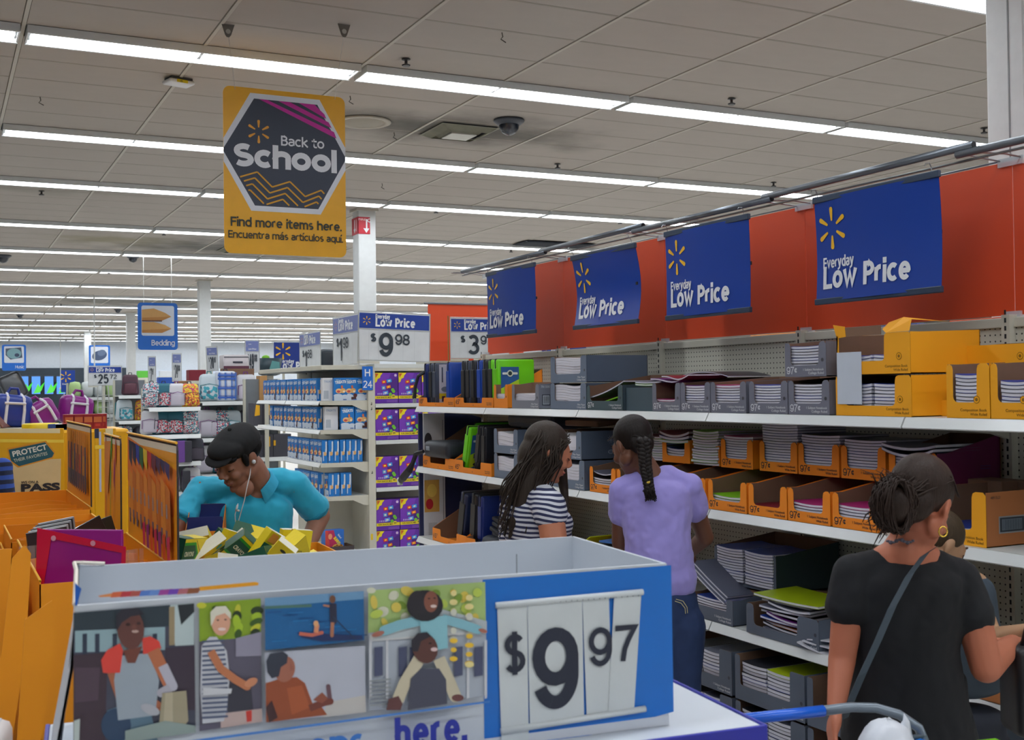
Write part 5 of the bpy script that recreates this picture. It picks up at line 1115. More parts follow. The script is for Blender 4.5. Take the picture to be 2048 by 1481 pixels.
def bags():
    used = set()
    def B(k, px, y, Yd, lab, rot=0.0, s=1.0):
        p = onY(px, y, Yd); BP[k]((p.x, Yd + .18, p.z), rot, lab, scale=(s * 1.12, s, s))
    # rack A
    YA = 16.2; rack('bag_rack', 'white bag rack behind the man in turquoise, with a plaid pack on top', YA, 403, 524, (803, 876, 948, 1010))
    rows = {803: [(2, 424, 'pale blue wrapped pack beside the plaid one'), (3, 498, 'white and brown pack beyond the plaid one on the rack top')], 876: [(3, 420, 'white plum-trimmed pack above the black cap'), (2, 468, 'teal and white pack behind the black cap, second shelf'), (4, 502, 'dark pack at the end of the second shelf'), (0, 444, 'floral pack wedged behind the black cap')],
            948: [(3, 410, 'white pack hidden behind the man in turquoise'), (1, 450, 'teal pack hidden behind the black cap'), (2, 490, 'pale pack low on the bag rack beside the dark boxes')], 1010: [(3, 385, 'white wrapped pack by the elbow of the man in turquoise')]}
    for y, L in rows.items():
        for k, px, l in L: B(k, px, y, YA, l, random.uniform(-.2, .2), .88)
    # plaid pack: a boxier bag with woven bands
    p = onY(455, 803, YA); o = thing('plaid_bag', 'blue and white plaid pack on the top shelf of the bag rack', 'backpack', (p.x, YA + .12, p.z))
    G().rbox(-.14, -.08, 0, .14, .1, .42, .04).build('main_body', mat('plaid_white', (206, 212, 224), .6), o, True)
    c = Canvas(.0006, y=-.0815)
    for x in (-.11, -.03, .06, .11): c.rect(x, .02, x + .022, .4, (90, 130, 200)); c.rect(x + .028, .02, x + .033, .4, (50, 90, 180))
    for z in (.04, .17, .30, .35): c.rect(-.125, z, .125, z + .026, (60, 100, 190)); c.rect(-.125, z + .034, .125, z + .04, (40, 80, 170))
    c.build('plaid_print', o); G().tube([(-.03, .0, .41), (-.02, 0, .45), (.02, 0, .45), (.03, 0, .41)], .008, 6).build('handle', m_trim, o)
    p = onY(465, 745, YA + .5); o = thing('storage_bag', 'white boxy storage bag with dark zip standing above the plaid pack', 'bag', (p.x - .17, YA + .3, onY(465, 738, YA + .3).z - .0))
    G().rbox(0, 0, 0, .36, .3, .2, .02).build('bag_body', mat('storage_white', (206, 200, 204), .6), o, True); G().box(.005, -.003, .16, .355, .0, .172).build('zip', m_trim, o); G().box(.13, -.006, .08, .27, .0, .105).build('handle_patch', m_trim, o); G().box(.0, -.002, .0, .36, .0, .04).build('plum_band', mat('plum', (96, 50, 70), .6), o)
    G().rbox(onY(440, 0, YA + .3).x, YA + .25, 1.9, onY(500, 0, YA + .3).x, YA + .5, onY(465, 738, YA + .3).z - .001, .004).build('riser_box', m_kraft)
    tag(bpy.data.objects['riser_box'], 'box under the white storage bag', 'box')
    # rack B, in front of it
    YB = 15.4; rack('bag_rack', 'stepped bag rack with floral packs left of the man in turquoise', YB, 296, 402, (815, 870, 925, 985))
    for y, L in {815: [(1, 333, 'teal rose-print pack at the top of the stepped rack'), (5, 385, 'orange and yellow patterned pack at the top of the stepped rack'), (3, 358, 'white pack squeezed between two at the top of the stepped rack'), (0, 308, 'floral pack at the outer end of the stepped rack top')], 870: [(1, 325, 'rose-print pack in the second tier, farther from the man'), (0, 384, 'blue floral pack in the second tier'), (1, 355, 'second rose-print pack of the second tier'), (3, 305, 'white pack at the outer end of the second tier')],
                 925: [(4, 318, 'dark teal pack low on the stepped rack'), (1, 362, 'rose-print pack low on the stepped rack'), (4, 395, 'charcoal pack with a yellow tag')], 985: [(3, 345, 'white wrapped pack on the lowest tier near the pencil panel'), (3, 388, 'white pack on the lowest tier near the turquoise shoulder')]}.items():
        for k, px, l in L: B(k, px, y, YB, l, random.uniform(-.2, .2), .72)
    # rack C
    YC = 19.5; rack('bag_rack', 'farther bag rack below the Bedding sign', YC, 236, 300, (791, 842, 895, 950))
    for y, L in {791: [(6, 264, 'maroon wrapped pack at the top of the farther rack')], 842: [(2, 252, 'white and teal pack in the farther rack'), (5, 290, 'yellow patterned pack in the farther rack')], 895: [(0, 252, 'white pack with red print in the farther rack'), (4, 288, 'dark pack in the farther rack')]}.items():
        for k, px, l in L: B(k, px, y, YC, l, random.uniform(-.2, .2), .78)
    # small packed tech items
    for k, (px, y, c) in enumerate(((362, 925, (110, 70, 150)), (375, 925, (60, 60, 70)), (372, 985, (50, 50, 60)))):
        p = onY(px, y, YB); o = G().rbox(-.05, -.03, 0, .05, .02, .28, .008).build('hanging_pouch', mat('pouch_%d' % k, c, .4), loc=(p.x, YB - .02, p.z)); tag(o, ('purple pouch hanging before the stepped rack', 'dark grey boxed item before the stepped rack', 'dark boxed item on the lowest tier')[k], 'pouch')
    # grey boxes unit between bags and snacks
    YD = 15.2; a, w, zs = rack('carton_rack', 'white shelf unit of dark boxes between the bags and snack boxes', YD, 505, 575, (852, 915, 985), top=1.95)
    for r, z in enumerate(zs[:2]):
        for k in range(3):
            o = thing('dark_box', 'dark grey box with a yellow window on the %s shelf, %s from the bags' % (('upper', 'lower')[r], ('first', 'second', 'third')[k]), 'box', (a + .01 + .135 * k, YD + .02, z + .001))
            G().rbox(0, 0, 0, .13 if k < 2 else .24, .25, .30, .002).build('box_body', mat('box_dark_grey', (74, 74, 84), .5), o)
            G().prism([(.02, .13), (.09, .14), (.09, .27), (.04, .28)] if k < 2 else [(.0, .15), (.03, .15), (.03, .22), (0, .22)], -.004, -.001, 'xz').build('yellow_window', mat('window_yellow', (240, 180, 30), .5), o, fix=True)
    p = onY(520, 803, 15.6); o = G().rbox(p.x - .0, 15.6, p.z, p.x + .1, 15.8, onY(520, 752, 15.6).z, .003).build('tall_wood_box', mat('tan_board', (186, 140, 86), .7)); tag(o, 'tall tan board beside the I 4 marker', 'board')
    s = thing('aisle_marker', 'small blue aisle marker reading I 4', 'sign', onY(527, 790, 15.1)); b = onY(540, 763, 15.1); w = b.x - s.location.x; h = b.z - s.location.z
    G().rbox(0, 0, 0, w, .006, h, .002).build('sign_card', mat('department_blue', (22, 104, 200), .4), s); c = Canvas(.001, y=-.001); c.st('I', w * .44, h * .58, h * .28, WHITE, wt=.15); c.st('4', w * .26, h * .1, h * .28, WHITE, w=w * .46, wt=.15); c.build('marker_print', s)
    G().box(w * .2, .007, -s.location.z, w * .8, .02, 0).build('marker_post', m_steel, s)
    p = onY(541, 803, 15.5); o = thing('blue_tote', 'small navy tote with loop handle beside the I 4 marker', 'bag', p); G().rbox(0, 0, 0, .16, .08, .14, .008).build('tote_body', mat('tote_navy', (28, 50, 120), .5), o); G().tube([(.05, .04, .13), (.07, .04, .21), (.11, .04, .22), (.14, .04, .13)], .006, 6).build('handle', m_trim, o)
    # coffee-like dark things on top of the unit and the standing banner sign
    Y = 17.5; a = onY(548, 746, Y); b = onY(601, 683, Y)
    s = thing('price_banner', 'blue Everyday Low Price board standing beyond the snack shelves', 'sign', a); w, h = (b.x - a.x) * 1.62, b.z - a.z
    G().rbox(0, 0, 0, w, .01, h, .002).build('sign_card', mat('sign_white', (208, 212, 216), .45), s); c = Canvas(.001, y=-.002); c.rect(0, .02, w, h - .02, (20, 52, 140)); c.spark(.21 * w, .68 * h, .13, YEL); c.st('Everyday', .1 * w, .30 * h, .06, WHITE, w=.36 * w, wt=.17); c.st('Low Price', .1 * w, .10 * h, .12, WHITE, w=.82 * w, wt=.2); c.build('board_print', s)
    G().box(w * .2, .01, -a.z, w * .25, .03, 0).build('board_post', m_steel, s)
    Y = 17.0; a = onY(522, 752, Y); o = thing('green_lid_tub', 'dark tub with teal side and lime contents beside the blue board', 'tub', (a.x, Y, a.z)); G().lathe([(.1, 0), (.16, .02), (.2, .26), (.19, .26), (.1, .03)], 14, c0=(.15, .1, 0)).build('tub_body', mat('tub_dark', (50, 70, 80), .4), o, True); G().ball((.1, .1, .27), (.06, .05, .04)).build('lime_bow', mat('lime_bow', (130, 200, 50), .5), o, True); G().box(.1, .05, -a.z, .2, .15, .0).build('stand', m_steel, o); G().prism([(.1, .1), (.26, .04), (.25, .2), (.14, .22)], -.11, -.10, 'xz').build('tub_label', mat('tub_label', (90, 150, 150), .5), o, fix=True)
    # signs over the bag shelves
    def osign(x0, x1, yt, yb, Y, d, c, l, **k):
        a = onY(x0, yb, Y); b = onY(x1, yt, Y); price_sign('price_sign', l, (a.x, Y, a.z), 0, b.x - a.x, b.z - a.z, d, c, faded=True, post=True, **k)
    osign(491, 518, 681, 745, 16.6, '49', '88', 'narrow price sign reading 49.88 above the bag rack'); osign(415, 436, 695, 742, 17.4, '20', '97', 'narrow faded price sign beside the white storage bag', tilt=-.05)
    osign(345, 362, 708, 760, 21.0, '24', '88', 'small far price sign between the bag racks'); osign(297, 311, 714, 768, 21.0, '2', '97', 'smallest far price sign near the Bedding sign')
    # $25.72 sign and bedding rolls
    Y = 20.5; a = onY(177, 771, Y); b = onY(243, 733, Y)
    price_sign('price_sign', 'white price sign reading 25.72 over the rolled bedding', (a.x, Y, a.z), 0, b.x - a.x, b.z - a.z, '25', '72', post=True)
    a = onY(122, 785, 23); b = onY(150, 741, 23); s = thing('price_banner', 'small blue sunburst board at the left of the bedding shelves', 'sign', a); w, h = b.x - a.x, b.z - a.z
    G().rbox(0, 0, 0, w, .01, h, .002).build('sign_card', mat('banner_blue', (24, 58, 150), .28), s); c = Canvas(.001, y=-.002); c.spark(.35 * w, .7 * h, .1, YEL); c.text('Everyday', .1 * w, .34 * h, .03, WHITE); c.build('board_print', s); G().box(w * .2, .01, -a.z, w * .25, .03, 0).build('board_post', m_steel, s)
    a, w, zs = rack('bedding_rack', 'wire-fronted rack of rolled white bedding', 21.0, 140, 238, (795, 830, 870, 920))
    for r, z in enumerate(zs[:3]):
        for k in range(4):
            g = G(); L = w / 4 - .02
            g.tube([(0, .2, .13), (.02, .2, .13), (L * .5, .2, .135), (L - .02, .2, .13), (L, .2, .13)], [.09, .13, .14, .13, .09], 14)
            o = g.build('bedding_roll', mat(('bedding_white', 'bedding_green')[(r + k) % 3 == 0], ((206, 212, 214), (176, 206, 140))[(r + k) % 3 == 0], .7), smooth=True, loc=(a + .01 + k * w / 4, 21.0, z)); tag(o, ORD[k] + ' bedding roll on the %s level of the wire-fronted rack' % ORD[r], 'bedding', 'rolled bedding in the rack')
    for k in range(2):
        g = G(); x = onY(190 + 9 * k, 0, 20.3).x
        for s in range(9): g.tube([(x, 20.3, 1.75 - s * .1), (x + .16, 20.25, 1.75 - s * .1)], .006, 5)
        g.tube([(x, 20.3, 1.9), (x, 20.3, .8)], .009, 5); g.tube([(x + .16, 20.25, 1.9), (x + .2, 20.1, .6)], .009, 5)
        o = g.build('wire_ladder', mat('frame_grey', (176, 178, 176), .35)); tag(o, ('farther', 'nearer')[k] + ' grey wire ladder frame against the bedding rack', 'rack')
    # dark red bin top, crates far right of bedding
    for k, (x0, x1, yt, yb, Y, c, l) in enumerate(((378, 412, 740, 762, 24, (120, 20, 40), 'dark red box top far behind the patterned packs'), (318, 350, 755, 775, 26, (30, 80, 170), 'blue box far behind the floral pack'), (296, 315, 765, 790, 24, (150, 110, 80), 'brown carton behind the maroon pack'), (355, 375, 762, 790, 22, (150, 110, 80), 'brown carton behind the stepped rack'),
                                                    (320, 350, 742, 754, 50, (200, 204, 210), 'white counter at the far wall'), (275, 296, 742, 756, 50, (90, 180, 60), 'green lit case at the far wall'))):
        a = onY(x0, yb, Y); b = onY(x1, yt, Y); o = G().rbox(a.x, Y, a.z, b.x, Y + .3, b.z, .01).build('distant_box', mat('distant_%d' % k, c, .6)); tag(o, l, 'box')
        o = G().box(a.x - .05, Y, 0, b.x + .05, Y + .35, a.z).build('distant_shelf', m_steel); tag(o, 'plain far shelf under the ' + l, 'shelf')
    # televisions on the back wall
    for k, x in enumerate((12, 38, 62, 88, 112)):
        a = onY(x, 790, 57); b = onY(x + 20, 752, 57); s = thing('television', ORD[k] + ' lit television from the picture edge on the dark far wall', 'television', (a.x, 57, a.z), 0, 'televisions along the far wall'); w, h = b.x - a.x, b.z - a.z
        G().rbox(0, 0, 0, w, .06, h, .01).build('bezel', mat('tv_black', (20, 22, 28), .3), s)
        G().box(.03, -.006, .03, w - .03, 0, h - .03).build('screen', glow('tv_screen', (70, 120, 200), .9), s)
        G().prism([(.1, .05), (.3, .5), (.45, .2), (.6, .6), (w - .05, .1)], -.012, -.007, 'xz').build('screen_picture', glow('tv_green', (70, 170, 60), .9), s, fix=True)
        G().box(w * .4, .06, h * .3, w * .6, 2.9, h * .7).build('wall_arm', m_trim, s)
    for k in range(2):
        p = onZ((188, 494 / 4.1)[k], (590, 665)[k], CZ); o = thing('drop_pole', ('white power pole dropping from the ceiling near the bedding', 'thin farther white pole dropping from the ceiling')[k], 'pole', (p.x, p.y, 0)); G().tube([(0, 0, 2.0), (0, 0, CZ)], .018, 8).build('pole', m_colm, o)
        G().lathe([(0, 0), (.06, .01), (.06, .05), (.02, .07)], 10, c0=(0, 0, 1.97)).build('pole_end', mat('pole_end', (220, 200, 150), .5), o)
bags()
# ================================================================ FOREGROUND DISPLAY BIN
def front_bin():
    rot = math.radians(-6.2); O = Vector((0.192, 1.929, 1.15)); w, dp, h = 1.033, .43, .30
    b = thing('display_bin', 'large white cardboard display bin with photographs and a blue 9.97 price panel', 'display bin', O, rot)
    ux = Vector((math.cos(rot), math.sin(rot), 0)); uy = Vector((-math.sin(rot), math.cos(rot), 0))
    def q(px, py):     # a point of the photographed front panel in the bin's own width and height
        d = ray(px, py); k = (O - Vector((0, 0, H))).dot(uy) / d.dot(uy); p = Vector((0, 0, H)) + d * k - O
        return (p.dot(ux), p.z)
    mw = mat('bin_white_card', (200, 206, 214), .5, noise=.04, scale=3)
    # walls
    G().box(0, 0, -.0, w, .006, h).build('front_wall', mw, b)
    G().prism([(-.005, 0), (w, 0), (w, h - .0), (.03, h), (.0, h + .004), (-.004, h - .01)], dp, dp + .006, 'xz').build('back_wall', mw, b, fix=True)
    G().prism([(.006, 0), (dp, 0), (dp, h), (.006, h)], w - .006, w, 'yz').build('side_wall', mw, b, fix=True)
    # flaring wall at the other end, its rear corner rolled outward
    g = G(); N = 10
    for i in range(N):
        y0, y1 = dp * i / N, dp * (i + 1) / N
        def P(y): t = y / dp; return [(-.045, y, .0), (-.03, y, .08), (-.008, y, .2), (.0 + .0 * t, y, h * 1.0 + .012 * t)]
        A, B = P(y0), P(y1)
        for k in range(3): g.face([A[k], A[k + 1], B[k + 1], B[k]]); g.face([(A[k][0] + .005, *A[k][1:]), (B[k][0] + .005, *B[k][1:]), (B[k + 1][0] + .005, *B[k + 1][1:]), (A[k + 1][0] + .005, *A[k + 1][1:])])
    g.build('flared_end_wall', mw, b)
    g = G(); g.tube([(.05, dp - .0, h + .003), (.01, dp - .005, h + .008), (-.004, dp - .03, h + .012), (.0, dp - .1, h + .008), (.0, .02, h - .002)], .004, 6); g.build('folded_edge', mat('fold_cream', (222, 214, 202), .5), b)
    g = G(); g.prism([(.07, .02), (.09, .12), (.12, .24), (.10, .24), (.075, .13), (.06, .02)], -.030, -.033, 'yz'); g.xform(Matrix.Rotation(.12, 4, 'Y')); g.build('slot', mat('slot_navy', (30, 34, 60), .6), b, fix=True)
    G().box(w - .14, dp - .0015, .02, w - .138, dp - .0, h - .03).build('back_crease', mat('crease_grey', (150, 154, 160), .6), b)
    G().box(w - .0075, .19, .2, w - .0062, .26, .225).build('black_mark', mat('slot_dark', (30, 32, 36), .8), b)
    mb = ink('bin_print_ink', .35, .1)
    c = Canvas(.00012, y=-.0006); BLUE = (10, 112, 205)
    def poly(P, cc): c.poly([q(*p) for p in P], cc)
    def ell(x, y, rx, ry, cc, a=0, n=18): c.poly([q(x + rx * math.cos(2 * PI * k / n) * math.cos(a) - ry * math.sin(2 * PI * k / n) * math.sin(a), y + rx * math.cos(2 * PI * k / n) * math.sin(a) + ry * math.sin(2 * PI * k / n) * math.cos(a)) for k in range(n)], cc)
    def limb(P, wd, cc):
        for (x0, y0), (x1, y1) in zip(P, P[1:]):
            L = math.hypot(x1 - x0, y1 - y0) or 1; nx, ny = -(y1 - y0) / L * wd / 2, (x1 - x0) / L * wd / 2
            poly([(x0 - nx, y0 - ny), (x1 - nx, y1 - ny), (x1 + nx, y1 + ny), (x0 + nx, y0 + ny)], cc); ell(x1, y1, wd / 2, wd / 2, cc, n=10)
    poly([(965, 1160), (1342, 1131), (1347, 1424), (969, 1530)], BLUE)
    c.poly([(0, -.0), (w, 0), (w, .018), (0, .012)], (208, 212, 220))
    # corner mark and coloured pencil
    poly([(150, 1166), (163, 1178), (154, 1212), (150, 1212)], (16, 92, 190))
    poly([(196, 1192), (240, 1184), (245, 1193), (200, 1195)], (235, 150, 90))
    cols = [(226, 110, 70), (200, 60, 70), (190, 90, 80), (90, 130, 210), (110, 150, 220), (170, 70, 160), (120, 70, 190), (190, 110, 120), (150, 90, 60)]
    for k, cc in enumerate(cols):
        x0 = 225 + 19 * k; poly([(x0, 1187 - .05 * (x0 - 225) - 2), (x0 + 26, 1186 - .05 * (x0 - 199) - 2), (x0 + 19, 1193 - .05 * (x0 - 206) + 2), (x0 - 4, 1194 - .05 * (x0 - 225) + 2)], cc)
    poly([(398, 1174), (510, 1164), (517, 1166), (516, 1171), (400, 1182)], (240, 165, 30))
    # picture 1: a potter in a red shirt
    poly([(147, 1226), (388, 1206), (391, 1462), (148, 1500)], (70, 74, 92)); poly([(147, 1226), (388, 1206), (388, 1250), (147, 1262)], (46, 60, 70)); poly([(150, 1262), (330, 1254), (330, 1300), (150, 1305)], (150, 178, 186))
    poly([(340, 1210), (388, 1206), (388, 1290), (350, 1292)], (190, 206, 208)); poly([(355, 1210), (388, 1207), (388, 1224), (362, 1250)], (36, 44, 50)); poly([(338, 1214), (349, 1213), (349, 1290), (338, 1291)], (160, 142, 110))
    for x in (165, 190, 225, 305): poly([(x, 1268), (x + 9, 1267), (x + 9, 1320), (x, 1322)], (50, 60, 80))
    poly([(147, 1310), (215, 1305), (210, 1481), (147, 1490)], (66, 50, 62)); poly([(330, 1296), (388, 1292), (390, 1420), (330, 1420)], (62, 50, 66)); poly([(150, 1335), (200, 1335), (196, 1400), (150, 1405)], (84, 66, 80))
    limb([(222, 1330), (245, 1400), (290, 1420), (312, 1412)], 24, (178, 104, 72)); poly([(222, 1500), (214, 1420), (250, 1408), (300, 1420), (320, 1500)], (90, 120, 140)); ell(232, 1450, 30, 34, (44, 70, 100))
    poly([(236, 1312), (300, 1305), (318, 1360), (310, 1430), (236, 1440), (228, 1360)], (160, 172, 184)); poly([(206, 1345), (202, 1320), (214, 1300), (240, 1286), (246, 1300), (240, 1345), (216, 1346)], (226, 70, 60)); poly([(284, 1276), (300, 1272), (318, 1282), (322, 1296), (300, 1306), (286, 1308)], (226, 70, 60))
    limb([(306, 1300), (325, 1340), (340, 1370)], 26, (190, 112, 76)); limb([(325, 1330), (345, 1372)], 20, (188, 186, 200)); limb([(340, 1375), (322, 1385)], 18, (180, 178, 190)); ell(300, 1418, 20, 10, (180, 182, 190), .4)
    poly([(246, 1300), (284, 1292), (270, 1325), (255, 1325)], (120, 66, 54)); ell(261, 1258, 27, 40, (104, 62, 56), -.05); poly([(233, 1262), (232, 1230), (244, 1218), (275, 1214), (288, 1228), (262, 1232), (244, 1244)], (46, 44, 56)); ell(270, 1262, 7, 3, (200, 170, 160)); ell(256, 1248, 5, 3, (60, 34, 34)); ell(277, 1246, 4, 3, (60, 34, 34)); ell(268, 1254, 5, 6, (120, 74, 64))
    poly([(324, 1385), (372, 1380), (376, 1440), (360, 1462), (318, 1465), (318, 1440)], (166, 156, 130)); poly([(330, 1385), (345, 1384), (345, 1460), (325, 1464)], (186, 176, 150)); poly([(148, 1440), (160, 1436), (158, 1498), (148, 1500)], (190, 200, 196)); poly([(250, 1460), (330, 1440), (390, 1450), (391, 1463), (250, 1484)], (150, 166, 160))
    # picture 2: grey-haired woman in a striped top among greenery
    poly([(397, 1206), (520, 1196), (523, 1441), (398, 1461)], (96, 92, 110)); poly([(397, 1206), (520, 1196), (521, 1272), (398, 1282)], (140, 170, 40))
    for k in range(16): ell(402 + (k * 37) % 112, 1210 + (k * 23) % 58, 10 + k % 5, 6 + k % 4, ((206, 206, 60), (60, 90, 30), (170, 200, 50), (40, 60, 30))[k % 4], k)
    poly([(470, 1275), (521, 1262), (521, 1310), (470, 1312)], (150, 146, 166)); poly([(440, 1370), (500, 1360), (505, 1420), (440, 1430)], (56, 56, 70)); poly([(440, 1425), (522, 1415), (523, 1441), (440, 1454)], (200, 176, 170)); poly([(490, 1420), (502, 1418), (502, 1440), (492, 1442)], (210, 60, 50))
    P = [(402, 1290), (418, 1272), (432, 1272), (452, 1300), (458, 1350), (452, 1420), (446, 1440), (404, 1445), (399, 1380)]; poly(P, (206, 208, 216))
    for k in range(17): y = 1280 + 9.4 * k; poly([(403, y), (446 + min(8, k), y - 3), (446 + min(8, k), y + 1), (403, y + 4)], (86, 96, 126))
    limb([(420, 1300), (440, 1335), (468, 1356), (492, 1370)], 16, (196, 122, 84)); ell(500, 1362, 14, 8, (210, 140, 104), -.5); ell(440, 1242, 19, 27, (224, 168, 140)); poly([(420, 1250), (419, 1222), (430, 1211), (450, 1210), (460, 1224), (460, 1236), (448, 1224), (430, 1230), (424, 1244)], (226, 222, 204)); ell(442, 1256, 8, 3, (240, 220, 214)); ell(434, 1238, 2.5, 1.5, (80, 50, 50)); ell(449, 1237, 2.5, 1.5, (80, 50, 50)); poly([(404, 1372), (462, 1374), (460, 1384), (404, 1388)], (206, 208, 214))
    # picture 3: paddle board on blue water
    poly([(527, 1194), (724, 1180), (725, 1278), (528, 1298)], (20, 100, 160)); poly([(527, 1194), (724, 1180), (724, 1196), (527, 1212)], (110, 156, 196)); poly([(527, 1210), (620, 1206), (620, 1212), (527, 1216)], (80, 120, 110))
    for k in range(14): x = 530 + (k * 53) % 180; y = 1222 + (k * 17) % 62; poly([(x, y), (x + 30, y - 2), (x + 30, y), (x, y + 2)], (34, 124, 190) if k % 2 else (12, 80, 140))
    poly([(590, 1262), (720, 1268), (722, 1276), (640, 1280), (600, 1272)], (30, 50, 100)); limb([(662, 1205), (663, 1240)], 14, (44, 46, 70)); limb([(661, 1242), (660, 1268)], 7, (180, 120, 90)); ell(661, 1196, 6, 8, (120, 80, 60)); limb([(655, 1210), (644, 1208)], 4, (190, 130, 100)); limb([(662, 1230), (705, 1274)], 2, (40, 60, 90)); limb([(595, 1264), (620, 1267), (640, 1262)], 7, (206, 110, 90)); limb([(628, 1262), (630, 1248)], 9, (226, 150, 110)); ell(628, 1244, 5, 6, (230, 170, 120))
    # picture 4: man in a rust shirt against a pale sky
    poly([(527, 1302), (725, 1288), (727, 1420), (529, 1440)], (188, 192, 206)); poly([(650, 1400), (726, 1386), (727, 1420), (640, 1430)], (200, 196, 192))
    poly([(528, 1362), (560, 1352), (590, 1350), (606, 1362), (622, 1405), (640, 1410), (650, 1425), (529, 1440)], (156, 78, 46)); poly([(570, 1372), (600, 1366), (616, 1410), (580, 1425)], (176, 90, 52)); limb([(615, 1412), (645, 1400), (656, 1398)], 14, (120, 60, 50)); poly([(622, 1395), (640, 1380), (652, 1392), (640, 1402)], (150, 84, 66)); limb([(655, 1392), (652, 1368)], 9, (110, 80, 90)); poly([(535, 1440), (528, 1410), (540, 1396), (552, 1430)], (70, 40, 44))
    ell(566, 1334, 20, 26, (168, 104, 84), .2); poly([(531, 1340), (529, 1318), (536, 1303), (562, 1299), (572, 1306), (570, 1322), (558, 1330), (554, 1348), (540, 1352)], (50, 56, 72)); poly([(576, 1318), (584, 1334), (576, 1338)], (160, 96, 80))
    # picture 5: girl with outstretched arms on a man's shoulders
    poly([(731, 1178), (963, 1161), (967, 1386), (733, 1416)], (176, 184, 196)); poly([(731, 1178), (963, 1161), (964, 1240), (731, 1262)], (170, 196, 120))
    for k in range(26): ell(737 + (k * 61) % 222, 1178 + (k * 29) % 74, 9 + k % 6, 6 + k % 5, ((214, 214, 190), (130, 160, 60), (190, 210, 90), (222, 200, 90))[k % 4], k * .7)
    poly([(733, 1265), (965, 1250), (965, 1262), (733, 1278)], (206, 206, 206)); poly([(770, 1262), (840, 1205), (965, 1238), (965, 1256), (733, 1276)], (188, 196, 200))
    for x in (742, 790, 812, 900, 940): poly([(x, 1290), (x + 17, 1288), (x + 17, 1345), (x, 1348)], (74, 80, 110))
    for x in (732, 765, 830, 925, 960): poly([(x, 1276), (x + 5, 1275), (x + 5, 1390), (x, 1392)], (206, 208, 214))
    for k in range(7): poly([(733, 1355 + 8 * k), (775, 1351 + 8 * k), (775, 1354 + 8 * k), (733, 1358 + 8 * k)], (140, 146, 150))
    for k in range(22): ell(898 + (k * 31) % 62, 1180 + (k * 47) % 150, 6 + k % 4, 5 + k % 3, ((240, 196, 60), (236, 220, 150), (214, 214, 200))[k % 3])
    limb([(840, 1234), (790, 1245), (760, 1256)], 20, (136, 190, 204)); limb([(875, 1232), (920, 1245), (945, 1254)], 18, (136, 190, 204)); ell(748, 1262, 13, 5, (170, 106, 90), -.3); ell(955, 1256, 9, 4, (170, 106, 90), .3)
    poly([(830, 1232), (884, 1226), (886, 1290), (836, 1300)], (140, 196, 208)); limb([(830, 1310), (800, 1360), (788, 1390)], 24, (206, 196, 170)); limb([(868, 1310), (890, 1360), (900, 1385)], 24, (206, 196, 170))
    poly([(806, 1412), (812, 1350), (832, 1330), (868, 1330), (882, 1352), (884, 1400)], (72, 74, 92)); poly([(764, 1412), (768, 1390), (788, 1384), (796, 1400), (792, 1412)], (100, 60, 60)); ell(905, 1388, 12, 7, (110, 66, 66))
    ell(840, 1206, 36, 31, (34, 32, 40)); ell(826, 1200, 20, 24, (40, 36, 44)); ell(852, 1198, 14, 21, (136, 82, 66)); ell(857, 1207, 6, 3, (226, 206, 200)); ell(848, 1192, 2.5, 1.5, (40, 24, 24)); ell(859, 1191, 2.5, 1.5, (40, 24, 24))
    ell(840, 1290, 25, 30, (94, 56, 50), -.3); poly([(814, 1296), (813, 1274), (826, 1260), (844, 1258), (852, 1266), (832, 1276), (826, 1296)], (40, 36, 48)); ell(858, 1292, 7, 4, (220, 190, 190)); ell(850, 1280, 3, 2, (40, 24, 24))
    # rule and words
    poly([(150, 1500), (968, 1393), (968, 1397), (150, 1506)], (70, 130, 206))
    x, z = q(640, 1508); c.st('coupons', x - .165, z - .0, .046, (50, 120, 205), w=.235, wt=.19); x, z = q(780, 1490); c.st('here.', x, z, .052, (24, 44, 160), w=.128, wt=.2)
    c.build('bin_print', b, m=mb)
    # price digits on hanging strips
    ms = mat('digit_strip_white', (206, 212, 214), .4); D = (36, 42, 60)
    S = [(((993, 1212), (1053, 1207), (1056, 1500), (1002, 1500)),), (((1053, 1207), (1162, 1198), (1166, 1441), (1058, 1452)),), (((1163, 1198), (1216, 1194), (1222, 1424), (1172, 1436)),), (((1226, 1193), (1280, 1190), (1266, 1416), (1214, 1425)),)]
    for k, (P,) in enumerate(S): 
        g = G(); g.prism([q(*p) for p in P], -.004 - .0012 * (k % 2), -.0034 - .0012 * (k % 2), 'xz'); g.build('digit_strip', ms, b, fix=True)
    for (x0, y0, x1, y1) in ((990, 1211, 1283, 1184), (1000, 1462, 1288, 1417)):
        a, d = q(x0, y0), q(x1, y1); G().tube([(a[0], -.005, a[1]), (d[0], -.005, d[1])], .0058, 10).build('price_rail', ms, b, True)
    c = Canvas(.0002, y=-.0075); sl = -.062
    def dg(t, x0, x1, yb, hh, bold, shift=0):
        a = q(x0, yb); e = q(x1, yb); top = q(x0, yb - hh)
        k = Canvas(.0002, y=-.0075); k.st(t, a[0], a[1], top[1] - a[1], D, w=e[0] - a[0], wt=bold); k.build('price_digit', b)
    dg('$', 1005, 1049, 1352, 90, .125); dg('9', 1063, 1155, 1422, 164, .165); dg('9', 1175, 1221, 1334, 78, .14); dg('7', 1228, 1272, 1323, 72, .15)
    for k in range(26): t = k / 25; x, z = q(996 + 275 * t, 1212 - 22 * t); c.ell(x, z, .0012, .0012, (120, 126, 134), 6)
    c.build('perforations', b)['kind'] = 'stuff'
    # the tray that carries the bin
    t = thing('pallet_tray', 'white tray with a dark blue rim under the display bin', 'tray', (O.x, O.y, 1.15), rot)
    G().rbox(-.05, -.07, -.012, w + .158, dp + .03, -.001, .002).build('tray_top', mw, t)
    mbl = mat('tray_rim_blue', (40, 44, 160), .4)
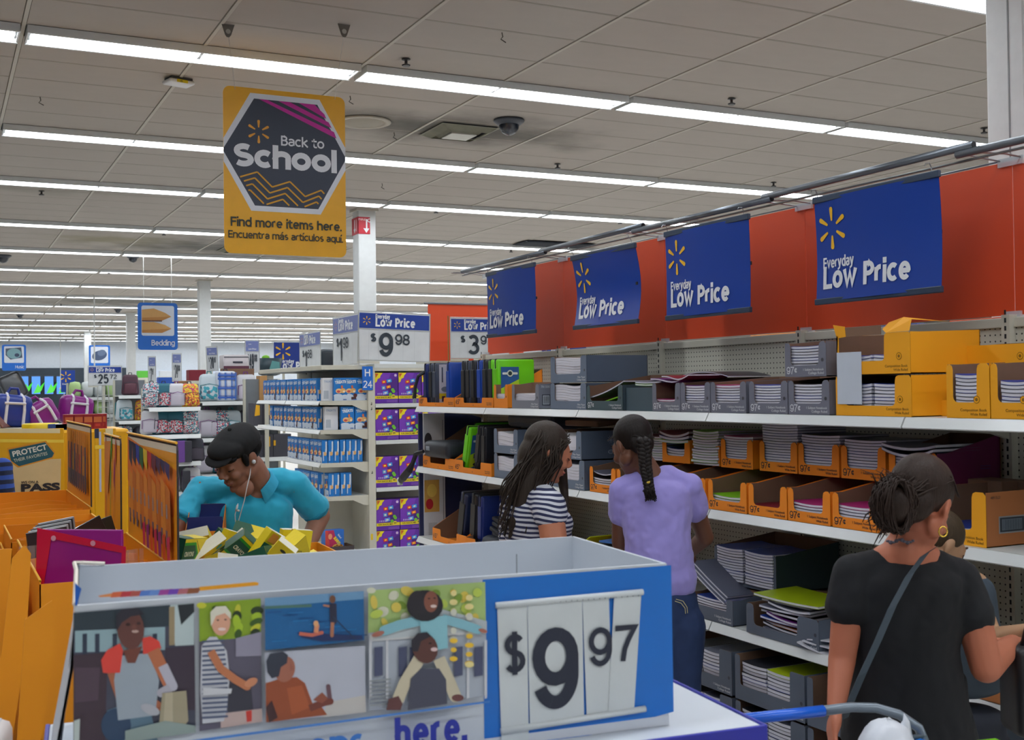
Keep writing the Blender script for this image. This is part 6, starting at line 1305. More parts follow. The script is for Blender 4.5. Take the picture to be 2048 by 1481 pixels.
    G().rbox(-.05, -.078, -.2, w + .162, -.070, .002, .002).build('front_rim', mbl, t); G().rbox(w + .158, -.078, -.2, w + .164, dp + .03, .003, .002).build('side_rim', mbl, t); G().rbox(-.058, -.078, -.2, -.05, dp + .03, .0, .002).build('side_rim', mbl, t)
    G().box(-.04, .0, -1.149, w + .12, dp, -.2).build('pallet_body', mat('pallet_card_blue', (30, 60, 150), .6), t)
    # corner of another white box
    a = onZ(28, 1432, 1.12); o = thing('display_bin', 'blurred white box corner poking in beside the flared bin wall', 'display bin', (a.x, a.y, 0), -.2); G().rbox(-.42, -.5, 0, .0, .0, 1.12, .02).build('box_body', mat('box_cream', (214, 208, 206), .4), o, True); G().box(-.41, -.49, 1.12, -.02, -.02, 1.122).build('lid_line', mw, o)
    # straps of blue print on the near pallet
    return b
front_bin()
# ================================================================ ORANGE DISPLAY WITH TALL PRINTED SIDE PANELS
m_or = mat('display_orange', (238, 150, 18), .5, noise=.04, scale=3)
def crayon_art(c, w, h, kind):
    """bundles of coloured pencils on an orange ground"""
    c.rect(0, 0, w, h, (250, 168, 34)); c.rect(0, h * .94, w, h, (236, 226, 200))
    R = random.Random(kind)
    if kind == 2:
        c.poly([(0, .55 * h), (w * .95, .40 * h), (w, h * .8), (0, h)], (240, 130, 40))
        cols = [(46, 46, 76), (34, 36, 70), (20, 60, 170), (36, 110, 60), (230, 200, 40), (200, 40, 50), (110, 30, 60), (70, 36, 80), (40, 40, 90), (60, 50, 110)]
        n = 10
        for k in range(n):
            x0 = w * (.03 + .092 * k); x1 = x0 + w * .086; zt = h * (.97 - .012 * k); zm = h * (.70 - .0 * k + .02 * (k % 3)); cc = cols[k]
            c.poly([(x0, zt), (x1, zt - .008), (x1 - .006, zm), (x0 + .01, zm + .03)], cc)
            c.poly([(x0 + .008, zm - .01), (x1 + .002, zm - .03), (x1 + w * .02, h * .2), (x0 + w * .02, h * .22)], (214, 122, 34) if k % 2 else (236, 150, 50))
            c.poly([(x0 + w * .012, h * .28), (x0 + w * .045, h * .28), (x0 + w * .05, h * .14), (x0 + w * .02, h * .14)], (120, 104, 120))
            c.poly([(x0 + w * .02, h * .5), (x0 + w * .045, h * .5), (x0 + w * .05, h * .38), (x0 + w * .025, h * .38)], (170, 150, 150))
        for k in range(7): x0 = w * (.42 + .08 * k); c.poly([(x0, h * .22), (x0 + w * .05, h * .25), (x0 + w * .06, .01), (x0 + .01, .01)], ((206, 40, 90), (150, 40, 130), (220, 80, 40))[k % 3])
    elif kind == 1:
        for x, z, cc in ((.18, .66, (130, 60, 150)), (.42, .55, (90, 160, 40)), (.66, .62, (180, 30, 120)), (.12, .86, (200, 90, 70)), (.5, .9, (110, 190, 70)), (.78, .86, (200, 60, 50))):
            c.poly([(x * w - .02, z * h - .03), (x * w, z * h + .07), (x * w + .025, z * h + .02), (x * w + .0, z * h - .08)], cc); c.line([(x * w, z * h - .07), (x * w - .03, .02)], .006, cc)
        c.poly([(.1 * w, .95 * h), (.5 * w, .97 * h), (.3 * w, .35 * h), (.2 * w, .35 * h)], (232, 150, 60))
    else:
        for k in range(11):
            x0 = w * (.06 + .082 * k); cc = ((90, 40, 50), (170, 40, 50), (60, 50, 90), (200, 150, 50), (50, 60, 100), (140, 60, 50))[k % 6]
            c.poly([(x0, h * .92), (x0 + w * .03, h * .93), (x0 + w * .034, h * .3), (x0, h * .3)], (206, 120, 40)); c.poly([(x0, h * .62), (x0 + w * .05, h * .62), (x0 + w * .05, h * .3), (x0, h * .3)], cc); c.poly([(x0, h * .36), (x0 + w * .06, h * .36), (x0 + w * .065, h * .16), (x0 + .01, h * .12)], (56, 60, 84))
            c.poly([(x0 + .003, h * .74), (x0 + w * .05, h * .75), (x0 + w * .05, h * .62), (x0, h * .62)], (190, 110, 60) if k % 2 else cc)
def folder_display():
    SX = .705
    def tray_(lab, y0, y1, wd, side_h, art, wlab, dz=0.0, ndiv=3, z=1.2, x=SX, back=.0):
        o = thing('folder_tray', lab, 'display tray', (x, y0, z), 0); L = y1 - y0; D = .55
        G().box(-.004, 0, -D, 0, L, 0).build('side_wall', m_or, o); G().box(-wd, 0, -D, -wd + .004, L, .0).build('side_wall', m_or, o)
        G().box(-wd, 0, -D, 0, .004, -.012).build('front_wall', m_or, o); G().box(-wd, L - .004, -D, 0, L, .0).build('back_wall', m_or, o); G().box(-wd, 0, -D, 0, L, -D + .01).build('floor_panel', m_or, o)
        for k in range(ndiv):
            yy = L * (k + 1) / (ndiv + 1); G().prism([(-wd + .006, -D + .012), (-.006, -D + .012), (-.006, -.03 - .01 * k), (-wd * .4, -.025), (-wd + .006, -.045)], yy, yy + .004, 'xz').build('divider', m_or, o, fix=True)
        for s in (-wd + .002, -.002): G().tube([(s, 0, 0), (s, L, 0)], .004, 6).build('rim_fold', mat('rim_yellow', (244, 182, 40), .45), o)
        if art is not None:
            a0, a1, h0, h1 = wlab
            pts = [(a0, .0), (a1, .0), (a1, h1 - .015), (a1 - .012, h1), (a0 + .02, h0), (a0, h0 - .03)]
            # the wing: y runs away from the camera
            s = G().prism([(p, q_) for p, q_ in pts], .0, .006, 'yz').build('tall_side_panel', mat('panel_edge_dark', (52, 44, 46), .6), o, fix=True)
            c = Canvas(.0003); crayon_art(c, a1 - a0, min(h0, h1) - .02, art); 
            g = c.g; g.v = [(x_, y_, z_ * (1 + (h1 / h0 - 1) * (1 - x_ / (a1 - a0)) if h1 > h0 else 1)) for x_, y_, z_ in g.v]
            # print faces the tray side that the camera sees (towards -x)
            c.build('panel_print', s, loc=(-.0008, a1, .004), rot=-PI / 2)
            G().tube([(-.001, a0, h0 - .005), (-.001, a1, h1 - .002)], .005, 6).build('panel_top_fold', mat('rim_yellow', (244, 182, 40), .45), s)
        return o
    # wings are seen from the aisle they close off, so they are printed on the -x face
    tray_('nearest orange folder tray with the widest pencil-print side panel', 3.9, 5.03, .42, .42, 2, (.0, 1.08, .42, .42))
    tray_('middle orange folder tray with a watercolour-brush side panel', 5.06, 5.62, .42, .42, 1, (.0, .5, .40, .40), ndiv=2, x=SX - .02)
    tray_('farthest orange folder tray with tall dark pencil-print panel', 6.28, 7.5, .46, .42, 3, (.0, 1.18, .42, .42), ndiv=3, x=SX)
    tray_('deep orange folder tray between the near and far ones', 5.66, 6.24, .46, .42, None, None, ndiv=2, z=1.17)
    # second run of trays on the other side, plain
    for k in range(4):
        tray_(['nearest plain orange tray of the outer run', 'second plain orange tray of the outer run', 'third plain orange tray of the outer run', 'farthest plain orange tray of the outer run'][k], 4.2 + .82 * k, 4.96 + .82 * k, .40, 0, None, None, ndiv=2, z=1.12, x=SX - .45)
    o = G().rbox(SX - 1.0, 3.25, 0, SX + .02, 7.6, .52, .01).build('display_pallet', mat('base_navy', (24, 50, 130), .5)); tag(o, 'dark blue base carrying the orange folder trays', 'pallet')
    # slanted orange gussets seen at the picture edge
    for k, (Yg, P) in enumerate(((4.02, [(-60, 1102), (24, 1098), (10, 1290), (-8, 1481), (-90, 1481)]), (3.55, [(24, 1118), (49, 1090), (62, 1108), (52, 1300), (24, 1481), (-30, 1481), (4, 1300)]), (3.2, [(50, 1240), (104, 1202), (112, 1290), (82, 1481), (34, 1481)]))):
        pts = [onY(*p, Yg) for p in P]; o = G().prism([(p.x - pts[0].x, p.z - pts[0].z) for p in pts], 0, .005, 'xz').build('gusset_panel', m_or, loc=pts[0], fix=True); tag(o, ('farthest', 'middle', 'nearest')[k] + ' slanted orange gusset panel beside the nearest tray', 'panel')
    # folders in the near tray
    o = thing('pencil_pouch', 'magenta pencil pouch with red edge and punched holes standing in the orange tray', 'pouch', onD(76, 1180, 3.85)); a = o.location; e = onD(255, 1165, 3.80); rot = math.atan2(e.y - a.y, e.x - a.x); o.rotation_euler = (0, 0, rot)
    w = .30
    G().rbox(0, 0, 0, w, .012, .20, .003).build('pouch_body', mat('pouch_purple', (150, 20, 130), .3, coat=.5), o); G().prism([(-.008, -.02), (.016, -.02), (.05, .17), (w + .0, .125), (w - .01, -.02), (w + .01, -.02), (w + .014, .145), (.0, .205), (-.0, .2)], -.003, -.001, 'xz').build('red_edge', mat('pouch_red', (206, 10, 60), .3, coat=.5), o, fix=True)
    for x in (.06, .20): G().tube([(x, -.0045, .178 - .11 * x), (x, -.006, .178 - .11 * x)], .009, 12).build('punched_hole', mat('hole_pink', (214, 150, 170), .4), o)
    for k in range(6):
        p = onD(52 + 5 * k, 1068 - 4 * k, 4.45 + .08 * k); o = G().rbox(0, 0, -.10, .15, .012, .0, .002).build('folder', mat(('folder_black', 'folder_clear')[k % 2], ((40, 44, 52), (170, 176, 184))[k % 2], .3, coat=.3), loc=p, rot=(0, -.12, .1 + .03 * k)); tag(o, ORD[k] + ' pocket folder standing behind the magenta pouch', 'folder', 'pocket folders behind the magenta pouch')
    for k, (px, py, r) in enumerate(((150, 1058, -.55), (172, 1050, -.35))):
        o = G().rbox(0, 0, -.14, .11, .01, .0, .002).build('folder', mat('folder_black', (40, 44, 52), .3), loc=onD(px, py, 4.7 + .1 * k), rot=(0, r * .8, .2)); tag(o, ('farther', 'nearer')[k] + ' black folder tilted out beside the pencil panels', 'folder')
    # clear film sleeves over the tray edges
    for k, (px, py, D) in enumerate(((40, 1095, 4.2), (225, 1105, 3.9))):
        g = G(); rr = random.Random(k)
        for j in range(6): g.face([(.02 * j, .01 * rr.random(), 0), (.02 * j + .02, .01 * rr.random(), 0), (.02 * j + .03, .02 * rr.random(), -.2), (.02 * j + .008, .02 * rr.random(), -.2)])
        o = g.build('film_sleeve', m_film, loc=onD(px, py, D), rot=.4); tag(o, ('crumpled clear film sleeve on the outer tray corner', 'crumpled clear film sleeve next to the magenta pouch')[k], 'plastic film')
folder_display()
def far_yellow():
    # yellow header boards of the outer displays
    Y = 8.6; a = onY(-60, 985, Y); b = onY(128, 857, Y); mo = mat('display_yellow', (240, 178, 14), .35, noise=.05, scale=2)
    s = thing('header_display', 'wide yellow display header with a teal patch reading Protect Their Favorites', 'display header', (a.x, Y, a.z)); w, h = b.x - a.x, b.z - a.z
    G().rbox(0, 0, -1.0, w, .02, h, .004).build('header_board', mo, s)
    def q(px, py): p = onY(px, py, Y); return (p.x - a.x, p.z - a.z)
    c = Canvas(.0008, y=-.001)
    def poly(P, cc): c.poly([q(*p) for p in P], cc)
    poly([(-60, 857), (120, 858), (120, 867), (-60, 866)], (236, 220, 170)); poly([(-60, 878), (128, 880), (128, 886), (-60, 885)], (250, 214, 70)); poly([(-60, 925), (122, 918), (121, 985), (-60, 985)], (226, 196, 140)); poly([(14, 897), (92, 882), (110, 905), (106, 917), (36, 936), (20, 925)], (226, 150, 30))
    poly([(17, 900), (90, 885), (108, 907), (104, 915), (38, 933), (22, 922)], (28, 88, 100)); x, z = q(26, 914); x1, _ = q(96, 914); k = x1 - x
    c.text('PROTECT', x, z, .036, (225, 222, 206), w=k, bold=.03, rot=.2); x, z = q(28, 925); c.text('THEIR FAVORITES', x, z, .022, (214, 214, 190), w=k * .98, bold=.01, rot=.2)
    x, z = q(42, 968); c.text('WS ON A', x, z, .017, (50, 40, 40), w=q(77, 968)[0] - x, bold=.02); x, z = q(42, 984); c.text('PASS', x, z, .05, (40, 36, 40), w=q(120, 984)[0] - x, bold=.05); c.build('header_print', s)
    a = onY(190, 985, 8.2); b = onY(232, 857, 8.2); o = thing('header_display', 'narrow yellow display header beside the tall dark pencil panel', 'display header', (a.x, 8.2, a.z)); w, h = b.x - a.x, b.z - a.z
    G().rbox(0, 0, -a.z, w, .02, h, .004).build('header_board', mo, o); c = Canvas(.0008, y=-.001); c.rect(.0, h * .85, w * .2, h, (40, 50, 80)); c.rect(w * .2, h * .0, w * .3, h * .95, (196, 200, 220)); c.rect(w * .5, h * .8, w * .85, h, (236, 220, 170)); c.rect(0, h * .68, w, h * .74, (250, 210, 60)); c.build('header_print', o)
    o = G().rbox(onY(-80, 0, 9.2).x, 8.9, 0, onY(240, 0, 9.2).x, 9.6, onY(60, 857, 8.9).z - .02, .02).build('display_bin', mo); tag(o, 'deep yellow bin behind the Protect Their Favorites header, heaped with goods', 'display bin')
    # goods on top of it
    zt = onY(60, 857, 8.9).z - .02
    for k in range(8):
        o = thing('red_box', ORD[k] + ' small red gold-printed box in the row behind the orange panels', 'box', (onY(122 + 9.5 * k, 0, 9.0).x, 9.0 + .05 * (k % 2), zt), 0, 'small red boxes in a row'); G().rbox(0, 0, 0, .075, .08, .11, .003).build('box_body', mat('box_red', (150, 30, 36), .4), o); c = Canvas(.0008, y=-.001); c.rect(.01, .05, .065, .09, (200, 110, 60)); c.rect(.02, .02, .055, .04, (190, 60, 50)); c.build('box_print', o)
    g = G(); g.lathe([(.001, .05), (.12, .05), (.13, .04), (.13, 0)], 18); o = g.build('yellow_lid', mat('lid_yellow', (230, 205, 30), .4), smooth=True, loc=(onY(78, 0, 9.0).x, 9.05, zt)); tag(o, 'yellow-lidded tub on the yellow bin', 'tub')
    for k in range(3):
        o = G().rbox(0, 0, 0, .13, .1, .045, .004).build('wipes_pack', mat('wipes_%d' % k, ((40, 80, 150), (206, 210, 214), (170, 60, 60))[k], .4), loc=(onY(90 + 14 * k, 0, 8.95).x, 8.92, zt + .002 * k)); tag(o, ('blue', 'white', 'dull red')[k] + ' flat pack between the yellow lid and the red boxes', 'packet')
    # duffel bags with white straps
    def duffel(px, py, Y, s, rx, col, nm, cname):
        p = onY(px, py, Y); p.z = 1.53; o = thing('duffel_bag', nm, 'bag', p, (0, rx, .2)); m = mat(cname, col, .35, bump=.5, scale=7)
        g = G(); g.rbox(-.24 * s, -.14 * s, 0, .24 * s, .14 * s, .42 * s, .09 * s); g.build('bag_body', m, o, True)
        for x in (-.10, .12): G().tube([(x * s, -.145 * s, .02), (x * s, -.148 * s, .22 * s), (x * s * .9, -.12 * s, .38 * s), (x * s * .8, 0, .43 * s)], [.012, .012, .012, .012], 6).build('white_strap', mat('strap_white', (206, 206, 216), .5), o)
        G().tube([(-.13 * s, -.15 * s, .30 * s), (.13 * s, -.15 * s, .31 * s)], .01, 6).build('cross_strap', mat('strap_white', (206, 206, 216), .5), o)
        G().tube([(-.08 * s, 0, .42 * s), (-.04 * s, 0, .5 * s), (.05 * s, 0, .5 * s), (.08 * s, 0, .42 * s)], .012, 6).build('handle', m, o)
    duffel(147, 836, 10.2, .56, .15, (126, 20, 124), 'purple duffel bag with white straps, the higher one', 'duffel_purple'); duffel(96, 848, 9.9, .5, -.5, (110, 22, 120), 'purple duffel bag with white straps leaning against the higher one', 'duffel_purple'); duffel(20, 858, 9.85, .6, .1, (20, 50, 140), 'blue duffel bag with a white strap at the picture edge', 'duffel_blue')
    o = G().rbox(onY(-60, 0, 9.6).x, 9.62, 0, onY(190, 0, 9.6).x, 10.7, 1.525, .01).build('display_table', m_steel); tag(o, 'pale table behind the yellow bin carrying the duffel bags', 'table')
    o = G().rbox(-.0, -.3, -.0, .02, .3, .62, .01).build('tilted_board', mat('board_brown', (120, 80, 70), .5), loc=onY(24, 856, 9.9), rot=(0, -.62, -.3)); tag(o, 'brown board leaning over the blue duffel bag', 'board')
    o = thing('grey_mirror', 'grey panel on a leaning stand between the blue and purple bags', 'mirror', onY(62, 846, 10.4), (0, -.42, .1)); G().rbox(-.09, 0, .22, .09, .02, .44, .03).build('panel', mat('mirror_grey', (110, 114, 118), .2, .3), o, True); G().tube([(0, .01, 0), (0, .01, .24)], .01, 6).build('stand', m_trim, o)
    # child in a striped blue shirt comes with the people
far_yellow()
# ================================================================ CRAYON BOXES
def crayons():
    base = thing('crayon_bin', 'yellow and orange open bin holding the loose crayon boxes', 'display bin', (onD(362, 1120, 4.35).x, onD(362, 1120, 4.35).y, 0), math.radians(-3))
    zr = 1.13; w, d = .62, .42
    for n_, bb in (('front_wall', (0, 0, .5, w, .006, zr - .0)), ('back_wall', (0, d, .5, w, d + .006, zr)), ('side_wall', (0, 0, .5, .006, d, zr)), ('side_wall', (w, 0, .5, w + .006, d, zr)), ('bin_floor', (0, 0, .9, w, d, .96))): G().box(*bb).build(n_, m_or, base)
    G().box(.02, .02, 0, w - .02, d - .02, .5).build('bin_stand', mat('base_navy', (24, 50, 130), .5), base)
    Yc, Gc = (232, 206, 36), (28, 84, 60)
    def crayon_box(v):
        def f():
            o = thing('crayon_box', '', 'box'); W, D_, h = ((.16, .055, .125), (.145, .04, .12), (.075, .03, .12))[v]
            G().rbox(-W / 2, -D_ / 2, -h / 2, W / 2, D_ / 2, h / 2, .0015).build('box_body', mat(('crayon_green', 'crayon_yellow')[v > 0], (Gc, Yc)[v > 0], .35), o)
            c = Canvas(.0004, y=-D_ / 2 - .0005)
            if v == 0: c.rect(-W / 2, -h / 2, W / 2, h / 2, Yc); c.poly([(-W / 2, -.03), (-W / 2, .05), (0, .05), (.03, .01), (0, -.03)], (40, 150, 40)); c.poly([(-W / 2, -.02), (-W / 2, .04), (-.005, .04), (.018, .01), (-.005, -.02)], Gc); c.line([(.0, .058), (.045, .01), (.0, -.038)], .002, (60, 70, 50)); c.text('CRAYONS', -.07, .002, .016, (226, 224, 190), w=.065, bold=.03); c.text('64', .045, -.05, .022, Gc, bold=.03)
            elif v == 1: c.rect(-W / 2, -.012, W / 2, .012, Gc); c.text('CRAYONS', -.05, -.007, .014, (226, 224, 190), w=.1, bold=.03); c.ell(.04, .038, .014, .014, (60, 160, 160), 12); c.ell(-.03, -.04, .025, .008, (60, 60, 30)); c.poly([(-.065, .02), (-.02, .02), (-.03, .055), (-.06, .055)], (236, 150, 60))
            else: c.rect(-W / 2, -h / 2, W / 2, -.03, (208, 206, 190)); c.rect(-W / 2, -.03, W / 2, -.018, Gc); c.ell(0, .035, .012, .006, (60, 60, 30)); [c.rect(-.03 + k * .006, -.054, -.027 + k * .006, -.036, (60, 60, 60)) for k in range(9)]
            c.build('box_print', o)
            t = Canvas(.0004, y=0); t.rect(-W / 2, -D_ / 2, W / 2, D_ / 2, (224, 220, 200) if v else Yc); t.g.v = [(x, z, h / 2 + .0008 - y * .0) for x, y, z in t.g.v]; 
            if not v: t.poly([(-W / 2, -D_ / 2), (-.02, -D_ / 2), (.0, 0), (-.02, D_ / 2), (-W / 2, D_ / 2)], Gc); t.g.v = [(x, y if abs(z - (h / 2 + .0008)) < 1e-6 else z, z if abs(z - (h / 2 + .0008)) < 1e-6 else h / 2 + .0014) for x, y, z in t.g.v]
            t.build('top_print', o)
            return o
        return f
    K = [Once(crayon_box(i)) for i in range(3)]
    spec = [  # px, py, depth, kind, rotation, words
        (455, 1098, 4.62, 0, (.5, .35, .5), 'long yellow and green crayon box at the back of the heap near the blue-lined tray'), (505, 1080, 4.55, 0, (.9, .3, -.35), 'topmost green-fronted crayon box in front of the turquoise shirt'),
        (383, 1084, 4.30, 1, (1.0, -.2, -.3), 'yellow crayon box with a white top beside the pencil panel'), (410, 1108, 4.15, 1, (.9, -.5, .3), 'crayon box showing its pale printed back near the front of the heap'), (452, 1092, 4.40, 2, (.3, .3, .7), 'small crayon box with barcode standing in the heap'),
        (490, 1112, 4.25, 0, (.6, .8, .2), 'green crayon box tipped on its corner'), (545, 1100, 4.22, 1, (.4, .5, .5), 'yellow crayon box with a round teal seal'), (577, 1090, 4.45, 2, (.1, .1, .2), 'farther of two upright yellow crayon boxes with white tops'), (600, 1092, 4.38, 2, (.05, .14, .15), 'nearer of two upright yellow crayon boxes with white tops'),
        (372, 1110, 4.05, 0, (.2, .1, .9), 'dark green crayon box at the corner touching the pencil panel'), (520, 1118, 4.12, 0, (1.2, .1, .9), 'green crayon box lying flat at the front'), (575, 1116, 4.15, 0, (.5, -.6, .3), 'green crayon box leaning against the upright ones'), (440, 1122, 4.05, 2, (1.3, .2, .2), 'small crayon box flat at the front edge'), (475, 1102, 4.5, 1, (.7, -.7, -.2), 'yellow crayon box half buried in the middle'), (558, 1112, 4.05, 2, (.5, .7, -.3), 'small pale crayon box at the front near the end')]
    for px, py, D, v, r, l in spec: K[v](onD(px, py, D), r, l)
    R = random.Random(5)
    for k in range(26):
        p = base.location + Vector((R.uniform(.08, w - .08), R.uniform(.06, d - .06), R.uniform(1.0, 1.1))); K[k % 3](p, (R.uniform(-1.2, 1.2), R.uniform(-1, 1), R.uniform(0, 3)), 'crayon box buried low in the heap, only an edge showing', 'crayon boxes low in the heap')
    # blue-lined tray behind
    a = onD(368, 1085, 4.74); o = carton('lined_tray', 'orange tray with a dark blue inside next to the turquoise shirt', 'tray', a.x, a.y, 1.0, .15, .24, .21, .30, ORG, None, (), None, dot=False, rot=PI / 2 - .3)
    G().box(.004, .08, .004, .146, .084, .26).build('blue_divider', mat('liner_blue', (36, 50, 120), .5), o); G().box(.004, .23, .004, .146, .233, .30).build('blue_back', mat('liner_blue', (36, 50, 120), .5), o)
    G().box(.0, .0, -.999, .15, .24, -.002).build('tray_stand', mat('base_navy', (24, 50, 130), .5), o)
crayons()
# ================================================================ SHOPPING CART
def cart():
    a = onZ(1475, 1441, 1.0); e = onZ(1690, 1420, 1.0); rot = math.atan2(e.y - a.y, e.x - a.x)
    o = thing('shopping_cart', 'grey wire shopping cart with a blue plastic handle', 'cart', (a.x, a.y, 0), rot); z = a.z; mg = mat('cart_grey', (120, 130, 140), .35, .5, noise=.05); mbl = mat('handle_blue', (14, 96, 214), .3, coat=.3)
    W = .50
    G().tube([(.0, 0, z), (.225, -.0, z + .002)], .0135, 14).build('handle_grip', mbl, o, True)
    G().tube([(.225, 0, z + .002), (.30, 0, z + .004), (.36, -.01, z), (.41, -.03, z - .015), (.45, -.05, z - .045), (.465, -.06, z - .09), (.47, -.08, z - .5), (.47, -.1, .12)], .012, 12).build('frame_tube', mg, o, True)
    G().tube([(.0, 0, z), (-.03, -.02, z - .02), (-.045, -.05, z - .07), (-.05, -.08, z - .5), (-.05, -.1, .12)], .012, 12).build('frame_tube', mg, o, True)
    G().tube([(-.045, -.06, z - .062), (.46, -.06, z - .062)], .006, 8).build('rear_bar', mg, o, True)
    g = G()
    zt, zb = z - .075, z - .40
    for k in range(15):
        x = -.03 + .48 * k / 14; g.tube([(x, -.08, zt), (x, -.1, zb), (x, -.75, zb + .04), (x, -.88, zt - .05)], .002, 4)
    for k in range(8):
        t = k / 7; zz = zt + (zb - zt) * t; g.tube([(-.03, -.08 - .02 * t, zz), (.45, -.08 - .02 * t, zz), (.45, -.88 + .13 * t, zz), (-.03, -.88 + .13 * t, zz), (-.03, -.08 - .02 * t, zz)], .0022 if k else .005, 5)
    w_ = g.build('wire_basket', mg, o); w_['kind'] = 'stuff'
    for x in (-.04, .46):
        G().tube([(x, -.1, .12), (x * .8 + .04, -.8, .16)], .012, 8).build('lower_rail', mg, o, True)
        for y in (-.12, -.78): G().tube([(x - .012, y, .06), (x + .012, y, .06)], .06, 16).build('wheel', mat('wheel_black', (40, 42, 46), .6), o)
    G().rbox(-.02, -.2, z - .25, .44, -.12, z - .235, .003).build('child_seat', mat('seat_blue', (20, 70, 160), .5), o)
    def world(x, y, zz): c, s = math.cos(rot), math.sin(rot); return Vector((a.x + x * c - y * s, a.y + x * s + y * c, zz))
    for k, (x, y, zz, r, l) in enumerate(((.33, -.10, z - .085, .085, 'white plastic shopping bag with a peaked knot in the cart'), (.17, -.14, z - .125, .08, 'second white plastic shopping bag in the cart, lower'))):
        g = G(); g.ball((0, 0, 0), (r * .85, r * .8, r), 18, 12); R = random.Random(k)
        g.v = [(p[0] * (1 + R.uniform(-.07, .07)), p[1] * (1 + R.uniform(-.07, .07)), p[2] * (1 + R.uniform(-.05, .05))) for p in g.v]
        g2 = G(); g2.add(g); g2.tube([(r * .5, 0, r * .5), (r * .62, 0, r * .9), (r * .55, 0, r * (1.1 - .2 * k))], [r * .28, r * .09, .001], 10)
        ob = thing('plastic_bag', l, 'bag', world(x, y, zz), rot); b_ = g2.build('bag_body', mat('bag_plastic', (206, 210, 218), .3, bump=.4, scale=20), ob, True)
        G().ball((-r * .1, -r * .75, r * .45), (r * .3, .004, r * .16), 10, 6).build('pink_print', mat('print_pink', (190, 130, 160), .4), ob)
    o = G().rbox(-.05, -.02, -.03, .05, .03, .02, .008).build('blue_packet', mat('packet_blue', (30, 120, 210), .35), loc=world(.41, -.1, z - .085), rot=rot + .3, smooth=True); tag(o, 'bright blue packet next to the cart tube', 'packet')
    o = G().rbox(-.08, -.03, -.03, .09, .03, .005, .006).build('lime_packet', mat('packet_lime', (110, 190, 10), .35), loc=world(.56, -.1, z - .085), rot=rot, smooth=True); tag(o, 'lime green packet at the far side of the cart', 'packet')
    o = G().rbox(-.08, -.03, -.4, .1, .03, -.03, .006).build('dark_tote', mat('tote_dark', (40, 44, 50), .5), loc=world(.56, -.1, z - .09), rot=rot); tag(o, 'dark tote hanging on the cart below the lime packet', 'bag')
cart()
# ================================================================ PEOPLE
VR = -YAW
def person(label, px, D):
    """root on the floor under picture column px at depth D; its x runs to the picture's right, y away from the camera"""
    b = onD(px, 700, D); o = thing('person', label, 'person', (b.x, b.y, 0), VR)
    M = (Matrix.Translation((b.x, b.y, 0)) @ Matrix.Rotation(VR, 4, 'Z')).inverted()
    def J(x, y, d): return M @ onD(x, y, d)
    return o, J
def caps(g, P, R, n=14):
    """rounded limb along P with radii R"""
    g.tube(P, R, n); 
    for p, r in zip(P, R): g.ball(p, r, n, 8)
def hull(g, P, R, flat, rot=None, n=24):
    """a smooth trunk of elliptical sections through P, rounded at both ends"""
    P = [Vector(p) for p in P]; rings = []
    def cr(a, b, c, d, t): return .5 * ((2 * b) + (c - a) * t + (2 * a - 5 * b + 4 * c - d) * t * t + (3 * b - a - 3 * c + d) * t ** 3)
    N = len(P); at = lambda L, i: L[max(0, min(N - 1, i))]
    for i in range(N - 1):
        for k in range(6):
            t = k / 6; rings.append(tuple(cr(at(L, i - 1), at(L, i), at(L, i + 1), at(L, i + 2), t) for L in (P, R, flat)))
    rings.append((P[-1], R[-1], flat[-1])); d0 = (P[0] - P[1]).normalized(); d1 = (P[-1] - P[-2]).normalized()
    cap0 = [(P[0] + d0 * .04 * math.sin(a), R[0] * math.cos(a), flat[0] * math.cos(a)) for a in (1.5, 1.2, .8, .4)]
    cap1 = [(P[-1] + d1 * .04 * math.sin(a), R[-1] * math.cos(a), flat[-1] * math.cos(a)) for a in (.4, .8, 1.2, 1.5)]
    rings = cap0 + rings + cap1; V = [(c.x + rx * math.cos(2 * PI * k / n), c.y + ry * math.sin(2 * PI * k / n), c.z) for c, rx, ry in rings for k in range(n)]
    F_ = [(i * n + k, i * n + (k + 1) % n, (i + 1) * n + (k + 1) % n, (i + 1) * n + k) for i in range(len(rings) - 1) for k in range(n)] + [tuple(range(n)), tuple(range((len(rings) - 1) * n, len(rings) * n))]
    g.raw(V, F_)
def soft(o, voxel=.006, it=6, disp=0, fac=.5):
    m = o.modifiers.new('remesh', 'REMESH'); m.mode = 'VOXEL'; m.voxel_size = voxel; m.use_smooth_shade = True
    s = o.modifiers.new('smooth', 'SMOOTH'); s.factor = fac; s.iterations = it
    if disp:
        t = bpy.data.textures.get('folds') or bpy.data.textures.new('folds', 'CLOUDS'); t.noise_scale = .09; t.noise_depth = 2
        d = o.modifiers.new('folds', 'DISPLACE'); d.texture = t; d.strength = disp; d.mid_level = .5; d.texture_coords = 'LOCAL'
    return o
def skin(name, c): return mat(name, c, .5, noise=.06, scale=18, spec=.4)
def headR(yaw, pitch, roll=0): return Matrix.Rotation(math.radians(yaw), 3, 'Z') @ Matrix.Rotation(math.radians(pitch), 3, 'X') @ Matrix.Rotation(math.radians(roll), 3, 'Y')
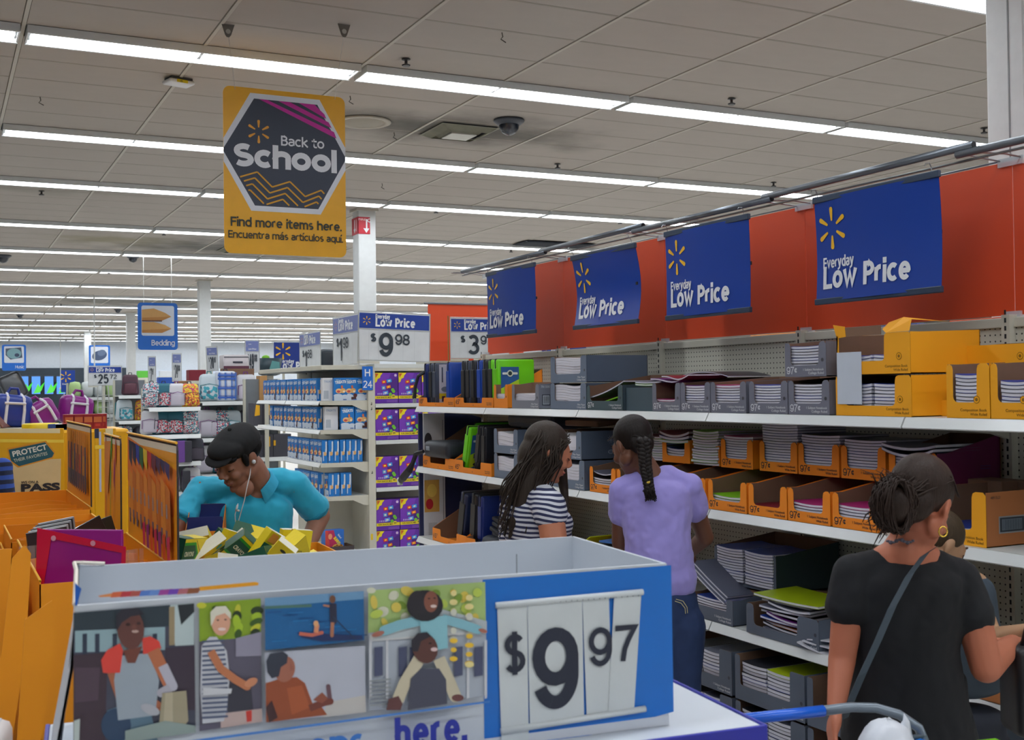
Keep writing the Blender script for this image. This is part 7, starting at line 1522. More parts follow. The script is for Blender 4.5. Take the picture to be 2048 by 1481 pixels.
def head(g, c, R, s=1.0):
    """skull, jaw, nose, brow, lids, cheeks, lips, ears; the face looks along -y"""
    c = Vector(c)
    def B(p, r, nu=16, nv=10, e=None): g.ball(c + R @ (Vector(p) * s), tuple(v * s for v in r), nu, nv, rot=R @ e if e is not None else R)
    def T(P, r): g.tube([c + R @ (Vector(p) * s) for p in P], [v * s for v in r], 10)
    B((0, .022, .035), (.074, .093, .085)); B((0, -.02, -.005), (.064, .075, .09)); B((0, -.036, -.06), (.05, .052, .05)); B((0, -.052, -.088), (.03, .034, .028)); B((0, -.075, -.1), (.018, .018, .016))
    for x in (-1, 1):
        B((x * .034, -.07, -.028), (.022, .022, .022)); B((x * .031, -.078, .01), (.0165, .014, .0115)); B((x * .073, .01, -.005), (.009, .02, .032), e=Matrix.Rotation(x * -.35, 3, 'Z')); B((x * .076, .012, .012), (.006, .017, .014)); B((x * .0115, -.1, -.028), (.009, .011, .008)); B((x * .05, .0, -.055), (.02, .04, .03))
    T([(0, -.083, .03), (0, -.1, .0), (0, -.113, -.022)], [.009, .010, .013]); T([(-.042, -.072, .03), (-.018, -.086, .031), (.018, -.086, .031), (.042, -.072, .03)], [.008, .010, .010, .008])
    B((0, -.088, -.056), (.024, .013, .0075)); B((0, -.085, -.067), (.021, .013, .0085))
def face_bits(o, c, R, s=1.0, brow=(30, 22, 20), lip=(150, 90, 80), lash=(20, 16, 16), down=True):
    c = Vector(c); T = lambda P: [c + R @ ((Vector(p) + Vector((0, .005, 0))) * s) for p in P]
    g = G()
    for x in (-1, 1): g.tube(T([(x * .048, -.079, .034), (x * .032, -.091, .042), (x * .014, -.093, .037)]), [.0025 * s, .0042 * s, .0036 * s], 6)
    g.build('eyebrows', mat('brow_%d' % brow[0], brow, .8), o)
    g = G()
    for x in (-1, 1): g.tube(T([(x * .0465, -.082, .006), (x * .031, -.0945, .001), (x * .0165, -.09, .005)]), [.0018 * s, .0026 * s, .0016 * s], 6)
    g.build('eyelashes', mat('lash_%d' % lash[0], lash, .8), o)
    g = G(); g.tube(T([(-.022, -.094, -.060), (-.008, -.1015, -.057), (.008, -.1015, -.057), (.022, -.094, -.060)]), [.002 * s, .0045 * s, .0045 * s, .002 * s], 8); g.tube(T([(-.019, -.092, -.065), (0, -.0995, -.0675), (.019, -.092, -.065)]), [.002 * s, .0055 * s, .002 * s], 8)
    g.build('lips', mat('lips_%d_%d' % lip[:2], lip, .4), o, True)
def hand(g, w, d, up, s=1.0, curl=.5, side=1):
    """palm at w pointing along d, palm normal up; five bent fingers and a thumb from the palm's side"""
    w = Vector(w); d = Vector(d).normalized(); up = Vector(up); up = (up - d * up.dot(d)).normalized(); x = d.cross(up) * side
    for k in range(5): g.ball(w + d * (.045 + .0 * k) * s + x * (-.03 + .015 * k) * s, (.016 * s, .045 * s, .016 * s), 10, 8, rot=Matrix((x, d, up)).transposed())
    for k, L in enumerate((.066, .076, .072, .056)):
        p = w + d * .085 * s + x * (-.03 + .02 * k) * s; P = [p - d * .02 * s, p]; a = 0; q = p
        for j, f in enumerate((.45, .32, .23)): a += curl * (.5 + .3 * j); q = q + (d * math.cos(a) - up * math.sin(a)) * L * f * s; P.append(q)
        g.tube(P, [.0095 * s, .0092 * s, .0088 * s, .008 * s, .0066 * s], 8); g.ball(P[-1], .0066 * s, 8, 6)
    p = w + d * .025 * s - x * .03 * s; P = [p, p + (d * .3 - x * .9) .normalized() * .025 * s]; P.append(P[-1] + (d * .8 - x * .5 - up * .2).normalized() * .03 * s); P.append(P[-1] + (d * .95 - up * .35).normalized() * .024 * s)
    g.tube(P, [.013 * s, .012 * s, .0105 * s, .008 * s], 8); g.ball(P[-1], .008 * s, 8, 6)
def legs(g, hipz, x0, y0, r=(.085, .055, .042), spread=.095, knee=None, foot=-1):
    for s in (-1, 1):
        h = Vector((x0 + s * spread, y0, hipz)); k = Vector((x0 + s * (spread + .01), y0 - .0, hipz * .53)); a = Vector((x0 + s * (spread + .015), y0 + .02, .09))
        caps(g, [h, k, a], [r[0] * .62, r[1] * .8, r[2]]); caps(g, [a - Vector((0, 0, .045)), a + Vector((0, foot * .13, -.05))], [.042, .034])
def shoes(o, x0, y0, spread, foot, c, nm):
    for s in (-1, 1):
        g = G(); caps(g, [(x0 + s * (spread + .015), y0 + .04, .045), (x0 + s * (spread + .015), y0 + foot * .07, .04), (x0 + s * (spread + .02), y0 + foot * .13, .036)], [.046, .047, .04]); soft(g.build('shoe', mat(nm, c, .5), o), .008, 3)
def strands(paths, name, m, o, n=5): 
    g = G()
    for P, r in paths: g.tube(P, r, n)
    return g.build(name, m, o, True)
def hairmat(name, c, c2=None):
    m = mat(name, tuple(int(v * .72) for v in c), .5, noise=.45, scale=10, stretch=(22, 22, 1.2), bump=.4, spec=.22); return m
# ---------------------------------------------------------------- the man in turquoise
def man():
    o, J0 = person('man in a turquoise polo shirt and black cap looking down into the bins, earphones in', 520, 5.12)
    J = lambda x, y, d: J0(x, y, d + .17)
    D = 4.95; ms = skin('skin_man', (152, 106, 86))
    Rt = headR(-32, 34, 6); hc = J(474, 915, 4.78)
    neck = J(522, 972, 4.9); g = G(); s = 1.08
    head(g, hc, Rt, s); caps(g, [hc + Vector((.045, .05, -.045)), neck, J(505, 1010, 4.9)], [.06, .064, .068])
    sl, sr = J(402, 980, 4.9), J(588, 968, 4.97)
    hull(g, [J(495, 1000, 4.93), J(492, 1060, 4.95), J(492, 1150, 5.0), J(494, 1200, 5.0)], [.14, .16, .14, .13], [.08, .10, .10, .10])
    el = J(352, 1060, 4.75); wl = J(385, 1150, 4.72); caps(g, [sl, el], [.058, .045]); caps(g, [el, wl], [.045, .032]); hand(g, wl, wl - el, (0, -1, .5), 1.0, .6)
    er = J(640, 1032, 5.1); wr = J(606, 1112, 4.92); caps(g, [sr, er], [.058, .047]); caps(g, [er, wr], [.047, .033]); hand(g, wr, wr - er + Vector((-.1, 0, -.02)), (1, 0, .2), 1.0, .8, -1)
    legs(g, .92, -.03, .05, spread=.1); soft(g.build('body', ms, o), .0052, 4)
    face_bits(o, hc, Rt, s, (24, 18, 18), (150, 92, 84))
    sh = mat('polo_turquoise', (34, 172, 206), .75, noise=.05, scale=40, bump=.08, sheen=.2)
    g = G(); hull(g, [J(497, 985, 4.93), J(492, 1010, 4.93), J(492, 1060, 4.95), J(492, 1150, 5.0), J(494, 1190, 5.0)], [.12, .20, .205, .195, .195], [.085, .12, .13, .13, .13])
    caps(g, [J(478, 985, 4.9), J(425, 982, 4.9), sl], [.06, .064, .058]); caps(g, [J(520, 968, 4.93), J(562, 964, 4.95), sr], [.062, .066, .058])
    caps(g, [sl, sl.lerp(el, .72)], [.06, .062]); caps(g, [sr, sr.lerp(er, .74)], [.06, .07]); 
    shirt = soft(g.build('polo_shirt', sh, o), .0065, 5, .018)
    # sleeve hems and collar
    for a, b, t in ((sl, el, .78), (sr, er, .80)):
        p = a.lerp(b, t); d = (b - a).normalized(); G().tube([p - d * .012, p + d * .012], [.066, .066], 20).build('sleeve_band', mat('polo_rib', (24, 140, 172), .8), shirt, True)
    mc = mat('polo_collar', (44, 160, 196), .75, noise=.05)
    N0 = J(512, 968, 4.88); ax = (hc + Vector((.05, .05, -.05)) - N0).normalized(); ex = Vector((1, 0, 0)); ex = (ex - ax * ex.dot(ax)).normalized(); ey = ax.cross(ex)
    g = G(); rings = []; n = 34
    for k in range(n + 1):
        a = math.radians(-62 + 304 * k / n); u = ex * math.cos(a) + ey * math.sin(a); fr = max(0, -math.sin(a)) if False else 0; dn = .022 * (1 + math.cos((k / n - .5) * 2 * PI)) * .0
        e = abs(k / n - .5) * 2; low = .035 * e ** 6
        b0 = N0 + u * .088 - ax * (.012 + low); t0 = N0 + u * .070 + ax * (.034 - low * .6); o0 = N0 + u * .098 - ax * (.004 + low * 1.2)
        rings.append([b0, t0, t0 + u * .004, o0])
    for A, B in zip(rings, rings[1:]):
        for q in range(4): g.face([A[q], B[q], B[(q + 1) % 4], A[(q + 1) % 4]])
    g.face(rings[0]); g.face(rings[-1][::-1]); g.build('collar', mc, o, True)
    # open neck
    g = G(); A = [J(*p) for p in ((462, 968, 4.765), (506, 962, 4.775), (489, 1000, 4.765))]; g.ball((A[0] + A[1] + A[2]) / 3 + Vector((.0, .014, .0)), (.045, .02, .04), 14, 8); g.build('open_neck', ms, o, True)
    for x, y in ((479, 986), (477, 1022)): G().ball(J(x, y, 4.79), (.0055, .003, .0055), 10, 6).build('button', mat('button_white', (206, 206, 200), .4), o)
    # cap with short peak and hair
    mh = mat('cap_black', (14, 15, 18), .85, noise=.2, bump=.3, scale=40); c = hc
    T = lambda p: c + Rt @ (Vector(p) * s)
    g = G(); g.ball(T((0, .02, .062)), (.087 * s, .105 * s, .058 * s), 22, 14, rot=Rt); g.ball(T((0, -.03, .07)), (.08 * s, .075 * s, .04 * s), 20, 12, rot=Rt); g.ball(T((0, .03, .045)), (.088 * s, .104 * s, .04 * s), 20, 10, rot=Rt)
    cap = soft(g.build('cap', mh, o), .006, 4)
    g = G(); g.ball(T((0, -.088, .058)), (.066 * s, .045 * s, .009 * s), 18, 8, rot=Rt @ Matrix.Rotation(.25, 3, 'X')); soft(g.build('cap_peak', mh, o), .005, 2)
    G().ball(T((0, .02, .122)), .008 * s, 8, 6).build('cap_button', mh, cap)
    hm = hairmat('hair_black', (18, 16, 16)); g = G(); g.ball(T((0, .035, .02)), (.081 * s, .092 * s, .07 * s), 20, 12, rot=Rt); g.ball(T((0, -.062, .045)), (.068 * s, .034 * s, .02 * s), 16, 8, rot=Rt)
    for x in (-1, 1): g.ball(T((x * .07, -.025, .015)), (.010 * s, .016 * s, .034 * s), 10, 8, rot=Rt)
    soft(g.build('hair', hm, o), .005, 3)
    # earphones
    mw = mat('earphone_white', (214, 216, 220), .35)
    E = T((.086, -.004, -.008)); g = G(); g.ball(E, .009, 10, 8); g.tube([E, J(502, 930, 4.77), J(500, 950, 4.74), J(494, 975, 4.72), J(489, 1000, 4.72), J(482, 1025, 4.735), J(475, 1050, 4.745), J(466, 1068, 4.76)], .0022, 6); g.build('earphone_cable', mw, o, True)
    G().tube([J(476, 1008, 4.74), J(470, 1030, 4.745), J(471, 1045, 4.75), J(478, 1062, 4.76)], .0022, 6).build('earphone_cable', mw, o, True)
    G().tube([J(475, 1011, 4.738), J(472, 1023, 4.74)], .0045, 8).build('cable_remote', mw, o, True)
    g = G(); legs(g, .93, -.03, .05, (.10, .07, .06), .1); hull(g, [(-.03, .05, 1.02), (-.03, .05, .86)], [.17, .17], [.13, .13]); soft(g.build('trousers', mat('trousers_khaki', (70, 70, 80), .8), o), .009, 4, .01)
    shoes(o, -.03, .05, .1, -1, (40, 40, 44), 'shoe_dark')
man()
# ---------------------------------------------------------------- woman in stripes
def stripes(name, c0, c1, per, tilt=0.0):
    m = mat(name, c0, .8, noise=.04); nt = m.node_tree; L = nt.links.new; b = nt.nodes['Principled BSDF']
    tc = nt.nodes.new('ShaderNodeTexCoord'); sp = nt.nodes.new('ShaderNodeSeparateXYZ'); L(tc.outputs['Object'], sp.inputs[0])
    nz = nt.nodes.new('ShaderNodeTexNoise'); nz.inputs['Scale'].default_value = 4; L(tc.outputs['Object'], nz.inputs['Vector'])
    a = nt.nodes.new('ShaderNodeMath'); a.operation = 'MULTIPLY_ADD'; a.inputs[1].default_value = tilt; L(sp.outputs['X'], a.inputs[0]); L(sp.outputs['Z'], a.inputs[2])
    a2 = nt.nodes.new('ShaderNodeMath'); a2.operation = 'MULTIPLY_ADD'; a2.inputs[1].default_value = .05; L(nz.outputs['Fac'], a2.inputs[0]); L(a.outputs[0], a2.inputs[2])
    d = nt.nodes.new('ShaderNodeMath'); d.operation = 'DIVIDE'; d.inputs[1].default_value = per; L(a2.outputs[0], d.inputs[0])
    f = nt.nodes.new('ShaderNodeMath'); f.operation = 'FRACT'; L(d.outputs[0], f.inputs[0]); g = nt.nodes.new('ShaderNodeMath'); g.operation = 'GREATER_THAN'; g.inputs[1].default_value = .5; L(f.outputs[0], g.inputs[0])
    mx = nt.nodes.new('ShaderNodeMix'); mx.data_type = 'RGBA'; mx.inputs[6].default_value = (*lin(c0), 1); mx.inputs[7].default_value = (*lin(c1), 1); L(g.outputs[0], mx.inputs[0]); L(mx.outputs[2], b.inputs['Base Color']); return m
def striped_woman():
    o, J = person('woman with long dark brown hair in a navy and white striped T-shirt', 1075, 5.0)
    ms = skin('skin_fair', (190, 122, 92)); Rt = headR(102, 24, 0); hc = J(1098, 905, 4.95); g = G(); s = .98
    head(g, hc, Rt, s); caps(g, [hc + Vector((-.03, .0, -.05)), J(1068, 985, 4.98)], [.05, .055])
    hull(g, [J(1062, 1010, 5.0), J(1072, 1080, 5.0), J(1080, 1180, 5.0), J(1080, 1230, 5.0)], [.10, .10, .10, .10], [.12, .12, .11, .11])
    s1 = J(1098, 1012, 4.82); e1 = J(1113, 1118, 4.76); w1 = J(1165, 1180, 4.8); caps(g, [s1, e1], [.06, .054]); caps(g, [e1, w1], [.045, .028]); hand(g, w1, w1 - e1, (0, 0, 1), .9, .6)
    s2 = J(1030, 1020, 5.12); e2 = J(1016, 1120, 5.05); w2 = J(1100, 1190, 5.12); caps(g, [s2, e2], [.048, .04]); caps(g, [e2, w2], [.04, .028]); hand(g, w2, w2 - e2, (0, 0, 1), .9, .6, -1)
    # lower body
    for dy in (-.09, .09): caps(g, [(.0, dy * .7, .86), (.02, dy, .46), (.0, dy, .09)], [.05, .05, .042]); caps(g, [(.0, dy, .045), (.13, dy, .04)], [.04, .034])
    soft(g.build('body', ms, o), .0058, 4); face_bits(o, hc, Rt, s, (50, 36, 30), (186, 100, 96))
    st = stripes('navy_white_stripes', (214, 216, 224), (44, 50, 86), .0205, .06)
    g = G(); hull(g, [J(1060, 985, 5.0), J(1062, 1010, 5.0), J(1074, 1060, 5.0), J(1078, 1100, 5.0), J(1080, 1180, 5.0)], [.085, .135, .15, .135, .14], [.10, .155, .155, .145, .15])
    g.ball(J(1112, 1048, 4.93), (.075, .07, .07), 18, 12); g.ball(J(1112, 1048, 5.08), (.075, .07, .07), 18, 12)
    caps(g, [J(1070, 990, 4.95), s1], [.07, .072]); caps(g, [s1, s1.lerp(e1, .16)], [.074, .074]); caps(g, [J(1050, 990, 5.02), s2, s2.lerp(e2, .5)], [.065, .066, .06]); soft(g.build('striped_t_shirt', st, o), .0065, 5, .01)
    hm = hairmat('hair_brown', (74, 62, 52)); T = lambda p: hc + Rt @ (Vector(p) * s)
    g = G(); g.ball(T((0, .03, .035)), (.086 * s, .1 * s, .095 * s), 22, 14, rot=Rt); g.ball(T((0, .055, -.03)), (.082 * s, .075 * s, .10 * s), 20, 12, rot=Rt)
    hull(g, [J(1080, 925, 4.95), J(1060, 965, 4.93), J(1045, 1010, 4.92)], [.075, .07, .055], [.085, .075, .06]); hull(g, [J(1045, 1010, 4.92), J(1030, 1045, 4.9), J(1024, 1062, 4.9)], [.05, .03, .012], [.05, .03, .012]); caps(g, [J(1120, 930, 5.03), J(1128, 980, 5.03), J(1135, 1020, 5.0)], [.03, .02, .008])
    soft(g.build('hair', hm, o), .006, 3)
    R = random.Random(2); P = []
    top = T((0, -.03, .125))
    for k in range(330):
        t = R.random(); side = R.uniform(-1, 1)
        a = T((side * .075, R.uniform(-.06, .09), .07 + R.uniform(0, .05) * (1 - abs(side)))); fall = R.uniform(.0, 1)
        x = 1112 - 88 * fall - 8 * t; yb = 955 + 115 * R.random() if fall > .35 else 930 + 60 * R.random()
        d = 4.87 - .0 * side + .10 * (side + 1) * .5 + R.uniform(-.02, .02)
        mid = J(x + 14, 925 + 10 * t, d - .01); end = J(x - 14 - 6 * t, yb + 6, d + .0); e2 = J(x - 20 - 10 * R.random(), min(1066, yb + 30), d)
        if side > .2 and fall < .12: continue
        P.append(([a, a.lerp(mid, .5) + Vector((R.uniform(-.01, .0), -.012, .012)), mid, end, e2], [.0025, .0036, .0036, .0028, .0008]))
    strands(P, 'hair_strands', hm, o)
    g = G(); hull(g, [(.01, 0, .98), (0, 0, .82)], [.13, .14], [.16, .16])
    for dy in (-.09, .09): caps(g, [(.0, dy, .84), (.02, dy, .46), (.0, dy, .10)], [.10, .07, .06])
    soft(g.build('jeans', mat('jeans_dark', (36, 50, 84), .8, noise=.15), o), .009, 4, .01)
    for dy in (-.09, .09): g = G(); caps(g, [(-.02, dy, .045), (.07, dy, .04), (.14, dy, .035)], [.044, .045, .038]); soft(g.build('shoe', mat('shoe_white', (200, 200, 204), .5), o), .008, 3)
striped_woman()
# ---------------------------------------------------------------- girl in lilac
def lilac_girl():
    o, J = person('girl with a dark braid in a lilac T-shirt and jeans, seen from behind', 1318, 4.75)
    D = 4.75; ms = skin('skin_brown', (112, 72, 54)); Rt = headR(-148, 26, 0); hc = J(1263, 893, 4.78); g = G(); s = .95
    head(g, hc, Rt, s); caps(g, [hc + Vector((.03, -.0, -.04)), J(1310, 965, 4.76)], [.047, .05])
    hull(g, [J(1312, 985, 4.76), J(1315, 1080, 4.76), J(1320, 1180, 4.78), J(1325, 1230, 4.8)], [.11, .105, .10, .10], [.07, .08, .08, .08])
    sl = J(1246, 985, 4.78); el = J(1240, 1085, 4.85); wl = J(1262, 1160, 5.0); caps(g, [sl, el], [.045, .036]); caps(g, [el, wl], [.036, .025]); hand(g, wl, wl - el, (0, 0, 1), .85, .6)
    sr = J(1375, 975, 4.78); er = J(1410, 1075, 4.88); wr = J(1374, 1110, 5.02); caps(g, [sr, er], [.045, .037]); caps(g, [er, wr], [.038, .027]); hand(g, wr, wr - er, (0, 0, 1), .9, .7, -1)
    legs(g, .83, .01, .02, (.085, .055, .04), .075, foot=1); soft(g.build('body', ms, o), .0055, 4); face_bits(o, hc, Rt, s, (20, 16, 16), (110, 60, 56))
    ml = mat('lilac_cotton', (156, 146, 218), .8, noise=.04, scale=30, bump=.06, sheen=.2)
    g = G(); hull(g, [J(1316, 958, 4.77), J(1313, 985, 4.76), J(1315, 1080, 4.76), J(1322, 1150, 4.77), J(1322, 1178, 4.78)], [.085, .145, .138, .142, .138], [.06, .10, .11, .115, .115])
    caps(g, [J(1290, 958, 4.78), sl], [.05, .062]); caps(g, [J(1335, 954, 4.78), sr], [.05, .062]); caps(g, [sl, sl.lerp(el, .42)], [.062, .058]); caps(g, [sr, sr.lerp(er, .42)], [.062, .058]); soft(g.build('lilac_t_shirt', ml, o), .006, 5, .022)
    hm = hairmat('hair_near_black', (40, 31, 28)); T = lambda p: hc + Rt @ (Vector(p) * s)
    g = G(); g.ball(T((0, .03, .042)), (.081 * s, .096 * s, .088 * s), 22, 14, rot=Rt); g.ball(T((0, .07, -.01)), (.062 * s, .045 * s, .06 * s), 16, 10, rot=Rt); soft(g.build('hair', hm, o), .005, 3)
    R = random.Random(9); P = []
    for k in range(80):
        u = R.uniform(-1, 1); a = T((u * .074, -.045 + R.uniform(-.02, .02), .085 - .03 * abs(u))); b = T((u * .082, .03, .09 - .05 * abs(u) + R.uniform(-.01, .03))); c = T((u * .05, .10, .02 + R.uniform(-.03, .03))); e = T((u * .01, .118, -.02))
        P.append(([a, b, c, e], [.002, .004, .004, .003]))
    strands(P, 'hair_strands', hm, o)
    # plait: three strands crossing
    B0, B1, B2 = J(1288, 880, 4.66), J(1291, 935, 4.645), J(1300, 985, 4.63); g = G()
    for k in range(3):
        pts = []; 
        for i in range(45):
            t = i / 44; c = B0.lerp(B1, t * 2) if t < .5 else B1.lerp(B2, t * 2 - 1); a = 2 * PI * (t * 4.6 + k / 3); r = .016 * (1 - .35 * t); pts.append(c + Vector((math.sin(a) * r * 1.15, math.sin(2 * a) * r * .55, 0)))
        g.tube(pts, [.0155 * (1 - .35 * i / 44) for i in range(45)], 8)
    g.build('braid', hm, o, True)
    G().tube([J(1295, 963, 4.635), J(1296, 967, 4.635)], .015, 12).build('hair_tie', mat('tie_gold', (214, 180, 60), .4), o, True)
    P = []
    for k in range(50): a = J(1298, 968, 4.632); P.append(([a, a + Vector((R.uniform(-.022, .022), R.uniform(-.015, .015), -.03)), a + Vector((R.uniform(-.024, .024) + .006, R.uniform(-.015, .015), -.06 + R.uniform(-.012, .012)))], [.005, .0045, .002]))
    strands(P, 'braid_tuft', hm, o)
    G().ball(T((-.081, .0, -.034)), .0045, 8, 6).build('earring', mat('silver_stud', (220, 220, 225), .2, .9), o)
    mj = mat('jeans_blue', (30, 50, 90), .8, noise=.18, scale=30); g = G(); hull(g, [J(1322, 1186, 4.79), J(1326, 1225, 4.79), J(1328, 1262, 4.8)], [.142, .152, .148], [.12, .13, .13])
    for s_ in (-1, 1): caps(g, [(.015 + s_ * .065, .03, .80), (.01 + s_ * .07, .03, .44), (.01 + s_ * .08, .04, .11)], [.10, .068, .056])
    j = soft(g.build('jeans', mj, o), .0075, 4, .012)
    G().tube([J(1352, 1199, 4.66), J(1366, 1203, 4.665), J(1374, 1215, 4.67), J(1375, 1227, 4.675)], .0016, 5).build('pocket_stitching', mat('stitch', (196, 186, 140), .6), j); G().tube([J(1350, 1203, 4.66), J(1362, 1207, 4.665), J(1370, 1217, 4.67), J(1371, 1228, 4.675)], .0016, 5).build('pocket_stitching', mat('stitch', (196, 186, 140), .6), j)
    shoes(o, .01, .04, .075, 1, (190, 190, 196), 'shoe_pale')
lilac_girl()
# ---------------------------------------------------------------- woman in black
def black_woman():
    o, J = person('woman in a black T-shirt with messy dark bun, hoop earring and crossbody strap', 1815, 3.15)
    ms = skin('skin_tan', (184, 110, 82)); Rt = headR(140, 30, -4); hc = J(1842, 1012, 3.12); g = G(); s = 1.0
    head(g, hc, Rt, s); caps(g, [hc + Vector((-.02, .01, -.05)), J(1822, 1085, 3.14), J(1815, 1110, 3.15)], [.055, .057, .07]); caps(g, [J(1772, 1122, 3.15), J(1812, 1106, 3.13), J(1852, 1120, 3.15)], [.045, .056, .045])
    hull(g, [J(1812, 1130, 3.16), J(1810, 1220, 3.16), J(1812, 1330, 3.16), J(1815, 1420, 3.17), J(1815, 1500, 3.17)], [.13, .125, .115, .12, .12], [.07, .09, .09, .09, .09])
    sl = J(1705, 1150, 3.14); el = J(1684, 1320, 3.12); wl = J(1672, 1418, 3.05); caps(g, [sl, el], [.05, .036]); caps(g, [el, wl], [.037, .024]); hand(g, wl, wl - el, (-1, 0, 0), .9, .45, -1)
    sr = J(1915, 1160, 3.16); er = J(1972, 1335, 3.12); wr = J(2025, 1290, 3.38); caps(g, [sr, J(1950, 1250, 3.13), er], [.055, .048, .043]); caps(g, [er, wr], [.043, .03]); hand(g, wr, wr - er, (0, 0, 1), .9, .6)
    legs(g, .84, .0, .03, (.095, .06, .045), .09, foot=1); soft(g.build('body', ms, o), .0055, 4); face_bits(o, hc, Rt, s, (30, 22, 20), (170, 96, 90))
    mb = mat('black_cotton', (13, 15, 20), .85, noise=.1, scale=30, bump=.08)
    g = G(); hull(g, [J(1813, 1136, 3.16), J(1812, 1160, 3.16), J(1810, 1220, 3.16), J(1808, 1300, 3.16), J(1812, 1370, 3.16), J(1815, 1430, 3.17), J(1818, 1480, 3.17)], [.135, .165, .160, .150, .152, .172, .185], [.088, .112, .118, .115, .12, .135, .145])
    caps(g, [J(1760, 1138, 3.15), sl], [.054, .052]); caps(g, [J(1866, 1138, 3.15), sr], [.054, .056]); caps(g, [sl, sl.lerp(el, .38)], [.056, .062]); caps(g, [sr, sr.lerp(er, .40)], [.060, .066]); soft(g.build('black_t_shirt', mb, o), .0065, 6, .014)
    # strap across the back
    P = [J(1868, 1098, 3.06), J(1850, 1110, 3.03), J(1820, 1150, 3.012), J(1785, 1215, 2.995), J(1755, 1285, 2.99), J(1725, 1350, 2.985), J(1697, 1415, 3.0), J(1688, 1440, 3.03)]
    g = G(); w = Vector((.0125, 0, .007))
    for a, b in zip(P, P[1:]): g.face([a - w, b - w, b + w, a + w]); n = Vector((0, .003, 0)); g.face([a + w + n, b + w + n, b - w + n, a - w + n]); g.face([a - w, a - w + n, b - w + n, b - w]); g.face([a + w, b + w, b + w + n, a + w + n])
    g.build('crossbody_strap', mat('strap_slate', (62, 74, 84), .6), o)
    hm = hairmat('hair_dark', (66, 48, 40)); T = lambda p: hc + Rt @ (Vector(p) * s)
    g = G(); g.ball(T((0, .025, .045)), (.083 * s, .1 * s, .09 * s), 22, 14, rot=Rt); g.ball(T((0, .065, -.015)), (.065 * s, .045 * s, .065 * s), 16, 10, rot=Rt); bc = J(1788, 1010, 3.02); g.ball(bc, (.052, .05, .06), 16, 10); g.ball(J(1775, 1040, 3.02), (.03, .03, .035), 12, 8); soft(g.build('hair', hm, o), .006, 3)
    R = random.Random(4); P = []
    for k in range(80):
        u = R.uniform(-1, 1); a = T((u * .078, -.05 + R.uniform(-.02, .03), .09 - .03 * abs(u))); b = T((u * .088, .04, .10 - .05 * abs(u) + R.uniform(-.01, .02))); c = T((u * .05, .105, .03 + R.uniform(-.04, .04)))
        P.append(([a, b, c, bc + Vector((R.uniform(-.03, .03), 0, R.uniform(-.03, .03)))], [.001, .0026, .0026, .002]))
    for k in range(240):
        a1, a2 = R.uniform(0, 2 * PI), R.uniform(-1.2, 1.2); pts = []
        for i in range(6): q = a1 + i * .75; r = .056 + R.uniform(-.004, .012); pts.append(bc + Vector((r * math.cos(q) * math.cos(a2), r * math.sin(a2) * .9 + r * math.cos(q) * .2, r * 1.1 * math.sin(q))))
        P.append((pts, [.0012, .0022, .0022, .0022, .0018, .0006]))
    for k in range(26):
        a = bc + Vector((R.uniform(-.05, .02), R.uniform(-.03, .03), R.uniform(-.05, .0))); b = a + Vector((R.uniform(-.04, .015), R.uniform(-.02, .02), R.uniform(-.07, -.02))); P.append(([a, a.lerp(b, .5) + Vector((R.uniform(-.015, .015), 0, 0)), b], [.003, .0022, .0008]))
    for k in range(16):
        a = bc + Vector((R.uniform(-.05, .03), R.uniform(-.03, .03), .05)); P.append(([a, a + Vector((R.uniform(-.03, .02), 0, .03)), a + Vector((R.uniform(-.05, .03), 0, R.uniform(.02, .05)))], [.0025, .0016, .0006]))
    strands(P, 'hair_strands', hm, o)
    e = J(1886, 1064, 3.03); g = G(); g.tube([e + Vector((.011 * math.cos(a * PI / 10), 0, .013 * math.sin(a * PI / 10))) for a in range(21)], .0022, 6); g.build('hoop_earring', mat('gold', (230, 190, 80), .2, .9), o, True)
    # tattoo lettering and scroll across the nape, following the skin
    g = G(); cols = (86, 84, 96)
    for k in range(13):
        x = 1776 + 5.6 * k; p = J(x, 1083 + 3 * math.sin(k * 1.1) - .0 * k, 3.072 + .00005 * (x - 1810) ** 2); g.ball(p, (.006, .004, .0035 + .002 * (k % 2)), 8, 6)
    g.build('neck_tattoo', mat('tattoo_ink', cols, .7), o, True)
    g = G(); hull(g, [(.0, .03, .98), (.0, .03, .80)], [.15, .165], [.10, .12])
    for s_ in (-1, 1): caps(g, [(s_ * .085, .03, .80), (s_ * .095, .03, .44), (s_ * .1, .04, .11)], [.10, .07, .055])
    soft(g.build('trousers', mat('trousers_black', (22, 24, 28), .8), o), .009, 4, .01); shoes(o, .0, .04, .09, 1, (40, 40, 44), 'shoe_dark')
black_woman()
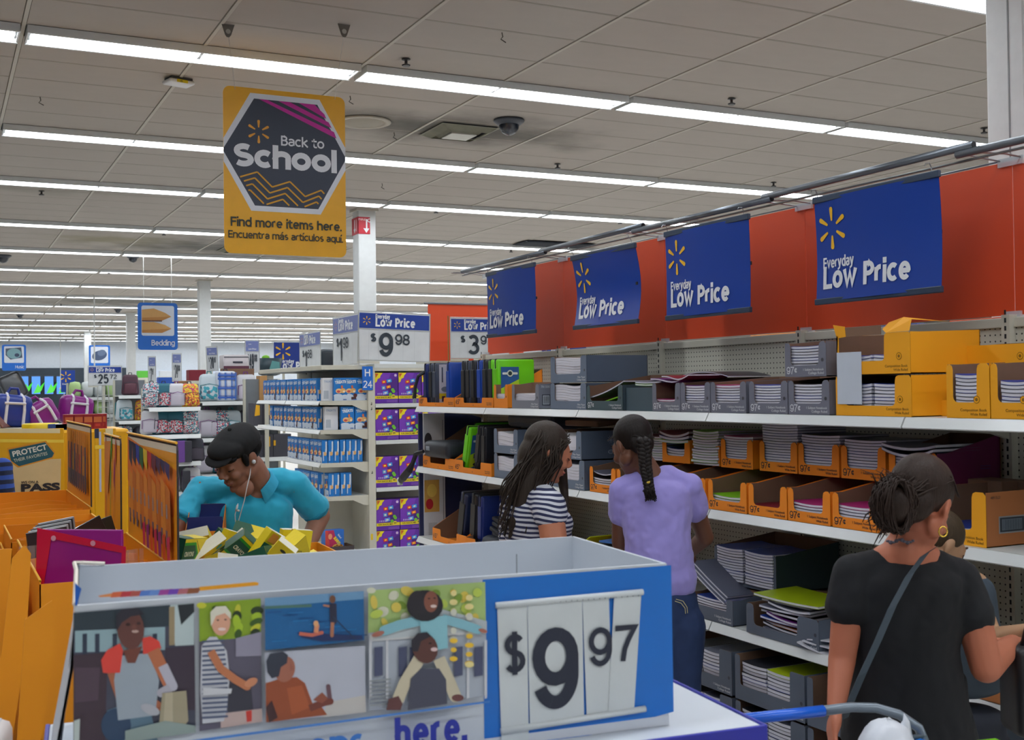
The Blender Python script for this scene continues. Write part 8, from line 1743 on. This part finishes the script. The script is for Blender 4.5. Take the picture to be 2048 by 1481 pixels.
# ---------------------------------------------------------------- children
def child_behind():
    o, J = person('child with short brown hair partly hidden behind the woman in black', 1925, 3.68); J0 = J; J = lambda x, y, d: J0(x, y, d + .08)
    ms = skin('skin_child', (176, 136, 104)); Rt = headR(105, 34, 0); hc = J(1880, 1090, 3.58); g = G(); s = .84
    head(g, hc, Rt, s); caps(g, [hc + Vector((-.01, .01, -.05)), J(1895, 1135, 3.6)], [.042, .045]); hull(g, [J(1910, 1160, 3.6), J(1920, 1260, 3.62), J(1925, 1370, 3.62)], [.10, .10, .105], [.08, .085, .09])
    sr = J(1950, 1190, 3.62); er = J(1985, 1275, 3.5); wr = J(2052, 1262, 3.42); caps(g, [sr, er], [.036, .031]); caps(g, [er, wr], [.031, .022]); hand(g, wr, wr - er, (0, 0, 1), .75, .5)
    sl = J(1875, 1190, 3.62); el = J(1860, 1290, 3.7); caps(g, [sl, el, J(1880, 1340, 3.85)], [.035, .03, .022]); hand(g, J(1880, 1340, 3.85), (0, 1, 0), (0, 0, 1), .75, .5, -1)
    legs(g, .66, .0, .02, (.07, .048, .036), .065, foot=1); soft(g.build('body', ms, o), .006, 4); face_bits(o, hc, Rt, s, (80, 60, 46), (170, 110, 100))
    hm = hairmat('hair_light_brown', (92, 74, 54)); T = lambda p: hc + Rt @ (Vector(p) * s); g = G(); g.ball(T((0, .025, .042)), (.08 * s, .097 * s, .088 * s), 20, 12, rot=Rt); soft(g.build('hair', hm, o), .006, 3)
    g = G(); hull(g, [J(1905, 1150, 3.6), J(1912, 1180, 3.6), J(1925, 1370, 3.62)], [.07, .12, .125], [.06, .095, .105]); caps(g, [sr, sr.lerp(er, .4)], [.05, .046]); caps(g, [sl, sl.lerp(el, .4)], [.05, .046]); soft(g.build('grey_t_shirt', mat('tee_slate', (60, 72, 84), .8), o), .007, 4, .01)
    g = G(); hull(g, [(0, .02, .72), (0, .02, .62)], [.12, .12], [.1, .1]); [caps(g, [(s_ * .065, .02, .62), (s_ * .07, .02, .35)], [.075, .065]) for s_ in (-1, 1)]; soft(g.build('shorts', mat('shorts_dark', (44, 48, 60), .8), o), .009, 3)
    shoes(o, .0, .03, .065, 1, (60, 60, 70), 'shoe_grey')
child_behind()
b_ = onD(2080, 1340, 3.3); o_ = thing('handbag', 'black handbag at the edge beyond the bare elbow', 'bag', (b_.x, b_.y, b_.z - .1), VR)
G().rbox(-.09, -.06, -.08, .2, .08, .17, .02).build('bag_body', mat('handbag_black', (24, 24, 28), .45, bump=.2), o_, True); G().tube([(-.05, 0, .16), (-.02, 0, .28), (.1, 0, .28), (.15, 0, .16)], .008, 6).build('handle', mat('handbag_black', (24, 24, 28), .45), o_, True)
def striped_boy():
    o, J = person('child in a blue and navy striped T-shirt by the yellow header', -22, 7.4); J0 = J; J = lambda x, y, d: J0(x - 12, y + 14, d + .5)
    ms = skin('skin_boy', (196, 140, 104)); g = G(); hc = J(-30, 848, 6.9); Rt = headR(-10, 30, 0); head(g, hc, Rt, .95); caps(g, [hc + Vector((0, .01, -.05)), J(-28, 895, 6.92)], [.045, .05])
    hull(g, [J(-26, 920, 6.92), J(-26, 990, 6.94), J(-26, 1060, 6.94)], [.12, .12, .12], [.09, .09, .1]); s1 = J(16, 922, 6.9); e1 = J(24, 992, 6.86); caps(g, [s1, e1, J(12, 1040, 6.7)], [.045, .038, .028]); hand(g, J(12, 1040, 6.7), (0, -.6, -.5), (0, 0, 1), .85, .5)
    s2 = J(-66, 922, 6.9); caps(g, [s2, J(-72, 992, 6.86), J(-60, 1040, 6.7)], [.045, .038, .028]); hand(g, J(-60, 1040, 6.7), (0, -.6, -.5), (0, 0, 1), .85, .5, -1)
    legs(g, .78, .0, .05, (.08, .052, .04), .075); soft(g.build('body', ms, o), .007, 4); face_bits(o, hc, Rt, .95)
    g = G(); hull(g, [J(-26, 903, 6.92), J(-26, 930, 6.92), J(-26, 1060, 6.94)], [.09, .145, .15], [.07, .11, .115]); caps(g, [J(-20, 915, 6.9), s1, s1.lerp(e1, .78)], [.06, .066, .062]); caps(g, [J(-34, 915, 6.9), s2, J(-70, 975, 6.87)], [.06, .066, .062]); soft(g.build('striped_t_shirt', stripes('blue_navy_stripes', (40, 76, 160), (20, 30, 60), .055), o), .008, 4, .01)
    g = G(); g.ball(hc + Rt @ Vector((0, .025, .045)), (.083, .1, .09), 20, 12, rot=Rt); soft(g.build('hair', hairmat('hair_near_black', (40, 31, 28)), o), .007, 3)
    g = G(); [caps(g, [(s_ * .075, .05, .78), (s_ * .08, .05, .42), (s_ * .09, .07, .1)], [.09, .065, .055]) for s_ in (-1, 1)]; hull(g, [(0, .05, .86), (0, .05, .76)], [.14, .14], [.11, .11]); soft(g.build('jeans', mat('jeans_dark', (36, 50, 84), .8), o), .01, 3); shoes(o, .0, .07, .075, -1, (60, 60, 70), 'shoe_grey')
striped_boy()
